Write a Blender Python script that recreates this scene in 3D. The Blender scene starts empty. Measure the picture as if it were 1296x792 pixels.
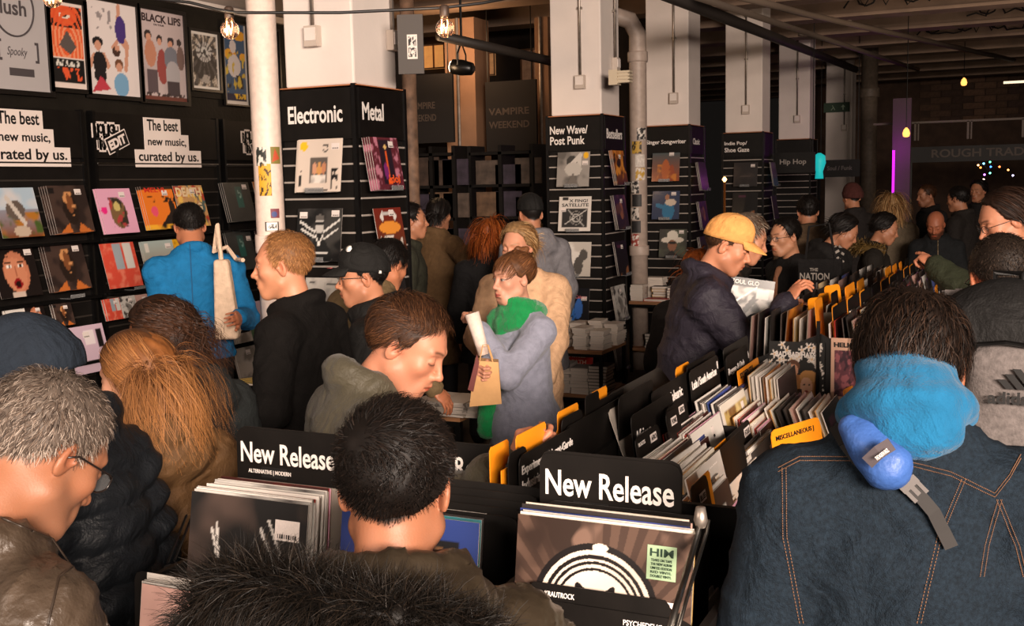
import bpy, math, random
import numpy as np
from mathutils import Vector, Matrix
from mathutils.bvhtree import BVHTree

SC = bpy.context.scene
COL = SC.collection
# ---------------------------------------------------------------- camera
CAM = Vector((0, 0, 1.9))
FPX = 1390.0
YAW, PITCH, ROLL = math.radians(25), math.radians(6.75), math.radians(1.25)
cam_data = bpy.data.cameras.new('camera'); cam_data.sensor_width = 36
cam_data.lens = 36 * FPX / 1296; cam_data.clip_start = .05; cam_data.clip_end = 200
cam = bpy.data.objects.new('camera', cam_data); COL.objects.link(cam)
CAMROT = (Matrix.Rotation(YAW, 4, 'Z') @ Matrix.Rotation(math.pi/2 - PITCH, 4, 'X') @ Matrix.Rotation(-ROLL, 4, 'Z'))
cam.matrix_world = Matrix.Translation(CAM) @ CAMROT
SC.camera = cam
# ---------------------------------------------------------------- world, lights, exposure
wd = bpy.data.worlds.new('world'); SC.world = wd; wd.use_nodes = True
wd.node_tree.nodes['Background'].inputs[0].default_value = (.95, .8, .68, 1)
wd.node_tree.nodes['Background'].inputs[1].default_value = .006
SC.view_settings.view_transform = 'Standard'; SC.view_settings.look = 'None'
SC.view_settings.gamma = 1; SC.view_settings.exposure = 0.12
def area(name, loc, target, sx, sy, energy, color, spread=180):
    l = bpy.data.lights.new(name, 'AREA'); l.shape = 'RECTANGLE'; l.size = sx; l.size_y = sy
    l.energy = energy; l.color = color; l.spread = math.radians(spread)
    o = bpy.data.objects.new(name, l); COL.objects.link(o); o.location = loc
    o.rotation_euler = (Vector(target) - Vector(loc)).to_track_quat('-Z', 'Y').to_euler(); return o
# daylight coming in through the wide entrance behind and to the right of the photographer
area('entrance_daylight', (4.8, -4.3, 3.6), (-3.0, 4.6, 1.2), 4.2, 2.2, 640, (1, .82, .69), 84)
area('shopfront_daylight', (-3.6, -2.6, 3.5), (-3.6, 4.6, 1.2), 3.0, 1.5, 140, (1, .8, .66))
area('hall_beam_fill', (1.5, 12.5, 2.9), (1.5, 13.5, 4.3), 5, 3, 60, (1, .78, .6))  # added fill to brighten the ceiling beams; no fitting hangs there
# ---------------------------------------------------------------- pixel -> place helpers
def ray(px, py):
    return (CAMROT.to_3x3() @ Vector(((px-648)/FPX, -(py-396)/FPX, -1)))
def W(px, py, d): return CAM + ray(px, py) * d
def onx(px, py, x): r = ray(px, py); return CAM + r * ((x - CAM.x)/r.x)
def ony(px, py, y): r = ray(px, py); return CAM + r * ((y - CAM.y)/r.y)
def onz(px, py, z): r = ray(px, py); return CAM + r * ((z - CAM.z)/r.z)
def proj(p):
    q = CAMROT.to_3x3().transposed() @ (Vector(p) - CAM)
    return 648 + FPX*q.x/-q.z, 396 - FPX*q.y/-q.z, -q.z
# ---------------------------------------------------------------- object helpers
def lin(c):
    return tuple((x/12.92 if x <= .04045 else ((x+.055)/1.055)**2.4) for x in (v/255 for v in c))
def link(name, me, mat=None, parent=None, loc=None):
    o = bpy.data.objects.new(name, me); COL.objects.link(o)
    if mat is not None and me is not None:
        if len(me.materials) == 0: me.materials.append(mat)
        elif me.materials[0] is not mat:
            o.material_slots[0].link = 'OBJECT'; o.material_slots[0].material = mat
    if parent: o.parent = parent
    if loc is not None: o.location = loc
    return o
def tag(o, label=None, cat=None, group=None, kind=None):
    if label: o['label'] = label
    if cat: o['category'] = cat
    if group: o['group'] = group
    if kind: o['kind'] = kind
    return o
def thing(name, label, cat, loc=(0, 0, 0), rot=None, group=None):
    o = bpy.data.objects.new(name, None); COL.objects.link(o); o.location = loc; o.empty_display_size = .05
    if rot is not None:
        if isinstance(rot, (int, float)): o.rotation_euler = (0, 0, rot)
        else: o.matrix_world = Matrix.Translation(Vector(loc)) @ rot.to_4x4()
    return tag(o, label, cat, group)
class MB:
    """collects simple shapes and links them as one mesh"""
    def __init__(s): s.v = []; s.f = []
    def box(s, c, d, M=None):
        n = len(s.v); x, y, z = d[0]/2, d[1]/2, d[2]/2
        for a in ((-x,-y,-z),(x,-y,-z),(x,y,-z),(-x,y,-z),(-x,-y,z),(x,-y,z),(x,y,z),(-x,y,z)):
            p = Vector(a)
            if M is not None: p = M @ p
            s.v.append(tuple(p + Vector(c)))
        for q in ((0,3,2,1),(4,5,6,7),(0,1,5,4),(1,2,6,5),(2,3,7,6),(3,0,4,7)): s.f.append([n+i for i in q])
        return s
    def bx(s, lo, hi): return s.box([(a+b)/2 for a, b in zip(lo, hi)], [abs(b-a) for a, b in zip(lo, hi)])
    def tube(s, pts, r, seg=8, cap=True):
        pts = [Vector(p) for p in pts]; rs = r if isinstance(r, (list, tuple)) else [r]*len(pts); n0 = len(s.v)
        t0 = (pts[1]-pts[0]).normalized(); up = t0.orthogonal().normalized()
        for i, p in enumerate(pts):
            t = (pts[min(i+1, len(pts)-1)] - pts[max(i-1, 0)]).normalized()
            up = (up - t*up.dot(t)).normalized(); b = t.cross(up)
            for k in range(seg):
                a = 2*math.pi*k/seg; s.v.append(tuple(p + (up*math.cos(a) + b*math.sin(a))*rs[i]))
        for i in range(len(pts)-1):
            for k in range(seg):
                a = n0+i*seg+k; b_ = n0+i*seg+(k+1) % seg; s.f.append([a, b_, b_+seg, a+seg])
        if cap:
            s.f.append([n0+k for k in range(seg)][::-1]); e = n0+(len(pts)-1)*seg; s.f.append([e+k for k in range(seg)])
        return s
    def lathe(s, prof, seg=20, M=None):
        n0 = len(s.v)
        for r, z in prof:
            for k in range(seg):
                a = 2*math.pi*k/seg; p = Vector((r*math.cos(a), r*math.sin(a), z))
                if M is not None: p = M @ p
                s.v.append(tuple(p))
        for i in range(len(prof)-1):
            for k in range(seg):
                a = n0+i*seg+k; b = n0+i*seg+(k+1) % seg; s.f.append([a, b, b+seg, a+seg])
        s.f.append([n0+k for k in range(seg)][::-1]); e = n0+(len(prof)-1)*seg; s.f.append([e+k for k in range(seg)])
        return s
    def prism(s, poly, axis_fn, t):
        """poly of 2d points extruded; axis_fn(u,v,w)->xyz"""
        n = len(s.v); m = len(poly)
        for w in (0, t):
            for u, v in poly: s.v.append(tuple(axis_fn(u, v, w)))
        s.f.append([n+i for i in range(m)][::-1]); s.f.append([n+m+i for i in range(m)])
        for i in range(m): j = (i+1) % m; s.f.append([n+i, n+j, n+m+j, n+m+i])
        return s
    def mesh(s, name, smooth=False):
        me = bpy.data.meshes.new(name); me.from_pydata(s.v, [], s.f); me.update()
        if smooth: me.polygons.foreach_set('use_smooth', [True]*len(me.polygons))
        return me
    def build(s, name, mat, parent=None, smooth=False, loc=None):
        return link(name, s.mesh(name, smooth), mat, parent, loc)
def np_mesh(name, V, F, smooth=True, attrs=None):
    me = bpy.data.meshes.new(name); V = np.asarray(V, np.float32); F = np.asarray(F, np.int32)
    me.vertices.add(len(V)); me.vertices.foreach_set('co', V.ravel())
    k = F.shape[1]; me.loops.add(F.size); me.loops.foreach_set('vertex_index', F.ravel())
    me.polygons.add(len(F)); me.polygons.foreach_set('loop_start', np.arange(0, F.size, k, dtype=np.int32))
    me.update(calc_edges=True); me.validate()
    if smooth: me.polygons.foreach_set('use_smooth', np.ones(len(me.polygons), bool))
    for nm, (typ, arr) in (attrs or {}).items():
        a = me.attributes.new(nm, typ, 'POINT')
        a.data.foreach_set({'FLOAT': 'value', 'FLOAT_VECTOR': 'vector', 'FLOAT_COLOR': 'color'}[typ], np.asarray(arr, np.float32).ravel())
    return me
# ---------------------------------------------------------------- materials
MATS = {}
def mat(name, rgb, rough=.6, metal=0, noise=0, nscale=20, bump=0, bscale=60, spec=None, emit=0, coat=0, alpha=1, trans=0, sheen=0, rgb2=None, stretch=None, wr=0):
    if name in MATS: return MATS[name]
    m = bpy.data.materials.new(name); m.use_nodes = True; nt = m.node_tree; b = nt.nodes['Principled BSDF']; L = nt.links.new
    c = lin(rgb) + (1,); b.inputs['Base Color'].default_value = c; b.inputs['Roughness'].default_value = rough
    b.inputs['Metallic'].default_value = metal
    if spec is not None: b.inputs['Specular IOR Level'].default_value = spec
    if coat: b.inputs['Coat Weight'].default_value = coat; b.inputs['Coat Roughness'].default_value = .12
    if sheen: b.inputs['Sheen Weight'].default_value = sheen; b.inputs['Sheen Roughness'].default_value = .5
    if trans: b.inputs['Transmission Weight'].default_value = trans
    if alpha < 1: b.inputs['Alpha'].default_value = alpha
    if emit: b.inputs['Emission Color'].default_value = c; b.inputs['Emission Strength'].default_value = emit
    if noise or bump or rgb2 or wr:
        tc = nt.nodes.new('ShaderNodeTexCoord'); src = tc.outputs['Object']
        if stretch:
            mp = nt.nodes.new('ShaderNodeMapping'); mp.inputs['Scale'].default_value = stretch; L(src, mp.inputs[0]); src = mp.outputs[0]
    if noise or rgb2:
        n = nt.nodes.new('ShaderNodeTexNoise'); n.inputs['Scale'].default_value = nscale; n.inputs['Detail'].default_value = 6; L(src, n.inputs['Vector'])
        r = nt.nodes.new('ShaderNodeValToRGB'); L(n.outputs['Fac'], r.inputs['Fac']); r.color_ramp.elements[0].position = .32; r.color_ramp.elements[1].position = .68
        c2 = lin(rgb2) if rgb2 else tuple(min(1, x*(1+noise)) for x in c[:3]); c1 = c[:3] if rgb2 else tuple(x*(1-noise) for x in c[:3])
        r.color_ramp.elements[0].color = tuple(c1)+(1,); r.color_ramp.elements[1].color = tuple(c2)+(1,); L(r.outputs[0], b.inputs['Base Color'])
    if bump:
        n2 = nt.nodes.new('ShaderNodeTexNoise'); n2.inputs['Scale'].default_value = bscale; n2.inputs['Detail'].default_value = 5; L(src, n2.inputs['Vector'])
        bp = nt.nodes.new('ShaderNodeBump'); bp.inputs['Strength'].default_value = bump; bp.inputs['Distance'].default_value = .01; L(n2.outputs['Fac'], bp.inputs['Height']); L(bp.outputs[0], b.inputs['Normal'])
        if wr:
            n3 = nt.nodes.new('ShaderNodeTexNoise'); n3.inputs['Scale'].default_value = 9; n3.inputs['Detail'].default_value = 4; n3.inputs['Distortion'].default_value = 1.6; L(src, n3.inputs['Vector'])
            b3 = nt.nodes.new('ShaderNodeBump'); b3.inputs['Strength'].default_value = wr; b3.inputs['Distance'].default_value = .05; L(n3.outputs['Fac'], b3.inputs['Height']); L(b3.outputs[0], bp.inputs['Normal'])
    MATS[name] = m; return m
def attr_mat(name, attr='Col', rough=.4, coat=.3, spec=.5):
    if name in MATS: return MATS[name]
    m = bpy.data.materials.new(name); m.use_nodes = True; nt = m.node_tree; b = nt.nodes['Principled BSDF']
    a = nt.nodes.new('ShaderNodeAttribute'); a.attribute_name = attr; nt.links.new(a.outputs['Color'], b.inputs['Base Color'])
    b.inputs['Roughness'].default_value = rough; b.inputs['Coat Weight'].default_value = coat; b.inputs['Coat Roughness'].default_value = .15
    b.inputs['Specular IOR Level'].default_value = spec; MATS[name] = m; return m
BLACK = mat('black_board', (19, 16, 14), .6, spec=.2, noise=.25, nscale=9)
CARD = mat('black_card', (18, 15, 13), .5, spec=.25, noise=.2, nscale=14, bump=.03)
STEEL = mat('bare_steel', (150, 146, 140), .28, 1, bump=.05, stretch=(1, 1, 8))
DARKM = mat('black_metal', (16, 15, 15), .35, .3, noise=.2)
GALV = mat('galvanised_metal', (165, 155, 146), .4, .8, noise=.2)
WHITEP = mat('white_paint', (232, 220, 212), .75, noise=.05, nscale=2.5, bump=.12, bscale=22)
LETTER = mat('white_lettering', (238, 230, 224), .55)
INK = mat('black_ink', (18, 17, 17), .5)
ACRYL = mat('clear_acrylic', (205, 205, 205), .08, trans=.75, coat=.4)
PRICE = mat('price_label_paper', (226, 214, 208), .6, noise=.06, nscale=300)
ORANGE = mat('orange_card', (226, 138, 20), .5, noise=.12, nscale=6, bump=.03)
WOOD = mat('pale_ply_edge', (150, 105, 70), .6, noise=.25, nscale=6, stretch=(1, 1, 14))
PRINT = attr_mat('printed_sleeve', rough=.38, coat=.35)
PAPER = attr_mat('printed_paper', rough=.6, coat=.0)
# ---------------------------------------------------------------- lettering
_tc = {}
def text_mesh(s, bold=0.012, shear=0):
    k = (s, bold, shear)
    if k not in _tc:
        cu = bpy.data.curves.new('t', 'FONT'); cu.body = s; cu.offset = bold; cu.extrude = .006; cu.resolution_u = 3; cu.shear = shear
        cu.space_line = .82
        o = bpy.data.objects.new('t', cu); COL.objects.link(o)
        dg = bpy.context.evaluated_depsgraph_get(); me = bpy.data.meshes.new_from_object(o.evaluated_get(dg)); me.name = 'lettering'
        bpy.data.objects.remove(o); bpy.data.curves.remove(cu)
        n = len(me.vertices); a = np.empty(n*3, np.float32); me.vertices.foreach_get('co', a); a = a.reshape(-1, 3)
        _tc[k] = (me, a.min(0), a.max(0))
    return _tc[k]
def text(s, parent, M, x, y, w, h, m=None, bold=.02, out=.0012, name='lettering', shear=0):
    """lettering fitted to the box (x,y)-(x+w,y+h) of the local plane M (x right, y up, z out)"""
    me, lo, hi = text_mesh(s, bold, shear); m = m or LETTER
    sx = w/(hi[0]-lo[0]); sy = h/(hi[1]-lo[1])
    o = bpy.data.objects.new(name, me); COL.objects.link(o)
    if len(me.materials) == 0: me.materials.append(m)
    elif me.materials[0] is not m: o.material_slots[0].link = 'OBJECT'; o.material_slots[0].material = m
    o.parent = parent
    o.matrix_local = M @ Matrix.Translation((x - lo[0]*sx, y - lo[1]*sy, out)) @ Matrix.Diagonal((sx, sy, .08, 1))
    return o
def face_frame(org, right, up):
    """4x4 with x=right, y=up, z=out, at org"""
    r = Vector(right).normalized(); u = Vector(up); u = (u - r*u.dot(r)).normalized(); n = r.cross(u)
    M = Matrix((r, u, n)).transposed().to_4x4(); M.translation = Vector(org); return M
# ---------------------------------------------------------------- painted print (vertex colours on a grid)
def canvas(n=40, ar=1.0):
    ny = max(2, int(n*ar)); x = np.linspace(0, 1, n); y = np.linspace(0, 1, ny); X, Y = np.meshgrid(x, y); C = np.zeros((ny, n, 3)); return X, Y, C
def vnoise(X, Y, s, seed):
    r = np.random.RandomState(seed); n = np.zeros_like(X); a = 1; t = 0
    for o in range(4):
        for k in range(3):
            th = r.rand()*6.28; f = s*(1.7**o)*(0.7+.6*r.rand()); n += a*np.sin((X*math.cos(th)+Y*math.sin(th))*f*6.28/4 + r.rand()*6.28 + 1.5*np.sin((X*math.sin(th)-Y*math.cos(th))*f*1.3+r.rand()*6)); t += a*.6
        a *= .6
    return np.clip(.5+.5*n/t, 0, 1)
def paint(ops, n=40, ar=1.0, seed=1):
    """ops paint a print: y runs up; returns X,Y,C"""
    X, Y, C = canvas(n, ar)
    for k, op in enumerate(ops):
        t = op[0]
        if t == 'fill': C[:] = lin(op[1])
        elif t == 'grad': C[:] = np.array(lin(op[1]))*(1-Y)[..., None] + np.array(lin(op[2]))*Y[..., None]
        elif t == 'noise':      # colour, scale, threshold, softness, box
            m = np.clip((vnoise(X, Y, op[2], seed*31+k)-op[3])/op[4], 0, 1)
            if len(op) > 5: x0, y0, x1, y1 = op[5]; m = m*((X >= x0)&(X <= x1)&(Y >= y0)&(Y <= y1))
            C = C*(1-m[..., None]) + np.array(lin(op[1]))*m[..., None]
        else:
            if t == 'rect': _, c, x0, y0, x1, y1 = op; m = (X >= x0)&(X <= x1)&(Y >= y0)&(Y <= y1)
            elif t == 'ell': _, c, x0, y0, rx, ry = op; m = ((X-x0)/rx)**2+((Y-y0)/ry)**2 < 1
            elif t == 'ring': _, c, x0, y0, r0, r1 = op; q = np.hypot(X-x0, (Y-y0)); m = (q > r0)&(q < r1)
            elif t == 'line': _, c, x0, y0, x1, y1, w = op; dx, dy = x1-x0, y1-y0; tt = np.clip(((X-x0)*dx+(Y-y0)*dy)/(dx*dx+dy*dy), 0, 1); m = np.hypot(X-x0-tt*dx, Y-y0-tt*dy) < w
            elif t == 'tri': _, c, a, b, d = op; s = lambda p, q: (q[0]-p[0])*(Y-p[1])-(q[1]-p[1])*(X-p[0]); A, B, D = s(a, b), s(b, d), s(d, a); m = ((A >= 0)&(B >= 0)&(D >= 0))|((A <= 0)&(B <= 0)&(D <= 0))
            elif t == 'rays': _, c, x0, y0, nn, duty = op; an = np.arctan2(Y-y0, X-x0); m = (np.sin(an*nn) > duty)
            elif t == 'swirl': _, c, x0, y0, nn, tw = op; q = np.hypot(X-x0, Y-y0); m = np.sin(q*tw+np.arctan2(Y-y0, X-x0)*nn) > 0
            C[m] = lin(c)
    return X, Y, C
def print_mesh(ops, w, h, n=40, seed=1, name='print'):
    """flat grid in the local xy plane, origin at its lower left"""
    X, Y, C = paint(ops, n, h/w, seed); ny, nx = X.shape
    V = np.stack([X*w, Y*h, X*0], -1).reshape(-1, 3); i = np.arange(ny*nx).reshape(ny, nx)
    F = np.stack([i[:-1, :-1], i[:-1, 1:], i[1:, 1:], i[1:, :-1]], -1).reshape(-1, 4)
    c4 = np.concatenate([C.reshape(-1, 3), np.ones((ny*nx, 1))], 1)
    return np_mesh(name, V, F, False, {'Col': ('FLOAT_COLOR', c4)})
def sleeve_mesh(ops, w=.315, h=.315, t=.004, n=40, seed=1, edge=(214, 205, 198)):
    """record sleeve: x right, y up, z out (front face at z=0), origin lower left; print wraps the front"""
    X, Y, C = paint(ops, n, h/w, seed); ny, nx = X.shape; N = ny*nx
    V = list(np.stack([X*w, Y*h, X*0], -1).reshape(-1, 3)); i = np.arange(N).reshape(ny, nx)
    F = np.stack([i[:-1, :-1], i[:-1, 1:], i[1:, 1:], i[1:, :-1]], -1).reshape(-1, 4).tolist()
    V += [(0, 0, 0), (w, 0, 0), (w, h, 0), (0, h, 0), (0, 0, -t), (w, 0, -t), (w, h, -t), (0, h, -t)]
    F += [[N+4, N+7, N+6, N+5], [N, N+4, N+5, N+1], [N+1, N+5, N+6, N+2], [N+2, N+6, N+7, N+3], [N+3, N+7, N+4, N]]
    c4 = np.concatenate([C.reshape(-1, 3), np.tile(lin(edge), (8, 1))]); c4 = np.concatenate([c4, np.ones((len(c4), 1))], 1)
    return np_mesh('record_sleeve', V, F, False, {'Col': ('FLOAT_COLOR', c4)})
# ================================================================ solid modelling of figures (signed distance -> mesh)
def nrm(v): v = np.asarray(v, float); return v/np.linalg.norm(v)
def surf(D, org, h):
    """naive surface nets; returns V, F(quads)"""
    S = D < 0; nx, ny, nz = D.shape
    c = [S[a:nx-1+a, b:ny-1+b, g:nz-1+g] for a in (0, 1) for b in (0, 1) for g in (0, 1)]
    allv = c[0]; anyv = c[0]
    for q in c[1:]: allv = allv & q; anyv = anyv | q
    act = anyv & ~allv; idx = -np.ones(act.shape, np.int64); I, J, K = np.nonzero(act); idx[I, J, K] = np.arange(len(I))
    P = np.zeros((len(I), 3)); cnt = np.zeros(len(I))
    for ax in range(3):
        for o1 in (0, 1):
            for o2 in (0, 1):
                a = [0, 0, 0]; oth = [q for q in range(3) if q != ax]; a[oth[0]] = o1; a[oth[1]] = o2; b = a.copy(); b[ax] = 1
                d0 = D[I+a[0], J+a[1], K+a[2]]; d1 = D[I+b[0], J+b[1], K+b[2]]; m = (d0 < 0) != (d1 < 0)
                t = np.where(m, d0/np.where(m, d0-d1, 1), 0); pt = np.tile(np.array(a, float), (len(I), 1)); pt[:, ax] += t
                P[m] += pt[m]; cnt[m] += 1
    P = P/cnt[:, None] + np.stack([I, J, K], -1); F = []
    for ax in range(3):
        sl0 = [slice(None)]*3; sl1 = [slice(None)]*3; sl0[ax] = slice(0, -1); sl1[ax] = slice(1, None)
        A = S[tuple(sl0)]; B = S[tuple(sl1)]; X = np.array(np.nonzero(A != B)); o = [q for q in range(3) if q != ax]
        ok = (X[o[0]] > 0) & (X[o[1]] > 0) & (X[o[0]] < D.shape[o[0]]-1) & (X[o[1]] < D.shape[o[1]]-1); X = X[:, ok]
        fl = A[tuple(X)]; q = []
        for da, db in ((-1, -1), (0, -1), (0, 0), (-1, 0)):
            Y = X.copy(); Y[o[0]] += da; Y[o[1]] += db; q.append(idx[tuple(Y)])
        q = np.stack(q, -1); fl2 = fl if ax != 1 else ~fl; q[~fl2] = q[~fl2][:, ::-1]; F.append(q)
    F = np.concatenate(F); F = F[(F >= 0).all(1)]
    return org + P*h, F
def sm(a, b, k): q = np.maximum(k-np.abs(a-b), 0)/k; return np.minimum(a, b) - q*q*k*.25
def prim_d(p, P):
    t = p[0]
    if t == 'e':
        q = P - p[1]; R = p[4] if len(p) > 4 and p[4] is not None else None
        if R is not None: q = q @ R
        r = np.array(p[2]); k0 = np.sqrt(((q/r)**2).sum(-1)); k1 = np.sqrt(((q/(r*r))**2).sum(-1)) + 1e-9; return k0*(k0-1)/k1
    if t == 'c':
        a, b, ra, rb = p[1], p[2], p[3][0], p[3][1]; ba = np.asarray(b)-a; q = P - a
        s = np.clip((q @ ba)/(ba @ ba), 0, 1); d = np.sqrt(((q - s[..., None]*ba)**2).sum(-1))
        ex = p[4] if len(p) > 4 and p[4] is not None else None; r = ra+(rb-ra)*s
        if ex: L = np.linalg.norm(ba); r = r + ex[1]*(np.abs(np.sin(np.pi*(s*L)/ex[0]))-.5)
        return d - r
    if t == 't':    # torus: centre, (R, r, squash y), matrix
        q = P - p[1]
        if len(p) > 4 and p[4] is not None: q = q @ p[4]
        R, r, sq = p[2]; w = np.sqrt(q[..., 0]**2+(q[..., 1]/sq)**2)-R; return np.sqrt(w*w+q[..., 2]**2)-r
def fold(P, s, seed=0):
    a = seed*1.7; x, y, z = P[..., 0]*s, P[..., 1]*s, P[..., 2]*s
    n = np.sin(x*1.9+2.1*np.sin(z*.9+a)+y*.7+a)+np.sin(z*2.3+1.8*np.sin(y*1.1+x*.8+a)+1.3)+.6*np.sin((x+y)*3.7-z*4.1+2*np.sin(x*2+a)+a)+.35*np.sin(x*8.1-z*6.3+y*7.2+2*np.sin(z*5+a))
    return n/3
def solid(prims, h, k=.03, lo=None, hi=None, disp=None, cut=None):
    """prims: ('e'/'c'/'t', ..., sign via dict)"""
    add = [p for p in prims]
    los, his = [], []
    for p in add:
        p0 = p[0]
        if p0 == 'e': r = max(p[2]); los.append(np.asarray(p[1])-r); his.append(np.asarray(p[1])+r)
        elif p0 == 'c': r = max(p[3])+.01; los.append(np.minimum(p[1], p[2])-r); his.append(np.maximum(p[1], p[2])+r)
        elif p0 == 't': r = p[2][0]*max(1, p[2][2])+p[2][1]; los.append(np.asarray(p[1])-r); his.append(np.asarray(p[1])+r)
    m = k+.012+h*2
    LO = (np.min(los, 0) if lo is None else np.array(lo))-m; HI = (np.max(his, 0) if hi is None else np.array(hi))+m
    n = np.ceil((HI-LO)/h).astype(int)+1; ax = [LO[i]+h*np.arange(n[i]) for i in range(3)]; D = np.full(n, 1.0, np.float64)
    for p, l, u in zip(add, los, his):
        opt = p[5] if len(p) > 5 else {}
        i0 = np.maximum(((l-m-LO)/h).astype(int), 0); i1 = np.minimum(((u+m-LO)/h).astype(int)+2, n)
        if (i1 <= i0).any(): continue
        G = np.stack(np.meshgrid(*[ax[q][i0[q]:i1[q]] for q in range(3)], indexing='ij'), -1); d = prim_d(p, G)
        sl = tuple(slice(i0[q], i1[q]) for q in range(3)); kk = opt.get('k', k)
        if opt.get('quilt'):
            O, ax_, pitch, amp = opt['quilt']; s_ = (G-O) @ ax_; d = d - amp*(np.abs(np.sin(np.pi*s_/pitch))**.6-.55)
        if opt.get('sub'): D[sl] = -sm(-D[sl], d, kk)
        else: D[sl] = sm(D[sl], d, kk)
    if disp is not None or cut is not None:
        G = np.stack(np.meshgrid(*ax, indexing='ij'), -1)
        if disp is not None: D = D + disp(G)
        if cut is not None: D = np.maximum(D, cut(G))
    D[0] = D[-1] = 1; D[:, 0] = D[:, -1] = 1; D[:, :, 0] = D[:, :, -1] = 1
    return surf(D, LO, h)
def E_(c, r, R=None, **o): return ('e', np.array(c, float), r, None, R, o)
def C_(a, b, ra, rb=None, quilt=None, **o): return ('c', np.array(a, float), np.array(b, float), (ra, ra if rb is None else rb), quilt, o)
def T_(c, R, r, sq=1, M=None, **o): return ('t', np.array(c, float), (R, r, sq), None, M, o)
# ---------------------------------------------------------------- heads
CR_C = np.array((0, -.018, .04)); CR_R = np.array((.0765, .099, .0865))
def head_prims(kind):
    f = kind == 'female'; w = .93 if f else 1.0
    p = [E_(CR_C, CR_R*(np.array((w, .97, .98)) if f else 1)),
         E_((0, .028, -.022), (.063*w, .062, .083)), E_((0, .045, .028), (.058*w, .044, .045)),
         C_((-.016*w, .066, -.098), (.016*w, .066, -.098), .017 if f else .02, k=.03)]
    for s in (-1, 1):
        p += [C_((s*.054*w, .002, -.058), (s*.022*w, .056, -.094), .016 if f else .0195, .016, k=.035),
              E_((s*.042*w, .058, -.016), (.022, .02, .018), k=.025),
              C_((s*.012, .0855, .034), (s*.042*w, .073, .032), .0085, .007, k=.014)]
    for s in (-1, 1): p += [E_((s*.033*w, .0955, .012), (.017, .014, .0105), sub=1, k=.018)]
    for s in (-1, 1):
        p += [E_((s*.033*w, .0765, .0095), (.0148, .0125, .0115), k=.006)]
        p += [C_((s*.022*w, .0835, -.0015), (s*.044*w, .074, 0.0), .003, k=.009)]
    nl = .9 if f else 1
    p += [C_((0, .083, .022), (0, .086+.022*nl, -.022), .0075, .0085, k=.012), E_((0, .088+.023*nl, -.0275), (.0105, .0105, .0095), k=.01)]
    for s in (-1, 1): p += [E_((s*.0115, .098, -.031), (.0068, .0095, .0072), k=.008)]
    for s in (-1, 1): p += [E_((s*.006, .104, -.0395), (.0032, .0045, .004), sub=1, k=.004)]
    p += [E_((0, .083, -.062), (.031, .017, .03), k=.02),
          C_((-.019, .0885, -.0605), (0, .0985, -.057), .0042, .0052, k=.006), C_((.019, .0885, -.0605), (0, .0985, -.057), .0042, .0052, k=.006),
          C_((-.014, .092, -.0705), (.014, .092, -.0705), .0062, k=.006),
          C_((-.022, .0925, -.0645), (0, .1045, -.064), .0018, sub=1, k=.004), C_((.022, .0925, -.0645), (0, .1045, -.064), .0018, sub=1, k=.004),
          E_((0, .097, -.085), (.018, .006, .005), sub=1, k=.012)]
    for s in (-1, 1):
        R = np.array(Matrix.Rotation(math.radians(-14), 3, 'X') @ Matrix.Rotation(s*math.radians(22), 3, 'Z'))
        cx = s*.077*w
        p += [E_((cx, -.012, -.004), (.0075, .0185, .0315), R, k=.006), E_((cx+s*.0065, -.007, .002), (.0062, .0112, .019), R, sub=1, k=.004),
              C_((cx-s*.004, .003, -.006), (cx+s*.001, .004, -.002), .004, k=.004)]
    nr = .046 if f else .056
    p += [C_((0, -.022, -.055), (0, -.04, -.16), nr, nr+.004, k=.03)]
    if not f: p += [E_((0, .012, -.105), (.01, .012, .014), k=.02)]
    return p
HEADS = {}
def head(kind, h):
    if (kind, h) not in HEADS: HEADS[kind, h] = solid(head_prims(kind), h, .02, lo=(-.09, -.12, -.17), hi=(.09, .12, .13))
    return HEADS[kind, h]
def hairline(az):   # azimuth from the front, degrees -> lowest elevation that bears hair
    return np.interp(az, [0, 30, 48, 62, 78, 92, 108, 140, 180], [44, 40, 26, -8, -16, 2, -24, -46, -52])
def polar(P):
    q = P - (CR_C - np.array((0, 0, .01))); az = np.degrees(np.arctan2(np.abs(q[..., 0]), q[..., 1])); el = np.degrees(np.arctan2(q[..., 2], np.hypot(q[..., 0], q[..., 1]))); return az, el
def hair_mask(P, recede=0, soft=5):
    az, el = polar(P); hl = hairline(az) + recede*np.clip(1-np.abs(az-28)/40, 0, 1)
    return np.clip((el-hl)/soft+.5, 0, 1)
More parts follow.
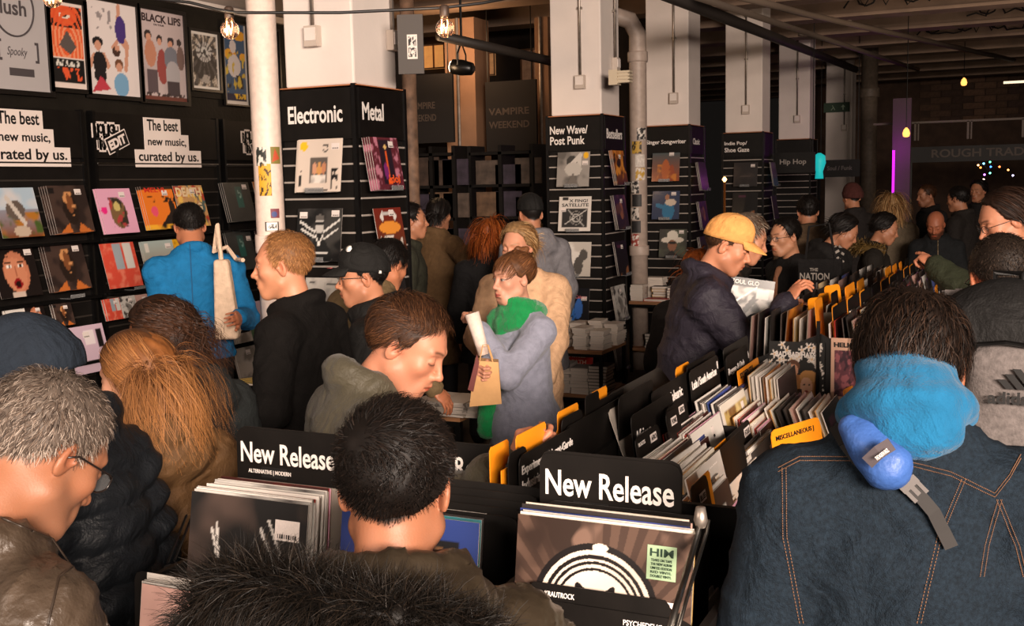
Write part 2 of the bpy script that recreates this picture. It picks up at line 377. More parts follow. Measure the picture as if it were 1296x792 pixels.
def face_colors(P, skin, hair=(40, 28, 20), lips=None, beard=0, beard_c=None, brow=.85, eyes='down', scalp=1, recede=0, red=.5, lash=.8):
    s = np.array(lin(skin)); C = np.tile(s, (len(P), 1)); x, y, z = P[:, 0], P[:, 1], P[:, 2]; ax = np.abs(x)
    def mix(c, m): nonlocal C; m = np.clip(m, 0, 1)[:, None]; C = C*(1-m) + np.array(c)*m
    g = lambda cx, cy, cz, r, sh=2: np.exp(-(((ax-cx)/r[0])**2+((y-cy)/r[1])**2+((z-cz)/r[2])**2)*sh)
    rd = s*np.array((1.02, .62, .55))
    mix(rd, red*.75*(g(0, .108, -.027, (.014, .02, .014))+.6*g(.045, .06, -.025, (.022, .03, .02))+.8*g(.08, -.01, 0, (.02, .03, .035))))
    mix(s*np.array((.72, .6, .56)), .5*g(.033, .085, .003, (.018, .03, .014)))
    hc = np.array(lin(hair))
    if beard:
        az, el = polar(P); m = np.clip((-.03-z)/.02, 0, 1)*np.clip((y+.02)/.03, 0, 1)*np.clip((z+.135)/.02, 0, 1)
        m = np.maximum(m, np.clip((z+.05)/.01, 0, 1)*np.clip((.01-z)/.02, 0, 1)*np.clip(1-np.abs(y-.012)/.014, 0, 1)*(ax > .05))
        m = m*(1-.9*g(0, .095, -.065, (.024, .03, .011), 1.2))*(1-g(.04, .07, -.035, (.02, .03, .018)))
        mix(np.array(lin(beard_c)) if beard_c else hc, beard*m)
    lp = np.array(lin(lips)) if lips else s*np.array((.92, .52, .48))
    ml = np.clip(1-((ax/.0235)**2+((z+.0645)/(.0105*(1-.35*np.clip(ax/.024, 0, 1))))**2), 0, 1)*4*(y > .08); mix(lp, ml*.85)
    mix(s*.18, np.exp(-((z+.0645)/.0018)**2)*(ax < .0225)*(y > .08)*.8)  # shade in the crease between the lips, painted into the skin colour
    bz = .0335 + .004*np.sin(np.clip((ax-.012)/.036, 0, 1)*2.4); mix(hc*.8, brow*np.exp(-((z-bz)/.0042)**2*1.2)*np.clip((ax-.01)/.006, 0, 1)*np.clip((.053-ax)/.01, 0, 1)*(y > .05))
    if eyes == 'down':
        lz = .0035-.003*(1-((ax-.033)/.016)**2); mix(np.array((.012, .008, .006)), lash*np.exp(-((z-lz)/.0021)**2)*(np.abs(ax-.033) < .0165)*(y > .06))
    elif eyes == 'open':
        e = ((ax-.033)/.0145)**2+((z-.0085)/.0058)**2; mix((.4, .36, .33), np.clip((1-e)*3, 0, 1)*(y > .07))
        i = ((ax-.0335)/.0056)**2+((z-.0088)/.006)**2; mix((.02, .014, .01), np.clip((1-i)*3, 0, 1)*(y > .07))
        lz = .0085+.006*(1-((ax-.033)/.016)**2); mix((.012, .008, .006), lash*np.exp(-((z-lz)/.0018)**2)*(np.abs(ax-.033) < .017)*(y > .065))
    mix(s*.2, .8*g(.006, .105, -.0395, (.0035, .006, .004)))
    if scalp: mix(hc, scalp*hair_mask(P, recede)*(ax < .078))
    return C
def skin_mat():
    if 'skin' in MATS: return MATS['skin']
    m = attr_mat('skin', rough=.5, coat=0, spec=.4); nt = m.node_tree; b = nt.nodes['Principled BSDF']; L = nt.links.new
    b.inputs['Subsurface Weight'].default_value = .08; b.inputs['Subsurface Radius'].default_value = (.008, .003, .0015); b.inputs['Subsurface Scale'].default_value = 1
    tc = nt.nodes.new('ShaderNodeTexCoord'); n = nt.nodes.new('ShaderNodeTexNoise'); n.inputs['Scale'].default_value = 320; n.inputs['Detail'].default_value = 3; L(tc.outputs['Object'], n.inputs['Vector'])
    bp = nt.nodes.new('ShaderNodeBump'); bp.inputs['Strength'].default_value = .18; bp.inputs['Distance'].default_value = .002; L(n.outputs['Fac'], bp.inputs['Height']); L(bp.outputs[0], b.inputs['Normal']); return m
# ---------------------------------------------------------------- hair
def hair_mat(name='hair_strands'):
    if name in MATS: return MATS[name]
    return attr_mat(name, rough=.55, coat=0, spec=.22)
def rot_to(v): return np.array(Vector(v).to_track_quat('Z', 'Y').to_matrix())
def hair_mesh(n=3000, length=.04, segs=6, thick=.012, width=.0011, colors=((30, 20, 14),), seed=1, recede=0, flow=None, grav=.15, curl=0, curl_f=90, noise=.35,
              lift=.35, part=None, crop=None, tip=None, spread_len=.4, lenfn=None, capthick=None, solids=(), root_dark=.55, region=None, whorl=(0, -.06, .12), grow=None):
    r = np.random.RandomState(seed); C0 = CR_C; R0 = CR_R
    # roots
    U = r.normal(size=(n*5, 3)); U /= np.linalg.norm(U, axis=1)[:, None]; P = C0 + U*R0
    M = hair_mask(P, recede, 3) > r.rand(len(P)) if region is None else region(P)
    P = P[M][:n]; n = len(P); N = (P-C0)/R0**2; N /= np.linalg.norm(N, axis=1)[:, None]
    if flow is None:
        w = np.array(whorl); d = P - w; d -= (d*N).sum(1)[:, None]*N
    else: d = flow(P, N); d -= (d*N).sum(1)[:, None]*N
    d /= np.linalg.norm(d, axis=1)[:, None]+1e-9
    cl = fold(P, 55, seed)[:, None]*np.cross(N, d) + fold(P, 90, seed+3)[:, None]*.4*N
    d = d + noise*(r.normal(size=(n, 3))*.6 + cl*1.2) + lift*N; d /= np.linalg.norm(d, axis=1)[:, None]
    L = np.full(n, length)*(1-spread_len*r.rand(n))
    if lenfn is not None: L = L*lenfn(P)
    off = thick*(.25+.75*r.rand(n)); pts = [P + N*.001]; ds = L/segs; g = np.array((0, 0, -1.0))
    for s in range(segs):
        f = (s+1)/segs; p = pts[-1] + d*ds[:, None]; q = (p-C0)/(R0); qn = np.linalg.norm(q, axis=1); tgt = 1 + (off*min(1, f*2))/R0.mean()
        push = qn < tgt; p[push] = C0 + R0*(q[push]/qn[push][:, None])*tgt[push][:, None]
        Nn = (p-C0)/R0**2; Nn /= np.linalg.norm(Nn, axis=1)[:, None]
        for (sc, sr) in solids:
            q2 = (p-np.array(sc))/np.array(sr); n2 = np.linalg.norm(q2, axis=1); m2 = n2 < 1; p[m2] = np.array(sc)+np.array(sr)*(q2[m2]/n2[m2][:, None])
        d = p - pts[-1]; dn = np.linalg.norm(d, axis=1)[:, None]+1e-9; d = d/dn
        near = (qn < tgt*1.12)[:, None]; d = d - near*np.maximum((d*Nn).sum(1), 0)[:, None]*Nn*.6
        if flow is not None and near.any(): fl = flow(p, Nn); fl -= (fl*Nn).sum(1)[:, None]*Nn; d = d + .5*near*fl
        d = d + g*grav + r.normal(size=(n, 3))*noise*.12; d /= np.linalg.norm(d, axis=1)[:, None]; pts.append(p)
    A = np.stack(pts, 1)      # n, segs+1, 3
    T = np.gradient(A, axis=1); T /= np.linalg.norm(T, axis=2)[..., None]+1e-9
    Nn = (A-C0)/R0**2; Nn /= np.linalg.norm(Nn, axis=2)[..., None]; S = np.cross(T, Nn); S /= np.linalg.norm(S, axis=2)[..., None]+1e-9
    if curl:
        clump = np.floor(fold(P, 40, seed+9)*9)+r.normal(size=n)*.12; ph = clump[:, None]*2.4 + np.linspace(0, 1, segs+1)[None]*(L[:, None]*curl_f)
        amp = curl*np.clip(np.linspace(0, 1, segs+1)*2.2, 0, 1)[None, :, None]; A = A + amp*(S*np.cos(ph)[..., None] + Nn*np.sin(ph)[..., None]*.8)
    jit = r.normal(size=(n, 1, 1))*.35; S = S + Nn*jit; S /= np.linalg.norm(S, axis=2)[..., None]
    wv = width*(.7+.6*r.rand(n))[:, None]*np.linspace(1, .25, segs+1)[None]*np.ones((n, 1)); a = A - S*wv[..., None]; b = A + S*wv[..., None]
    V = np.stack([a, b], 2).reshape(-1, 3); base = np.arange(n)[:, None]*(segs+1)*2 + np.arange(segs)[None]*2
    F = np.stack([base, base+1, base+3, base+2], -1).reshape(-1, 4)
    cs = np.array([lin(c) for c in colors]); ci = r.randint(0, len(cs), n); cc = cs[ci]*(.75+.5*r.rand(n, 1))
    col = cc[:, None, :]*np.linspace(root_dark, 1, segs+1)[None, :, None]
    if tip is not None: tt = np.linspace(0, 1, segs+1)[None, :, None]**1.5; col = col*(1-tt) + np.array(lin(tip))*tt*(.7+.6*r.rand(n, 1, 1))
    col = np.repeat(col[:, :, None, :], 2, 2).reshape(-1, 3)
    # cap under the strands
    ct = capthick if capthick is not None else thick*.55; k = 48
    th, ph = np.meshgrid(np.linspace(-math.pi, math.pi, k*2), np.linspace(-1.5, 1.55, k)); Dv = np.stack([np.cos(ph)*np.sin(th), np.cos(ph)*np.cos(th), np.sin(ph)], -1)
    Pc = C0 + Dv*R0; m = hair_mask(Pc, recede, 10) if region is None else region(Pc).astype(float); Pc = C0 + Dv*(R0*(1-.02*(m < .1)[..., None]) + (ct*m*(1+.35*fold(Pc, 40, seed)))[..., None])
    ii = np.arange(k*2*k).reshape(k, k*2); Fc = np.stack([ii[:-1, :-1], ii[:-1, 1:], ii[1:, 1:], ii[1:, :-1]], -1).reshape(-1, 4); mm = m.reshape(-1); Fc = Fc[(mm[Fc] > .15).all(1)]
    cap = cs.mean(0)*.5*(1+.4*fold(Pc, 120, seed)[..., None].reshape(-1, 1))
    F = np.concatenate([F, Fc+len(V)]); V = np.concatenate([V, Pc.reshape(-1, 3)]); col = np.concatenate([col, np.clip(cap, 0, 1)])
    c4 = np.concatenate([col, np.ones((len(col), 1))], 1); return np_mesh('hair', V, F, True, {'Col': ('FLOAT_COLOR', c4)})
# ---------------------------------------------------------------- hands (wrist at origin, fingers +Y, palm down -Z, thumb towards +X)
def hand_prims(pose='relaxed', s=1.0):
    p = [E_((0, .045, 0), (.04*s, .048*s, .0145*s), k=.012), C_((0, -.03, 0), (0, .01, 0), .026, .026, k=.02), E_((.022, .03, -.008), (.018, .03, .014), k=.012)]
    curls = {'relaxed': (22, 30, 22), 'grip': (55, 75, 45), 'flip': (18, 38, 20), 'point': (14, 12, 8), 'flat': (6, 10, 8), 'hold': (40, 55, 30)}[pose]
    for i, (x, ln, rr) in enumerate(((.029, .074, .0087), (.0105, .083, .009), (-.0085, .077, .0086), (-.027, .061, .0076))):
        c = list(curls)
        if pose == 'point' and i > 0: c = [62, 80, 40]
        if pose == 'flip': c = [curls[0]+i*5, curls[1]+i*4, curls[2]]
        q = np.array((x, .082-abs(x-.01)*.25, -.002)); a = 0; sp = x*2.2*(.5 if pose in ('grip', 'hold') else 1)
        for j, fr in enumerate((.46, .3, .24)):
            a += math.radians(c[j]); d = np.array((math.sin(sp)*math.cos(a)*.8, math.cos(a), -math.sin(a))); e = q + d*ln*fr
            p.append(C_(q, e, rr*(1-.1*j), rr*(1-.1*(j+1)), k=.0035)); q = e
    t = {'grip': ((.03, .02, -.008), (.048, .048, -.026), (.03, .074, -.036)), 'hold': ((.03, .02, -.008), (.052, .05, -.026), (.04, .078, -.034))}.get(pose, ((.028, .018, -.006), (.052, .044, -.016), (.062, .074, -.02)))
    p += [C_(t[0], t[1], .0125, .0105, k=.01), C_(t[1], t[2], .0105, .0085, k=.004)]
    return p
HANDS = {}
def hand(pose, h=.0032):
    if (pose, h) not in HANDS: HANDS[pose, h] = solid(hand_prims(pose), h, .008)
    return HANDS[pose, h]
def ik(S, Wr, la, lb, hint):
    S, Wr, hint = map(lambda v: np.array(v, float), (S, Wr, hint)); d = Wr-S; D = min(np.linalg.norm(d), (la+lb)*.995); u = nrm(d)
    x = (la*la-lb*lb+D*D)/(2*D); hgt = math.sqrt(max(la*la-x*x, 1e-6)); n = hint-u*(hint @ u); return S+u*x+nrm(n)*hgt, S+u*D
# ---------------------------------------------------------------- the figure
def figure(label, H, face=25, pitch=0, roll=0, body=None, lean=0, kind='male', skin=(190, 130, 100), hs=1.0, sw=.185, bulk=.02, hem=.75, coat=None, coat_h=.011,
           lw=None, rw=None, lh='relaxed', rh='relaxed', lhint=None, rhint=None, lpalm=None, rpalm=None, puff=None, folds=.006, fs=14, extra=(), collar='stand', fc=None, group=None,
           voxel=.004, trousers=None, garment='jacket', neckoff=(0, 0, 0), show_legs=True, armr=1.0, hands=True, cloth_fn=None, hipw=1.0):
    body = face if body is None else body; skin = tuple(v*k for v, k in zip(skin, (.86, .82, .8)))
    Rh = np.array((Matrix.Rotation(math.radians(face), 3, 'Z') @ Matrix.Rotation(-math.radians(pitch), 3, 'X') @ Matrix.Rotation(math.radians(roll), 3, 'Y')))
    Ry = np.array(Matrix.Rotation(math.radians(body), 3, 'Z')); Rt = np.array(Matrix.Rotation(math.radians(body), 3, 'Z') @ Matrix.Rotation(-math.radians(lean), 3, 'X'))
    H = np.array(H, float); N = H + Rh @ np.array((0, -.034, -.13))*hs + Rt @ np.array((0, -.012, -.035)) + np.array(neckoff)
    t = lambda x, y, z: N + Rt @ np.array((x, y, z), float)
    sh = {s: t(s*sw*.93, -.012, -.085) for s in (-1, 1)}; pel = t(0, -.01, -.53); la, lb = .285, .25
    root = np.array((pel[0], pel[1], 0.0)); J = {}
    for s, w, hint in ((-1, lw, lhint), (1, rw, rhint)):
        if w is None: w = sh[s] + Ry @ np.array((s*.07, .1, -.5))
        if hint is None: hint = Ry @ np.array((s*.5, -.8, -.7))
        el, wr = ik(sh[s], w, la, lb, hint); J[s] = (el, wr)
    hips = {s: pel + Ry @ np.array((s*.09, 0, -.03)) for s in (-1, 1)}; fl = {s: np.array((hips[s][0], hips[s][1], .09)) + Ry @ np.array((s*.02, -.02, 0)) for s in (-1, 1)}
    kn = {s: (hips[s]+fl[s])/2 + Ry @ np.array((0, .03, 0)) for s in (-1, 1)}
    # skin body, one surface
    P = [C_(t(0, .0, -.0), t(0, -.0, -.1), .055, .08, k=.05), E_(t(0, .01, -.19), (sw*.82, .095, .16), Rt), E_(t(0, 0, -.38), (.125, .09, .16), Rt), E_(pel, (.15, .1, .12), Rt)]
    for s in (-1, 1):
        P += [C_(t(s*.05, 0, -.05), sh[s], .045, .05), C_(sh[s], J[s][0], .047, .038), C_(J[s][0], J[s][1], .037, .025, k=.02), C_(hips[s], kn[s], .08, .055), C_(kn[s], fl[s], .052, .036), C_(fl[s]+(0, 0, -.04), fl[s] + Ry @ np.array((0, .15, -.05)), .035, .028)]
    V, F = solid(P, .016, .04); V = V - root; nb = len(V); col = np.tile(lin(skin), (nb, 1))
    hv, hf = head(kind, voxel); hcol = face_colors(hv, skin, **(fc or {})); hV = (hv*hs) @ Rh.T + H - root
    Vs, Fs, Cs = [V, hV], [F, hf+nb], [col, hcol]; off = nb+len(hV)
    if hands:
        for s, pose, palm in ((-1, lh, lpalm), (1, rh, rpalm)):
            if pose is None: continue
            el, wr = J[s]; y = nrm(wr-el); z = -nrm(np.array(palm, float)) if palm is not None else -nrm(Ry @ np.array((-s*1.0, 0, -.2)))
            z = nrm(z - y*(z @ y)); x = np.cross(y, z); v, f = hand(pose, .0035 if voxel < .005 else .006); v = v.copy()
            v[:, 0] *= -s; ff = f[:, ::-1] if s == 1 else f
            q = v @ np.stack([x, y, z]) + wr + y*.012 - root
            Vs.append(q); Fs.append(ff+off); hc = np.tile(lin(skin), (len(q), 1)); hc *= (1-.12*np.clip(np.sin(v[:, 1]*200), 0, 1))[:, None]; Cs.append(hc*np.array((1.0, .93, .9))); off += len(q)
    V, F, Cc = np.concatenate(Vs), np.concatenate(Fs), np.concatenate(Cs); c4 = np.concatenate([Cc, np.ones((len(Cc), 1))], 1)
    me = np_mesh('person', V, F, True, {'Col': ('FLOAT_COLOR', c4)}); o = link('person', me, skin_mat(), loc=Vector(root)); tag(o, label, 'person', group)
    Mh = Matrix.Translation(Vector(H-root)) @ Matrix([list(r_) for r_ in Rh]).to_4x4() @ Matrix.Scale(hs, 4)
    fig = dict(o=o, Mh=Mh, root=root, N=N, Rt=Rt, Ry=Ry, sh=sh, J=J, pel=pel, t=t, H=H, Rh=Rh)
    # garment
    b = bulk; Q = lambda: None
    qt = dict(quilt=(N, Rt[:, 2], puff[0], puff[1])) if puff else {}
    G = [E_(t(0, .008, -.2), (sw*.86+b*.9, .1+b, .17+b), Rt, **qt), E_(t(0, .0, -.37), (.14+b, .1+b, .2), Rt, **qt), E_(pel + (0, 0, -.03), ((.165+b)*hipw, (.118+b)*hipw, .2), Rt, **qt),
         C_(t(-.04, -.005, -.03), t(.04, -.005, -.03), .062+b*.6, k=.04)]
    for s in (-1, 1):
        aq = (puff[0]*.9, puff[1]*1.4) if puff else None
        G += [C_(t(s*.05, -.005, -.045), sh[s], .046+b*.7, .048+b*.75), C_(sh[s], J[s][0], (.05+b*.8)*armr, (.042+b*.75)*armr, aq), C_(J[s][0], J[s][1]+nrm(J[s][1]-J[s][0])*.005, (.042+b*.75)*armr, (.031+b*.4), aq, k=.02)]
    if hem < pel[2]-.12: G.append(C_(pel+(0, 0, -.05), np.array((pel[0], pel[1], hem))-Ry @ np.array((0, .02, 0)), .15+b, .19+b, k=.06))
    cM = np.array(Matrix(Rt.tolist()) @ Matrix.Rotation(math.radians(-16), 3, 'X'))
    if collar == 'stand': G.append(T_(t(0, .006, .018), .066+b*.4, .017+b*.3, 1.05, cM, k=.02))
    elif collar == 'high': G += [T_(t(0, .004, .02), .07+b*.4, .02+b*.3, 1.05, cM, k=.02), T_(t(0, .0, .045), .07+b*.4, .018+b*.3, 1.05, cM, k=.02)]
    elif collar == 'lapel': G.append(T_(t(0, -.01, .0), .07, .014, 1.0, cM, k=.02))
    elif collar == 'hood': G += [T_(t(0, -.01, .012), .08+b*.4, .026+b*.3, 1.15, cM, k=.02), E_(t(0, -.095, -.04), (.105+b, .05, .085), Rt, k=.03), T_(t(0, -.06, .005), .085, .022, .8, cM, k=.02)]
    G += list(extra(fig)) if callable(extra) else list(extra)
    hz = hem; dp = (lambda X: folds*(fold(X-root, fs, len(label))*.7 - .9*(1-np.abs(fold((X-root)*np.array((1, 1, 1.5)), fs*.8, len(label)+2))*2.2).clip(0, 1)**2)) if folds else None
    gv, gf = solid(G, coat_h, .035, disp=dp, cut=(lambda X: hz - X[..., 2]) if hem else None)
    gm = np_mesh(garment, gv-root, gf, True); fig['garment'] = link(garment, gm, coat or BLACK, o); fig['gv'] = gv; fig['gf'] = gf
    if show_legs:
        L = [E_(pel + (0, 0, -.02), (.16, .11, .13), Ry)]
        for s in (-1, 1): L += [C_(hips[s], kn[s], .092, .07), C_(kn[s], fl[s], .07, .062)]
        tv, tf = solid(L, .02, .04, disp=lambda X: .005*fold(X, 12)); link('trousers', np_mesh('trousers', tv-root, tf, True), trousers or mat('dark_trousers', (24, 23, 25), .8), o)
        for s in (-1, 1):
            c = fl[s]-root; sv, sf = solid([C_(c+(0, 0, -.045), c + Ry @ np.array((0, .16, -.05)), .045, .036), C_(c+(0, 0, -.03), c+(0, 0, .03), .045)], .015, .02, cut=lambda X: .006-X[..., 2]); link('shoe', np_mesh('shoe', sv, sf, True), mat('shoe_leather', (26, 22, 20), .4), o)
    return fig
def head_part(fig, name, me, m): o = link(name, me, m, fig['o']); o.matrix_local = fig['Mh']; return o
def add_hair(fig, **k): 
    o = head_part(fig, 'hair', hair_mesh(**k), hair_mat()); return o
def glasses(fig, m=None, rx=.024, rz=.019, thick=.0014, lens=True, round_=False):
    m = m or mat('dark_spectacle_frame', (30, 24, 22), .3); b = MB()
    for s in (-1, 1):
        pts = [(s*.034+rx*math.cos(a)*(1 if round_ else (1+.1*abs(math.sin(2*a)))), .103-.18*abs(s*.034+rx*math.cos(a))*.6, .004+rz*math.sin(a)) for a in np.linspace(0, 2*math.pi, 21)]
        b.tube(pts, thick, 5, False); b.tube([(s*.058, .093, .012), (s*.074, .075, .012), (s*.084, .0, .008), (s*.08, -.02, -.004)], thick, 5)
    b.tube([(-.011, .105, .008), (0, .108, .011), (.011, .105, .008)], thick, 5)
    o = head_part(fig, 'glasses', b.mesh('glasses', True), m); 
    if lens:
        lb = MB()
        for s in (-1, 1):
            n = len(lb.v); k = 16
            for w in (0, .0015):
                for i in range(k): a = 2*math.pi*i/k; x = s*.034+rx*.97*math.cos(a); lb.v.append((x, .103-.108*abs(x)-w, .004+rz*.97*math.sin(a)))
            lb.f.append([n+i for i in range(k)]); lb.f.append([n+k+i for i in range(k)][::-1])
            for i in range(k): j = (i+1) % k; lb.f.append([n+i, n+k+i, n+k+j, n+j])
        l = link('lens', lb.mesh('lens'), mat('spectacle_lens', (225, 225, 225), .03, alpha=.05, spec=.2), o)
    return o
def cap_hat(fig, m, brim_len=.075, logo=None):
    """baseball cap: crown, peak, button, eyelets"""
    k = 40; th, ph = np.meshgrid(np.linspace(-math.pi, math.pi, k*2+1), np.linspace(0, math.pi/2, 16)); D = np.stack([np.cos(ph)*np.sin(th), np.cos(ph)*np.cos(th), np.sin(ph)], -1)
    c = CR_C + np.array((0, .004, -.004)); r = CR_R + np.array((.0095, .011, .02)); P = c + D*r
    P[..., 2] = c[2] + np.maximum(D[..., 2], 0)**.8*r[2]; P += D*(.0025*np.cos(th*6)**8*-.5)[..., None]; P[..., 1] -= .1*0; P[..., 2] += .0 - .16*(P[..., 1])*0
    bot = P[0].copy(); bot[:, 2] -= .016; P = np.concatenate([bot[None], P]); P[..., 2] += .012 + .12*P[..., 1]; K = P.shape[0]
    ii = np.arange(K*P.shape[1]).reshape(K, -1); F = np.stack([ii[:-1, :-1], ii[:-1, 1:], ii[1:, 1:], ii[1:, :-1]], -1).reshape(-1, 4)
    o = head_part(fig, 'cap', np_mesh('cap', P.reshape(-1, 3), F, True), m); s = o.modifiers.new('thickness', 'SOLIDIFY'); s.thickness = .0025
    n = 24; th = np.linspace(-math.radians(52), math.radians(52), n); V = []
    for j in range(9):
        f = j/8; e = np.stack([np.sin(th)*(r[0]-.001)*(1-.05*f), np.cos(th)*r[1], th*0], -1) + c; fw = np.cos(th*1.5)**.55 if False else np.sqrt(np.clip(1-(th/math.radians(54))**2, 0, 1))
        e[:, 1] += brim_len*f*fw; e[:, 2] += -.002 - .012*f*1 - .3*(e[:, 0]**2)*f*5*.8 + .012 + .12*e[:, 1]*(1-.9*f) - .01*f; V.append(e)
    V = np.array(V); ii = np.arange(9*n).reshape(9, n); F = np.stack([ii[:-1, :-1], ii[1:, :-1], ii[1:, 1:], ii[:-1, 1:]], -1).reshape(-1, 4)
    b = link('peak', np_mesh('peak', V.reshape(-1, 3), F, True), m, o); s = b.modifiers.new('thickness', 'SOLIDIFY'); s.thickness = .003
    t = MB(); zt = P[-1, 0][2]; t.lathe([(.007, -.001), (.007, .003), (.003, .005)], 10, Matrix.Translation((c[0], P[-1, 0][1], zt))); t.build('button', m, o, True)
    e = MB()
    for a in (-60, 0, 60, 120, 180, 240):
        a = math.radians(a+30); d = np.array((math.cos(.95)*math.sin(a), math.cos(.95)*math.cos(a), math.sin(.95))); q = c+d*r; q[2] = c[2]+d[2]**.8*r[2]+.012+.12*q[1]
        e.lathe([(.0035, -.001), (.0035, .0012), (.0015, .0016)], 8, Matrix.Translation(Vector(q)) @ Vector(d).to_track_quat('Z', 'Y').to_matrix().to_4x4())
    e.build('eyelet', mat('cap_eyelet_thread', (60, 40, 25), .8) if logo is None else m, o, True); return o
def seam(fig, pts, mat_, r=.0018, name='seam', off=.001, dashed=False):
    """lays a thin welt on the garment along world points pushed onto its surface"""
    if 'bvh' not in fig: fig['bvh'] = BVHTree.FromPolygons(fig['gv'].tolist(), fig['gf'].tolist())
    out = []; P = [Vector(p) for p in pts]; root = Vector(fig['root'])
    for i in range(len(P)-1):
        for t in np.linspace(0, 1, 10, endpoint=(i == len(P)-2)):
            q = P[i].lerp(P[i+1], t); loc, n, idx, d = fig['bvh'].find_nearest(q)
            if loc is not None: out.append(loc + n*off - root)
    b = MB()
    if dashed:
        for i in range(0, len(out)-1): b.tube([out[i], out[i].lerp(out[i+1], .6)], r, 4)
    else: b.tube(out, r, 5)
    return b.build(name, mat_, fig['o'], True)
# ================================================================ the setting
XW = -5.82          # left wall face
ZW = 3.31           # top of the black paint
def struct(o): o['kind'] = 'structure'; return o
FLOORM = mat('dark_concrete', (58, 50, 44), .7, noise=.3, nscale=3)
WALLM = mat('black_painted_block', (26, 23, 19), .6, spec=.2, noise=.25, nscale=5, bump=.25, bscale=40)
BRICKM = mat('dim_brown_brick', (78, 58, 46), .85, noise=.3, nscale=4)
CEILM = mat('sooty_ceiling', (62, 52, 46), .85, noise=.25, nscale=2)
BEAMM = mat('grubby_cream_beam', (150, 126, 108), .8, noise=.2, nscale=2.5, bump=.1)
struct(MB().bx((-14, -5, -.1), (9, 32, 0)).build('floor', FLOORM))
cl = struct(MB().bx((-14, -5, 4.35), (9, 32, 4.45)).build('ceiling', CEILM))
for i, y in enumerate(np.arange(3.0, 30, 1.75)):
    b = MB().bx((-14, y, 4.0), (9, y+.28, 4.35)).bx((-14, y-.06, 3.96), (9, y+.34, 4.0)); b.build('beam', BEAMM if i != 30 else BEAMM, cl)
wl = struct(MB().bx((XW-.3, -5, 0), (XW, 8.0, ZW)).build('wall_left', WALLM))
ub = MB().bx((XW-.3, -5, ZW), (XW-.02, 8.0, 4.35)).build('upper_wall', mat('grey_upper_wall', (140, 128, 120), .8, noise=.12, nscale=4), wl)
MB().bx((XW-.02, -5, ZW-.02), (XW+.035, 8.0, ZW+.03)).build('ledge', WHITEP, wl)
# courses of painted blockwork on the part of the wall seen above the displays
jb = random.Random(3)
bm_ = MB().box((0, 0, 0), (.02, .425, .2)).mesh('block')
for r_ in range(9):
    for c_ in range(9):
        y0 = 4.3 + c_*.44 - (.22 if r_ % 2 else 0); z0 = 1.75+.1 + r_*.215
        if z0+.1 > ZW-.03: continue
        o = link('block', bm_, WALLM, wl, (XW+.004+jb.random()*.003, y0, z0)) if z0 > 2.55 else None
# end of that wall and the rooms behind
struct(MB().bx((-14, 14.6, 0), (-4.6, 14.8, 4.35)).build('wall_back', mat('brown_back_wall', (44, 34, 27), .85, noise=.3, nscale=3)))
struct(MB().bx((-14, -5, 0), (-13.8, 14.6, 4.35)).build('wall_far_left', WALLM))
wf = struct(MB().bx((-4.6, 27.0, 0), (9, 27.2, 4.35)).build('wall_far', BRICKM))
struct(MB().bx((8.8, 3, 0), (9, 27, 4.35)).build('wall_right', WALLM))
bk = MB().box((0, 0, 0), (.43, .05, .13)).mesh('brick'); nb_ = 0
for r_ in range(9):
    for c_ in range(15):
        x0 = -2.0+c_*.46+(.23 if r_ % 2 else 0); z0 = 3.1+r_*.145
        if z0 < 4.3: o = link('brick', bk, mat('brick_%d' % (nb_ % 3), [(96, 72, 56), (78, 58, 48), (112, 84, 66)][nb_ % 3], .85, noise=.2), wf, (x0, 26.97+.01*jb.random(), z0)); nb_ += 1
# ---------------------------------------------------------------- white pillars with slat display towers
PW = .53
def conduit_box(t, M, x, ztop, zbox, w=.09, lit=False):
    MB().tube([M @ Vector((x, ztop, .025)), M @ Vector((x, zbox, .025))], .012, 8).build('conduit', GALV, t, True)
    b = MB(); b.box((0, 0, 0), (.09, .12, .05)); me = b.mesh('socket_box'); o = link('socket_box', me, mat('socket_grey', (196, 182, 170), .5), t); o.matrix_local = M @ Matrix.Translation((x, zbox-.04, .03))
    p = link('switch_plate', MB().box((0, 0, 0), (.075, .075, .006)).mesh('switch_plate'), WHITEP, o); p.location = (0, .01, .028)
    for z in (ztop-.35, ztop-.9):
        if z > zbox: k = link('conduit_clip', MB().box((0, 0, 0), (.045, .02, .03)).mesh('conduit_clip'), GALV, t); k.matrix_local = M @ Matrix.Translation((x, z, .018))
def pillar(cx, cy, label, boxes, ztop=4.35, mt=None, zb=None):
    """corner (cx,cy) is the corner nearest the camera"""
    t = thing('pillar', label, 'pillar', (cx-PW/2, cy+PW/2, 0), group=None); h = PW/2-.02
    b = MB().bx((-h, -h, 2.5 if zb is None else zb), (h, h, ztop)); o = b.build('shaft', mt or WHITEP, t)
    m = o.modifiers.new('arris', 'BEVEL'); m.width = .012; m.segments = 2
    F = face_frame((-h, -h, 0), (1, 0, 0), (0, 0, 1)); R = face_frame((h, -h, 0), (0, 1, 0), (0, 0, 1))
    for face, x, z in boxes: conduit_box(t, F if face == 'f' else R, x, ztop-.01, z)
    return t
_slat = {}
INSERT = mat('pale_groove_insert', (176, 166, 158), .4, .2); INSERTD = mat('dull_groove_insert', (58, 52, 47), .45, .2)
def slat(parent, M, w, z, mt=BLACK, ins=None):
    k = round(w, 3)
    if k not in _slat:
        _slat[k] = (MB().box((w/2, 0, 0), (w, .088, .016)).mesh('slat'), MB().box((w/2, 0, 0), (w, .011, .012)).mesh('groove_insert'))
    a, b = _slat[k]; o = link('slat', a, mt, parent); o.matrix_local = M @ Matrix.Translation((0, z, .008))
    g = link('groove_insert', b, ins or INSERT, o); g.matrix_local = Matrix.Translation((0, .051, .003)); return o
